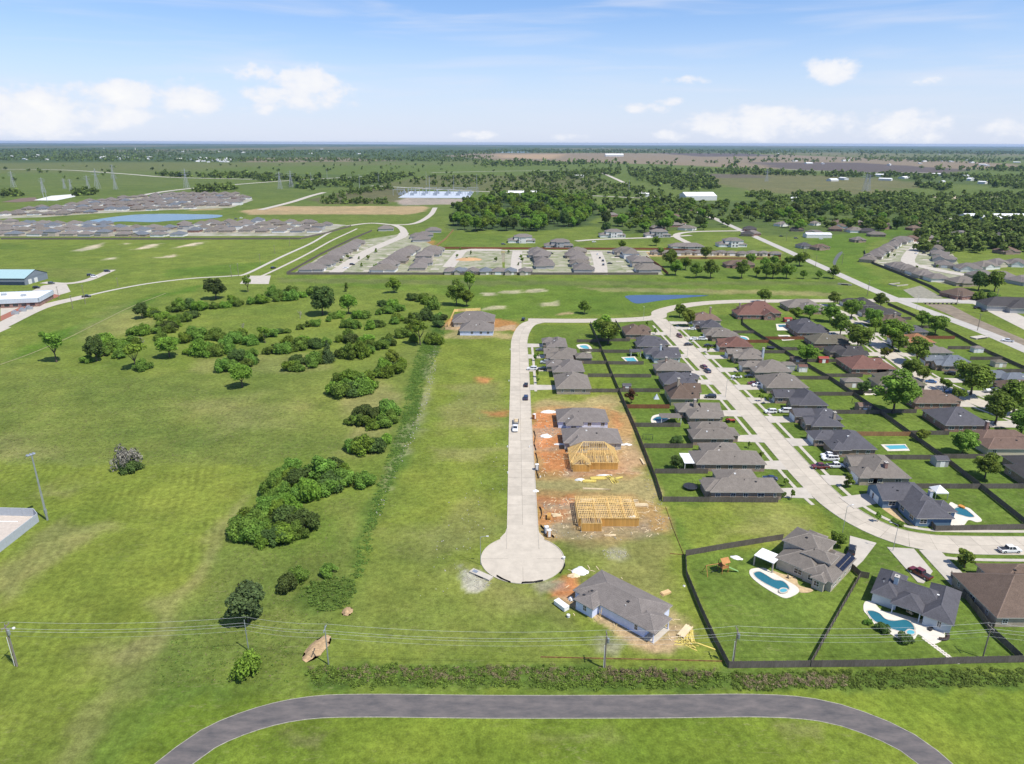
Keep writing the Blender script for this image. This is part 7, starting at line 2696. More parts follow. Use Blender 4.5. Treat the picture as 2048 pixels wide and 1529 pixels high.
def street_lamp(px, py, h, lab, ang=0.0, arm=1.6, col=STEEL, group=None, world=None, rr=.09):
    x, y = world or G(px, py)
    r = root('street_lamp', lab, 'street lamp', (x, y, 0), ang, group)
    b = MB()
    b.tube([(0, 0, 0), (0, 0, h)], [rr, rr * .6], 8)
    ob('post', b.me('post', col), r)
    b = MB()
    b.tube([(0, 0, h), (arm * .5, 0, h + .25), (arm, 0, h + .3)], [rr * .6, rr * .5, rr * .5], 6)
    ob('arm', b.me('arm', col), r)
    b = MB()
    b.box(arm - .1, arm + .55, -.14, .14, h + .24, h + .38)
    ob('lamp_head', b.me('lamp_head', PVC), r)


street_lamp(964, 1131, 8.4, 'white street lamp beside the turning circle', 0)
street_lamp(1687, 1062, 8.5, 'tall street lamp on the inside of the street bend', .3)
street_lamp(1788, 1097, 8.0, 'pale street lamp at the driveway mouth on the bend', 2.6)
street_lamp(1374, 712, 8.0, 'street lamp on the long street near the slate-roofed pair', 0)
street_lamp(1451, 792, 8.0, 'street lamp on the long street beside the steep-gabled house', 0)
street_lamp(1339, 674, 8.0, 'street lamp at the north end of the long street', 0)
street_lamp(1286, 639, 8.0, 'street lamp at the connector road junction', 1.5)
street_lamp(1831, 616, 9.0, 'tall lamp beside the bridge road', 1)
street_lamp(1733, 586, 10, 'dark tall pole beside the main road', 1, col=DARK)
# tall stadium light at the left
x, y = G(97, 1047)
r = root('stadium_light', 'tall grey floodlight mast beside the walled court', 'floodlight', (x, y, 0), rad(150))
b = MB()
b.tube([(0, 0, 0), (0, 0, 21)], [.32, .2], 10)
ob('mast', b.me('mast', STEEL), r)
b = MB()
b.box(-.25, .25, -.9, .9, 20.9, 21.05)
ob('bracket', b.me('bracket', STEEL), r)
for k in (-.8, 0, .8):
    b = MB()
    b.tube([(.05, k, 21.05), (.75, k, 20.85)], [.28, .42], 10)
    ob('floodlight_head', b.me('floodlight_head', STEEL), r)
b = MB()
b.box(-.3, .3, -.3, .3, 2.2, 3.6)
ob('control_box', b.me('control_box', STEEL), r)
# walled court at the left edge
cp = GP([(-70, 1037), (72, 1040), (80, 1050), (0, 1114), (-70, 1165)])
c0 = cp[1]
r = root('walled_court', 'grey-walled sports court at the left edge', 'court', (*c0, 0))
slab('court_floor', [(x - c0[0], y - c0[1]) for x, y in cp], 0, .05, mat('court_floor', (.48, .42, .36), coords='World'), r)
CW = mat('grey_wall', (.40, .43, .46), var=.08)
for k, (a, c) in enumerate(((0, 1), (1, 2), (2, 3), (3, 4))):
    a, c = cp[a], cp[c]
    d = math.hypot(c[0] - a[0], c[1] - a[1])
    n = max(1, round(d / 3.5))
    th = math.atan2(c[1] - a[1], c[0] - a[0])
    for i in range(n):
        b = MB()
        b.box(.02, d / n - .02, -.06, .06, 0, 2.7 if k != 1 else 2.7)
        ob('wall_panel', b.me('wall_panel', CW), r, (a[0] - c0[0] + (c[0] - a[0]) * i / n, a[1] - c0[1] + (c[1] - a[1]) * i / n, 0), th)
b = MB()
b.box(-12, -3, -3.2, -2.9, .05, .12)
b.box(-14, -13.7, -14, -3, .05, .12)
ob('court_line', b.me('court_line', WHITEP), r)
# small poles in the left distance
for px, py, h in [(145, 625, 9), (170, 615, 13), (117, 605, 9), (235, 580, 7), (462, 560, 10), (476, 556, 10), (519, 532, 9), (548, 512, 9), (578, 496, 9), (205, 1, 0)]:
    if h:
        power_pole(px, py, h, 'thin utility pole along the west trail', group='poles along the west trail', can=False)
for px, py in [(1570, 480), (1610, 500), (1604, 506), (1629, 530), (1682, 525), (1733, 588), (1990, 600), (1954, 655), (1912, 604)]:
    power_pole(px, py, 10, 'thin utility pole beside the main road', group='poles along the main road')
# little posts along the cul-de-sac kerb
for px, py in [(1016, 895), (1018, 763), (1017, 947), (1020, 700), (1060, 895), (1082, 955)]:
    b = MB()
    b.box(-.2, .2, -.2, .2, 0, .55)
    ob('utility_box', b.me('utility_box', PVC), None, (*G(px, py), 0), label='small pale utility box at the cul-de-sac kerb', cat='utility box', group='utility boxes at the kerb')

# ================================================================ middle distance and far things
def simple_house(x, y, w, d, ang, rc, wc, label, group, two=False, gar=None, seed=0, pitch=.5, name='house'):
    rr = random.Random(seed)
    wings = [(-w / 2, w / 2, -d / 2, d / 2, 'h', 5.4 if two else 2.9)]
    if rr.random() < .75:
        wings.append((-w / 2 + rr.uniform(0, w * .2), w * .1, -d / 2 - 2.2, d * .2, rr.choice(('hy', 'gy')), 2.9))
    if rr.random() < .5:
        wings.append((w * .05, w / 2 + 1.5, -d * .1, d / 2 + 1.0, 'h', 2.9))
    g = None
    if gar:
        g = (gar, 0.0, 4.9, 0)
    return house(wings, rc, wc, label, group, ang=ang, local=(x, y), pitch=pitch, front='S', garage=g, detail=0, vents=0, name=name, seed=seed)


# the new subdivision: columns of houses along its short streets
def column(p0, p1, n, w, d, side, label, group, seed, two=0.0, pal=('grey', 'taupe', 'grey', 'grey'), wl=('stone', 'tan', 'white', 'grey')):
    a, c = G(*p0), G(*p1)
    th = math.atan2(c[1] - a[1], c[0] - a[0]) - math.pi / 2
    rr = random.Random(seed)
    for i in range(n):
        t = i / max(1, n - 1)
        x, y = a[0] + (c[0] - a[0]) * t + rr.uniform(-2, 2), a[1] + (c[1] - a[1]) * t
        simple_house(x, y, w + rr.uniform(-4, 1), d + rr.uniform(-2.5, .3), th + rr.choice((0, 0, math.pi / 2)) + (math.pi if rr.random() < .0 else 0), rr.choice(pal), rr.choice(wl), label, group, rr.random() < two, side, seed * 50 + i)
        # driveway strip towards the street
        sx_ = 1 if side == 'E' else -1
        ca, sa_ = math.cos(th), math.sin(th)
        q = [(sx_ * (w / 2 - .3), -2.6), (sx_ * (w / 2 - .3), 2.6), (sx_ * (w / 2 + 7), 2.6), (sx_ * (w / 2 + 7), -2.6)]
        slab('driveway', [(x + u * ca - v * sa_, y + u * sa_ + v * ca) for u, v in q], 0, .1, DRIVE, kind='structure', label='short pale driveway in the ' + group)


PALOT = mat('pale_lots', (.40, .365, .29), var=.25, scale=.1, detail=6, coords='World', col2=(.13, .165, .045))
for P_, lab in (([(583, 552), (640, 516), (715, 484), (800, 470), (826, 474), (880, 500), (880, 550)], 'western part of the new subdivision'), ([(880, 550), (880, 502), (1000, 501), (1005, 550)], 'dirt lots of the new subdivision'), ([(1008, 550), (1008, 502), (1290, 503), (1325, 548)], 'eastern part of the new subdivision'), ([(1735, 520), (1765, 490), (1790, 472), (1850, 472), (1890, 480), (1930, 545), (1900, 565), (1800, 545)], 'eastern subdivision')):
    slab('house_lots', GP(P_), 0, .06, PALOT, kind='structure', label='pale drives and small yards of the ' + lab)


column((628, 545), (710, 492), 8, 21, 16.5, 'E', 'grey hip-roofed house in the westernmost column of the new subdivision', 'new subdivision, westernmost column', 1, .15)
column((762, 545), (818, 505), 6, 22, 17, 'W', 'grey-roofed house in the second column of the new subdivision', 'new subdivision, second column', 2, .2)
column((838, 540), (862, 506), 5, 22, 16.5, 'E', 'grey-roofed house in the third column of the new subdivision', 'new subdivision, third column', 3, .2)
column((1088, 535), (1075, 507), 5, 21, 17, 'W', 'grey-roofed house left of the middle court of the new subdivision', 'new subdivision, fourth column', 4, .2)
column((1162, 541), (1148, 506), 5, 21, 17, 'E', 'grey-roofed house right of the middle court of the new subdivision', 'new subdivision, fifth column', 5, .2)
column((1290, 541), (1250, 506), 5, 22, 17, 'W', 'grey-roofed house in the easternmost column of the new subdivision', 'new subdivision, easternmost column', 6, .2)
for k, (px, py) in enumerate([(770, 463), (848, 475), (865, 466), (840, 484), (835, 478)]):
    simple_house(*G(px, py), 20, 14, .1, 'grey', 'grey', 'new grey-roofed house near the curved street end', 'scattered new houses', False, 'W', 700 + k)
for k, px in enumerate((900, 918, 945, 970, 995, 1020, 1048)):
    simple_house(*G(px, 548), 11, 12, 0, 'blue' if k % 2 else 'grey', 'stone', 'small grey-roofed garden home along the south fence of the new subdivision', 'small homes along the south fence', False, 'S', 720 + k)
tarp(935, 521, 26, 14, 2.2, 'low heap of orange sand on the dirt lot of the new subdivision', mat('orange_sand', (.46, .28, .14), coords='World'), 'sand_heap', 'heap', seed=21)
# large two-storey houses
for k, (px, py, lab) in enumerate([(1041, 485, 'big two-storey dark-fronted house beside the green field'), (1115, 495, 'big two-storey house right behind the reddish fence'), (1222, 473, 'big two-storey pale house with many windows'), (1312, 472, 'big two-storey pale house beside the trees'),
                                   (1460, 490, 'big two-storey house right of the curving street'), (1370, 495, 'wide low grey house behind the small garages')]):
    x, y = G(px, py)
    two = k != 5
    w = 31 if two else 36
    house([(-w / 2, w / 2, -7, 8, 'h', 3.0), (-w * .28, w * .38, -6, 7, 'h', 6.8 if two else 3.4), (-w * .1, w * .18, -9.5, 0, 'hy', 6.8 if two else 3.0)], 'grey', 'grey' if k % 2 else 'white', lab, None, local=(x, y), pitch=.4, front='S', detail=2, win='SE', vents=0, winsize=(1.8, 1.8), step=3.5, garage=('S', -w * .36, 4.9, 0), seed=k)
# row of small garages
for k in range(12):
    px = 1310 + k * 21.5
    x, y = G(px, 507 + (k % 3) * .8)
    simple_house(x, y, 11.5, 9, 0, 'taupe' if k % 2 else 'grey', 'cream', 'small low brown-roofed building in the row behind the orange-brown fence', 'row of small buildings', False, 'S', 760 + k, .4)
# park-side brown house and white canopy
simple_house(*G(1475, 531), 26, 14, 0, 'brown', 'redbrick', 'low dark brown house facing the park trees', None, False, None, 790)
simple_house(*G(1605, 492), 14, 12, .2, 'slate', 'grey', 'small slate-roofed house beside the main road', None, False, None, 791)
simple_house(*G(1637, 495), 18, 12, .3, 'brown', 'brick', 'brown house between the main road and the drain', None, False, None, 792)
# eastern subdivision
column((1735, 518), (1800, 478), 9, 19, 14, 'E', 'grey-roofed house in the curving row along the drain fence', 'curving row along the drain', 8)
column((1885, 528), (1870, 488), 5, 20, 15, 'W', 'grey-roofed house right of the looping street', 'right side of the looping street', 9)
column((1870, 556), (1795, 532), 5, 18, 14, 'E', 'grey-roofed house facing the drain in the eastern subdivision', 'houses facing the drain', 10)
for k, (px, py, rc, wc, lab) in enumerate([(1922, 563, 'taupe', 'tan', 'taupe house at the end of the looping street'), (1932, 535, 'grey', 'white', 'grey house with white pillars beside the looping street'), (1966, 530, 'taupe', 'white', 'taupe house with white gable beside the looping street'),
                                           (1990, 525, 'grey', 'cream', 'cream-walled house right of the white gable'), (2030, 525, 'grey', 'white', 'white-walled house at the east edge'), (1960, 550, 'grey', 'tan', 'grey house behind the twin dark trees'),
                                           (2000, 552, 'grey', 'grey', 'grey house with grey walls behind the twin dark trees'), (2040, 560, 'grey', 'grey', 'grey-walled house at the east edge'), (1915, 588, 'brown', 'redbrick', 'round-hipped brown house at the drain fence'), (2010, 500, 'rust', 'brick', 'rust-roofed house on the tan lot')]):
    simple_house(*G(px, py), 20, 16, R.uniform(-.3, .3), rc, wc, lab, None, False, 'S', 800 + k)
x, y = G(2010, 612)
house([(-16, 18, -8, 8, 'h', 3.6), (-4, 14, -13, 2, 'hy', 3.6)], 'char', 'grey', 'large charcoal-roofed building across the drain', None, local=(x, y), ang=-.15, pitch=.6, front='W', detail=1, vents=0)

# far subdivision on the left: two blocks of houses round the lake
def block(poly, pitch_x, pitch_y, label, group, seed, th=0.0, cap=200, mass=None):
    MBs = (MB(), MB())
    RN, WN = ['grey', 'taupe', 'blue', 'taupe'], ['white', 'stone', 'grey', 'tan', 'redbrick']
    P_ = GP(poly)
    rr = random.Random(seed)
    xs = [p[0] for p in P_]
    ys = [p[1] for p in P_]
    n = 0
    yy = min(ys) + 9
    rown = 0
    while yy < max(ys):
        xx = min(xs) + rr.uniform(0, 8)
        while xx < max(xs):
            x, y = xx + rr.uniform(-1.5, 1.5), yy + rr.uniform(-2, 2)
            if poly_dist(np.array([x]), np.array([y]), P_)[0] > 3 and n < cap and rr.random() > .04:
                w_, d_ = pitch_x - rr.uniform(4, 7), rr.uniform(12, 15)
                rc, wc = rr.choice(RN[:1] * 3 + RN), rr.choice(WN[:2] * 2 + WN)
                if mass:
                    for q in ((-w_ / 2, w_ / 2, -d_ / 2, d_ / 2), (-w_ / 2, w_ * .1, -d_ / 2 - 3, 0)):
                        Bt, Wt = MB(), MB()
                        roof_wing(Bt, MB(), Wt, x + q[0], x + q[1], y + q[2], y + q[3], 2.9 + rr.random() * .05, .5, 'h')
                        for src, dst, mi in ((Bt, MBs[0], RN.index(rc)), (Wt, MBs[1], WN.index(wc))):
                            o_ = len(dst.V)
                            dst.V += src.V
                            dst.F += [tuple(o_ + k for k in f) for f in src.F]
                            dst.M += [mi] * len(src.F)
                else:
                    simple_house(x, y, w_, d_, th + rr.choice((0, math.pi)), rc, wc, label % (CNAME[rc] + '-roofed ' + wc.replace('redbrick', 'red-brick')), group, rr.random() < .12, rr.choice(('S', None)), seed * 400 + n)
                n += 1
            xx += pitch_x
        yy += pitch_y if rown % 2 else pitch_y * 1.55
        rown += 1
    if mass:
        o = ob(mass, MBs[1].me(mass, [WALLS[k] for k in WN]), label=label, kind='stuff')
        ob('roofs', MBs[0].me('roofs', [ROOFS[k] for k in RN]), o, kind='stuff')
    return n


n1 = block([(-30, 481), (250, 480), (500, 477), (632, 474), (690, 452), (600, 447), (470, 446), (340, 456), (260, 457), (180, 455), (80, 452), (-30, 455)], 21, 27, '%s house packed in the block before the lake', 'block of houses before the lake', 31, cap=115)
block([(-30, 446), (90, 441), (180, 434), (300, 427), (370, 424), (460, 420), (505, 404), (470, 393), (380, 392), (300, 396), (180, 409), (60, 426), (-30, 440)], 22, 32, 'packed grey-roofed houses beyond the lake', None, 32, cap=170, mass='houses_beyond_lake')
slab('house_pads', GP([(-30, 481), (630, 475), (690, 453), (600, 447), (460, 447), (340, 457), (180, 456), (-30, 455)]), 0, .1, mat('packed_lots', (.42, .39, .33), var=.25, scale=.05, coords='World', col2=(.17, .18, .09)), kind='structure', label='paved and bare ground between the houses before the lake')
slab('house_pads', GP([(-30, 446), (90, 441), (180, 434), (300, 427), (460, 420), (505, 404), (470, 393), (380, 392), (180, 409), (-30, 440)]), 0, .1, MATS['packed_lots'], kind='structure', label='paved and bare ground between the houses beyond the lake')
for px, py, lab in [(462, 414, 'pale club house with porch beside the lake'), (420, 413, 'long low building beside the club house')]:
    simple_house(*G(px, py), 34, 20, .1, 'grey', 'white', lab, None, True, None, 910 + px)

# metal building and brick building on the left edge
x, y = G(20, 572)
r = root('metal_building', 'metal building with blue-green roof and grey gable end', 'building', (x, y, 0))
B, C, W = MB(), MB(), MB()
roof_wing(B, C, W, -38, 20, -12, 16, 5.2, .33, 'gx', .4)
ob('walls', W.me('walls', mat('grey_steel_siding', (.20, .23, .27), streak=(3, 3, .2))), r)
ob('roof', B.me('roof', [mat('bluegreen_roof', (.30, .44, .46), var=.06, streak=(2, .2, 1)), DARK]), r)
for k in range(2):
    b = MB()
    b.box(-.05, .05, -2, 2, 0, 3.6)
    ob('rolling_door', b.me('rolling_door', PVC), r, (19.7, -6 + k * 7, 0))
b = MB()
b.box(-36, 19, -11.9, -11.55, 0, 2.6)
ob('base_band', b.me('base_band', mat('dark_band', (.03, .05, .08))), r)
x, y = G(20, 622)
r = root('brick_building', 'flat white-roofed building with red brick base and pale parapet', 'building', (x, y, 0), rad(14))
b = MB()
b.box(-40, 18, -2, 24, 0, 3.0)
ob('walls', b.me('walls', WALLS['redbrick']), r)
b = MB()
b.box(-40.5, 18.5, -2.5, -2.05, 3.0, 6.0)
b.box(18.05, 18.5, -2.5, 24.5, 3.0, 6.0)
b.box(-40.5, 18.5, 24.05, 24.5, 3.0, 6.0)
ob('parapet', b.me('parapet', mat('pale_panel', (.50, .55, .60), streak=(2, 2, .2))), r)
b = MB()
b.box(-40, 18, -2, 24, 5.2, 5.5)
ob('roof', b.me('roof', WHITEP), r)
for k, (ux, uy) in enumerate(((6, 8), (-8, 14), (-12, 5))):
    b = MB()
    b.box(-1.5, 1.5, -1, 1, 0, 1.3)
    ob('roof_unit', b.me('roof_unit', STEEL), r, (ux, uy, 5.5))
for k in range(7):
    b = MB()
    b.box(-1.5, 1.5, -.06, .02, .9, 2.6)
    ob('window', b.me('window', PANE), r, (14 - k * 5, -2.0, 0))
for k, (px, py) in enumerate([(45, 630), (30, 636), (58, 626)]):
    b = MB()
    b.box(-2, 2, -1.2, 1.2, 0, 1.6)
    b.box(-1.2, .6, -1, 1, 1.6, 2.4)
    ob('equipment_crate', b.me('equipment_crate', STEEL), None, (*G(px, py), .05), .4, label='grey equipment unit in front of the brick building', cat='equipment', group='equipment by the brick building')

# substation
sp = GP([(794, 397.5), (818, 384.5), (945, 384.5), (936, 397.5)])
slab('gravel_yard', sp, 0, .3, mat('substation_gravel', (.42, .46, .52), var=.1, coords='World'), kind='structure', label='pale grey gravel yard of the substation')
r = root('substation', 'cluster of steel gantries and transformers in the gravel yard', 'substation', (*G(870, 391), .3))
for k in range(12):
    b = MB()
    w = 12
    b.bar((-w, 0, 0), (-w, 0, 13), .7)
    b.bar((w, 0, 0), (w, 0, 13), .7)
    b.bar((-w, 0, 12), (w, 0, 12), .8)
    ob('gantry', b.me('gantry', mat('substation_steel', (.32, .34, .36))), r, ((k % 6 - 2.5) * 30, (k // 6 - .5) * 55 + (k % 3) * 8, 0), (k % 2) * .1)
for k in range(14):
    b = MB()
    b.box(-4, 4, -3, 3, 0, 5)
    b.tube([(0, 0, 5), (0, 0, 9)], [1, .6], 6)
    ob('transformer', b.me('transformer', STEEL), r, ((k % 7 - 3) * 24, (k // 7 - .5) * 50, 0))
# transmission towers and tall poles
TOW = mat('tower_steel', (.36, .38, .40))


def lattice(px, py, h, lab, group):
    x, y = G(px, py)
    r = root('transmission_tower', lab, 'tower', (x, y, 0), 0, group)
    b = MB()
    w = h * .11
    for sx_ in (-1, 1):
        for sy_ in (-1, 1):
            b.bar((sx_ * w, sy_ * w, 0), (sx_ * w * .22, sy_ * w * .22, h * .7), .45)
            b.bar((sx_ * w * .22, sy_ * w * .22, h * .7), (0, 0, h), .4)
    for k in range(6):
        t, u = k / 6, (k + 1) / 6
        wa, wb = w * (1 - .78 * t), w * (1 - .78 * u)
        for sy_ in (-1, 1):
            b.bar((-wa, sy_ * wa, h * .7 * t), (wb, sy_ * wb, h * .7 * u), .25)
            b.bar((wa, sy_ * wa, h * .7 * t), (-wb, sy_ * wb, h * .7 * u), .25)
    ob('lattice', b.me('lattice', TOW), r)
    for zz, ww in ((.7, .2), (.8, .24), (.9, .17)):
        b = MB()
        b.bar((-h * ww, 0, h * zz), (h * ww, 0, h * zz), .5)
        ob('crossarm', b.me('crossarm', TOW), r)


for px, py, h in [(25, 382, 38), (193, 384, 46), (175, 388, 34), (229, 385, 34), (371, 382, 46), (85, 392, 32), (127, 384, 24), (140, 388, 26), (558, 382, 40), (580, 378, 40), (1726, 378, 42), (1733, 378, 40), (1530, 360, 36), (224, 362, 40)]:
    lattice(px, py, h, 'grey lattice power tower on the open plain', 'lattice towers')
for px, py, h in [(717, 381, 34), (652, 365, 34), (620, 372, 30), (755, 372, 30), (850, 372, 34), (857, 392, 40), (905, 381, 34), (951, 381, 36), (1255, 382, 26), (85, 403, 30), (92, 410, 24)]:
    power_pole(px, py, h, 'tall slim steel power pole on the far plain', group='tall steel poles', col=TOW, sc=2.2)
# far sheds and buildings, each its own
def barn(px, py, w, d, h, col, lab, group=None, ang=0.0, typ='gx'):
    x, y = G(px, py)
    r = root('far_building', lab, 'building', (x, y, 0), ang, group)
    B, C, W = MB(), MB(), MB()
    roof_wing(B, C, W, -w / 2, w / 2, -d / 2, d / 2, h, .28, typ, .2)
    ob('walls', W.me('walls', col), r)
    ob('roof', B.me('roof', [WHITEP, DARK]), r)


PALEW = mat('pale_far_wall', (.62, .62, .60))
barn(1392, 397, 62, 46, 8, PALEW, 'big white-roofed warehouse beside the far main road', ang=.1)
barn(1042, 391, 60, 24, 6, PALEW, 'long white building at the edge of the woods')
barn(1090, 392, 14, 12, 5, PALEW, 'white house at the edge of the woods')
barn(1115, 394, 18, 12, 5, PALEW, 'grey-white house by the country road')
barn(1285, 392, 20, 12, 6, PALEW, 'white tank-like shed by the unpaved road')
barn(1632, 471, 30, 12, 4, PALEW, 'long white-roofed shed beside the drain')
barn(2010, 434, 130, 26, 6, PALEW, 'long white-roofed complex at the east edge')
barn(1975, 436, 30, 16, 5, WALLS['blue'], 'dark-walled wing of the long white complex')
barn(1225, 312, 150, 60, 14, PALEW, 'white hangar on the far tan plain')
barn(1580, 398, 24, 14, 5, PALEW, 'white shed among the eastern trees')
barn(1155, 354, 30, 16, 5, PALEW, 'white farm house beside the far field')
slab('bare_pad', GP([(65, 408), (100, 399), (148, 395), (148, 400), (110, 408)]), 0, .4, PALEW, kind='structure', label='bare white building pad near the highway')
slab('bare_earth', GP([(0, 412), (40, 404), (68, 402), (75, 409), (30, 412)]), 0, .3, mat('far_brown_earth', (.16, .11, .08), coords='World'), kind='structure', label='bare brown earth beside the white pad')
for i in range(70):
    rr = R
    px, py = R.choice([(R.uniform(0, 480), R.uniform(318, 328)), (R.uniform(1540, 2040), R.uniform(312, 328)), (R.uniform(60, 900), R.uniform(298, 312)), (R.uniform(1650, 2040), R.uniform(345, 362)), (R.uniform(1000, 2000), R.uniform(294, 306))])
    barn(px, py, R.uniform(16, 45), R.uniform(10, 22), R.uniform(4, 7), PALEW, 'tiny white far-off farm building on the plain', 'far-off farm buildings', R.uniform(0, 3))
for i in range(46):
    px, py = R.uniform(390, 460), R.uniform(322, 330)
    if i > 28:
        px, py = R.uniform(200, 300), R.uniform(318, 326)
    barn(px, py, R.uniform(14, 30), R.uniform(10, 16), R.uniform(4, 7), PALEW, 'tiny white building in the far-off village', 'far-off village', R.uniform(0, 3))
b = MB()
b.tube([(0, 0, 0), (0, 0, 36), (0, 0, 38)], [4, 4, 3], 10)
ob('water_tower', b.me('water_tower', PALEW), None, (*G(268, 308), 0), label='white water tower on the far horizon', cat='tower')
# houses among the trees on the right
for i in range(46):
    px, py = R.choice([(R.uniform(1190, 1400), R.uniform(408, 460)), (R.uniform(1480, 1720), R.uniform(425, 470)), (R.uniform(1700, 2040), R.uniform(440, 480))])
    simple_house(*G(px, py), R.uniform(14, 20), R.uniform(11, 14), R.uniform(-.6, .6), R.choice(('brown', 'taupe', 'grey', 'rust', 'char')), R.choice(('brick', 'white', 'cream', 'redbrick')), 'small house half hidden among the eastern trees', 'houses among the eastern trees', False, None, 950 + i)

# bridge over the drain
r = root('bridge', 'low concrete bridge with dark openings carrying the road over the drain', 'bridge', (*G(1880, 603), 0))
b = MB()
for k in range(8):
    b.box(-11 + k * 3.0, -10.2 + k * 3.0, -.4, .4, -.2, 1.0)
ob('pier', b.me('pier', DARK), r)
b = MB()
b.box(-12, 12.5, -.3, .3, 1.0, 1.5)
ob('rail', b.me('rail', WALK), r)
slab('drain_bed', GP([(1845, 601), (1900, 604), (1960, 635), (2048, 672), (2048, 690), (1950, 655), (1900, 625)]), 0, .03, mat('drain_soil', (.21, .17, .12), var=.25, scale=.2, coords='World'), kind='structure', label='bare brown bed of the drain below the bridge')
slab('riprap', GP([(1805, 575), (1840, 566), (1885, 590), (1830, 592)]), 0, .04, mat('stone_apron', (.24, .225, .17), var=.3, scale=.4, coords='World'), kind='structure', label='grey stone apron beside the bridge')
r = root('culvert', 'dark concrete culvert mouth in the drain bank', 'culvert', (*G(1688, 566), 0), -.5)
b = MB()
b.box(-5, 5, -.4, .4, 0, 1.2)
ob('headwall', b.me('headwall', WALK), r)
b = MB()
b.box(-2.5, 2.5, -.5, -.4, 0, .9)
ob('mouth', b.me('mouth', DARK), r)
r = root('culvert', 'concrete box inlet standing in the grassy drain', 'culvert', (*G(1795, 565), 0), .4)
b = MB()
b.box(-6, 6, -4, -3.4, 0, .8)
b.box(-6, 6, 3.4, 4, 0, .8)
b.box(-6, -5.4, -3.4, 3.4, 0, .8)
ob('walls', b.me('walls', WALK), r)
r = root('culvert', 'dark culvert mouth beside the main road by the eastern fence', 'culvert', (*G(1957, 670), 0), .4)
b = MB()
b.box(-5, 5, -2, 2, 0, .8)
ob('headwall', b.me('headwall', WALK), r)
b = MB()
b.box(-4, 4, -2.2, -2, 0, .6)
ob('mouth', b.me('mouth', DARK), r)

# park trees
for px, py, r_, kd in [(1349, 549, 6, 'fresh'), (1340, 533, 7.5, 'oak'), (1369, 538, 5.5, 'fresh'), (1390, 554, 6, 'oak'), (1419, 554, 7, 'oak'), (1481, 554, 7, 'oak'), (1511, 550, 4, 'fresh'), (1530, 554, 6.5, 'oak'), (1409, 515, 6, 'oak'), (1544, 554, 7, 'oak'), (1571, 554, 6.5, 'oak'),
                       (1605, 554, 3.4, 'oak'), (1636, 554, 3.2, 'oak'), (1664, 553, 5, 'oak'), (1597, 529, 7, 'oak'), (1575, 527, 4.5, 'oak'), (1546, 527, 4.5, 'oak'), (1320, 508, 4, 'oak'), (1340, 512, 4, 'oak'), (1242, 497, 4.5, 'fresh'), (1310, 490, 5, 'fresh'), (1500, 525, 5, 'oak'), (1560, 540, 5, 'oak'), (1528, 535, 5, 'fresh')]:
    tree(kd, *G(px, py), r_, 'round park tree on the mown grass beside the main road', 'park trees', 'tree', 'park_tree')
# street trees in the new subdivisions
for i in range(24):
    px, py = R.choice([(R.uniform(660, 790), 0), (R.uniform(890, 1050), 0), (R.uniform(1740, 1900), 0)])
    py = R.uniform(500, 545)
    tree('small', *G(px, py), R.uniform(1.2, 2.2), 'small street tree in the new subdivisions', 'subdivision street trees', 'tree', 'street_tree')

# the wood in the middle: each tree its own
WOODS = in_poly(GP([(898, 465), (908, 425), (985, 400), (1165, 398), (1190, 424), (1165, 452), (1080, 464), (980, 468)]), 170, 51, 5.5, 9.5)
for x, y, s in WOODS:
    tree(R.choice(('oak', 'fresh', 'fresh', 'oak', 'dark')), x, y, s, 'tree crowded into the dense wood beyond the green field', 'trees of the dense wood', 'tree', 'wood_tree', R.uniform(.9, 1.2))
EASTW = in_poly(GP([(1200, 468), (1195, 412), (1380, 408), (1640, 412), (1800, 425), (1830, 445), (1760, 462), (1600, 462), (1500, 452), (1380, 462)]), 130, 52, 4.5, 8.5)
for x, y, s in EASTW:
    tree(R.choice(('oak', 'fresh', 'fresh', 'oak', 'dark')), x, y, s, 'yard tree among the small eastern houses', 'yard trees of the eastern houses', 'tree', 'yard_tree', R.uniform(.8, 1.0))

# trees further out, too many and too small to tell apart
def far_wood(name, label, trees, nq, seed, leaf='far'):
    rs = np.random.default_rng(seed)
    Vs, vals = [], []
    proto = [leaf_arrays(rs, 'round', nq, .30 if nq > 60 else .42, 9) for _ in range(8)]
    for x, y, s in trees:
        V, val = proto[rs.integers(8)]
        a = rs.uniform(0, 6.28)
        ca, sa_ = math.cos(a), math.sin(a)
        hh = s * rs.uniform(.75, 1.05)
        W_ = np.stack([(V[:, 0] * ca - V[:, 1] * sa_) * s + x, (V[:, 0] * sa_ + V[:, 1] * ca) * s + y, np.maximum(V[:, 2] * hh + hh * .85, .05)], 1)
        Vs.append(W_)
        vals.append(val * rs.uniform(.75, 1.25))
    return ob(name, quads_mesh(name, np.concatenate(Vs), np.concatenate(vals), LEAF[leaf]), kind='stuff', label=label)


mid = in_poly(GP([(1840, 500), (1820, 470), (1840, 440), (2080, 440), (2080, 500), (1960, 508)]), 190, 61, 5, 8.5)
mid += in_poly(GP([(1480, 432), (1560, 405), (1800, 398), (2080, 405), (2080, 445), (1850, 440), (1700, 425)]), 300, 62, 5, 8.5)
mid += in_poly(GP([(1195, 445), (1195, 410), (1380, 406), (1640, 410), (1830, 428), (1850, 445), (1760, 458), (1600, 452), (1480, 440), (1400, 452)]), 170, 162, 4, 7.5)
mid += in_poly(GP([(1200, 405), (1390, 402), (1390, 412), (1200, 415)]), 30, 63, 6, 9)
mid += in_poly(GP([(900, 418), (990, 392), (1170, 390), (1195, 412), (1100, 405), (980, 402)]), 60, 64, 6, 9)
far_wood('eastern_woods', 'dense woods on the eastern side', mid, 150, 71)
far2 = in_poly(GP([(560, 378), (660, 366), (780, 352), (830, 352), (760, 372), (620, 384)]), 170, 65, 6, 11)
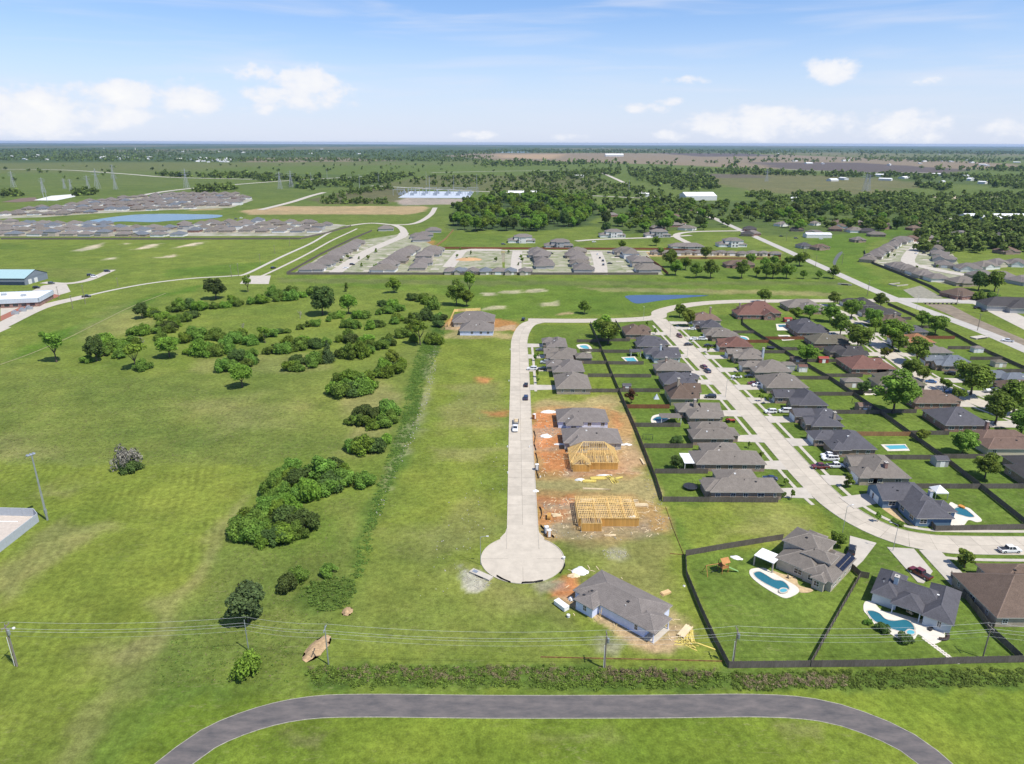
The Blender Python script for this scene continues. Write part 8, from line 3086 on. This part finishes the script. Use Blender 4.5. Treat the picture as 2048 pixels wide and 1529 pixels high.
far2 += in_poly(GP([(640, 408), (650, 403), (700, 385), (780, 377), (790, 381), (700, 395), (660, 409)]), 60, 66, 4, 8)
far2 += in_poly(GP([(630, 411), (640, 406), (780, 406), (770, 411)]), 40, 166, 4, 7)
far2 += in_poly(GP([(960, 384), (1000, 372), (1240, 368), (1330, 385), (1360, 398), (1200, 392)]), 190, 67, 4, 9)
far2 += in_poly(GP([(1040, 350), (1220, 338), (1240, 350), (1100, 365)]), 150, 68, 6, 11)
far2 += in_poly(GP([(1250, 345), (1400, 348), (1440, 372), (1400, 385), (1290, 370)]), 220, 69, 6, 12)
far2 += in_poly(GP([(300, 355), (520, 356), (660, 362), (560, 370), (460, 362), (330, 360)]), 160, 70, 6, 12)
far2 += in_poly(GP([(380, 386), (460, 378), (470, 384), (390, 392)]), 60, 72, 6, 10)
far2 += in_poly(GP([(1480, 388), (1700, 384), (1900, 388), (2080, 380), (2080, 405), (1800, 400), (1540, 405)]), 330, 73, 5, 9)
far2 += in_poly(GP([(1140, 338), (1500, 340), (1700, 343), (2080, 350), (2080, 366), (1800, 354), (1500, 348)]), 420, 74, 6, 11)
far2 += in_poly(GP([(1830, 366), (1900, 370), (1890, 376), (1830, 372)]), 40, 75, 7, 11)
far2 += in_poly(GP([(1970, 355), (2080, 350), (2080, 372), (1990, 372)]), 90, 76, 8, 13)
far2 += in_poly(GP([(0, 342), (600, 330), (1000, 330), (1000, 350), (0, 372)]), 70, 77, 5, 9)
far2 += in_poly(GP([(770, 372), (860, 355), (1180, 352), (1230, 366), (960, 380)]), 220, 78, 4, 8)
far2 += in_poly(GP([(0, 398), (40, 394), (42, 400), (0, 404)]), 20, 79, 5, 9)
far2 += in_poly(GP([(140, 391), (190, 390), (185, 397), (145, 400)]), 30, 80, 5, 9)
far_wood('distant_woods', 'scattered distant woods across the plain', far2, 64, 81)
far3 = []
rs = np.random.default_rng(90)
for (xa, xb, ya, yb, n, s) in [(-4600, -150, 4000, 5600, 1500, 9), (-6000, -150, 5600, 9000, 1500, 12), (-200, 1400, 3500, 4300, 60, 12), (-150, 900, 3300, 3900, 160, 12), (900, 3600, 2750, 3200, 350, 12), (1500, 4200, 4300, 5200, 220, 10), (2500, 6200, 3600, 5600, 700, 10), (-300, 7000, 7800, 11000, 1200, 15), (2000, 9000, 5600, 7800, 260, 13)]:
    q = np.stack([rs.uniform(xa, xb, n * 2), rs.uniform(ya, yb, n * 2)], 1)
    keep = fbm(q[:, 0], q[:, 1] * 1.6, 700, 77, 3) > .47
    q = q[keep][:n]
    far3 += [(a, c, rs.uniform(.7, 1.3) * s) for a, c in q]
far_wood('horizon_woods', 'hazy woods near the horizon', far3, 20, 91)

# ================================================================ haze
hz = MB()
hz.box(-41000, 41000, -600, 41500, -1.5, 112)
HM = bpy.data.materials.new('haze_air')
HM.use_nodes = True
_nt = HM.node_tree
_nt.nodes.clear()
_o = _nt.nodes.new('ShaderNodeOutputMaterial')
_v = _nt.nodes.new('ShaderNodeVolumePrincipled')
_v.inputs['Color'].default_value = (0.52, 0.72, 1.0, 1)
_v.inputs['Density'].default_value = 2.6e-5
_v.inputs['Anisotropy'].default_value = 0.2
_nt.links.new(_v.outputs[0], _o.inputs['Volume'])
ob('haze', hz.me('haze', HM), kind='stuff', label='thin bluish haze lying over the whole plain')
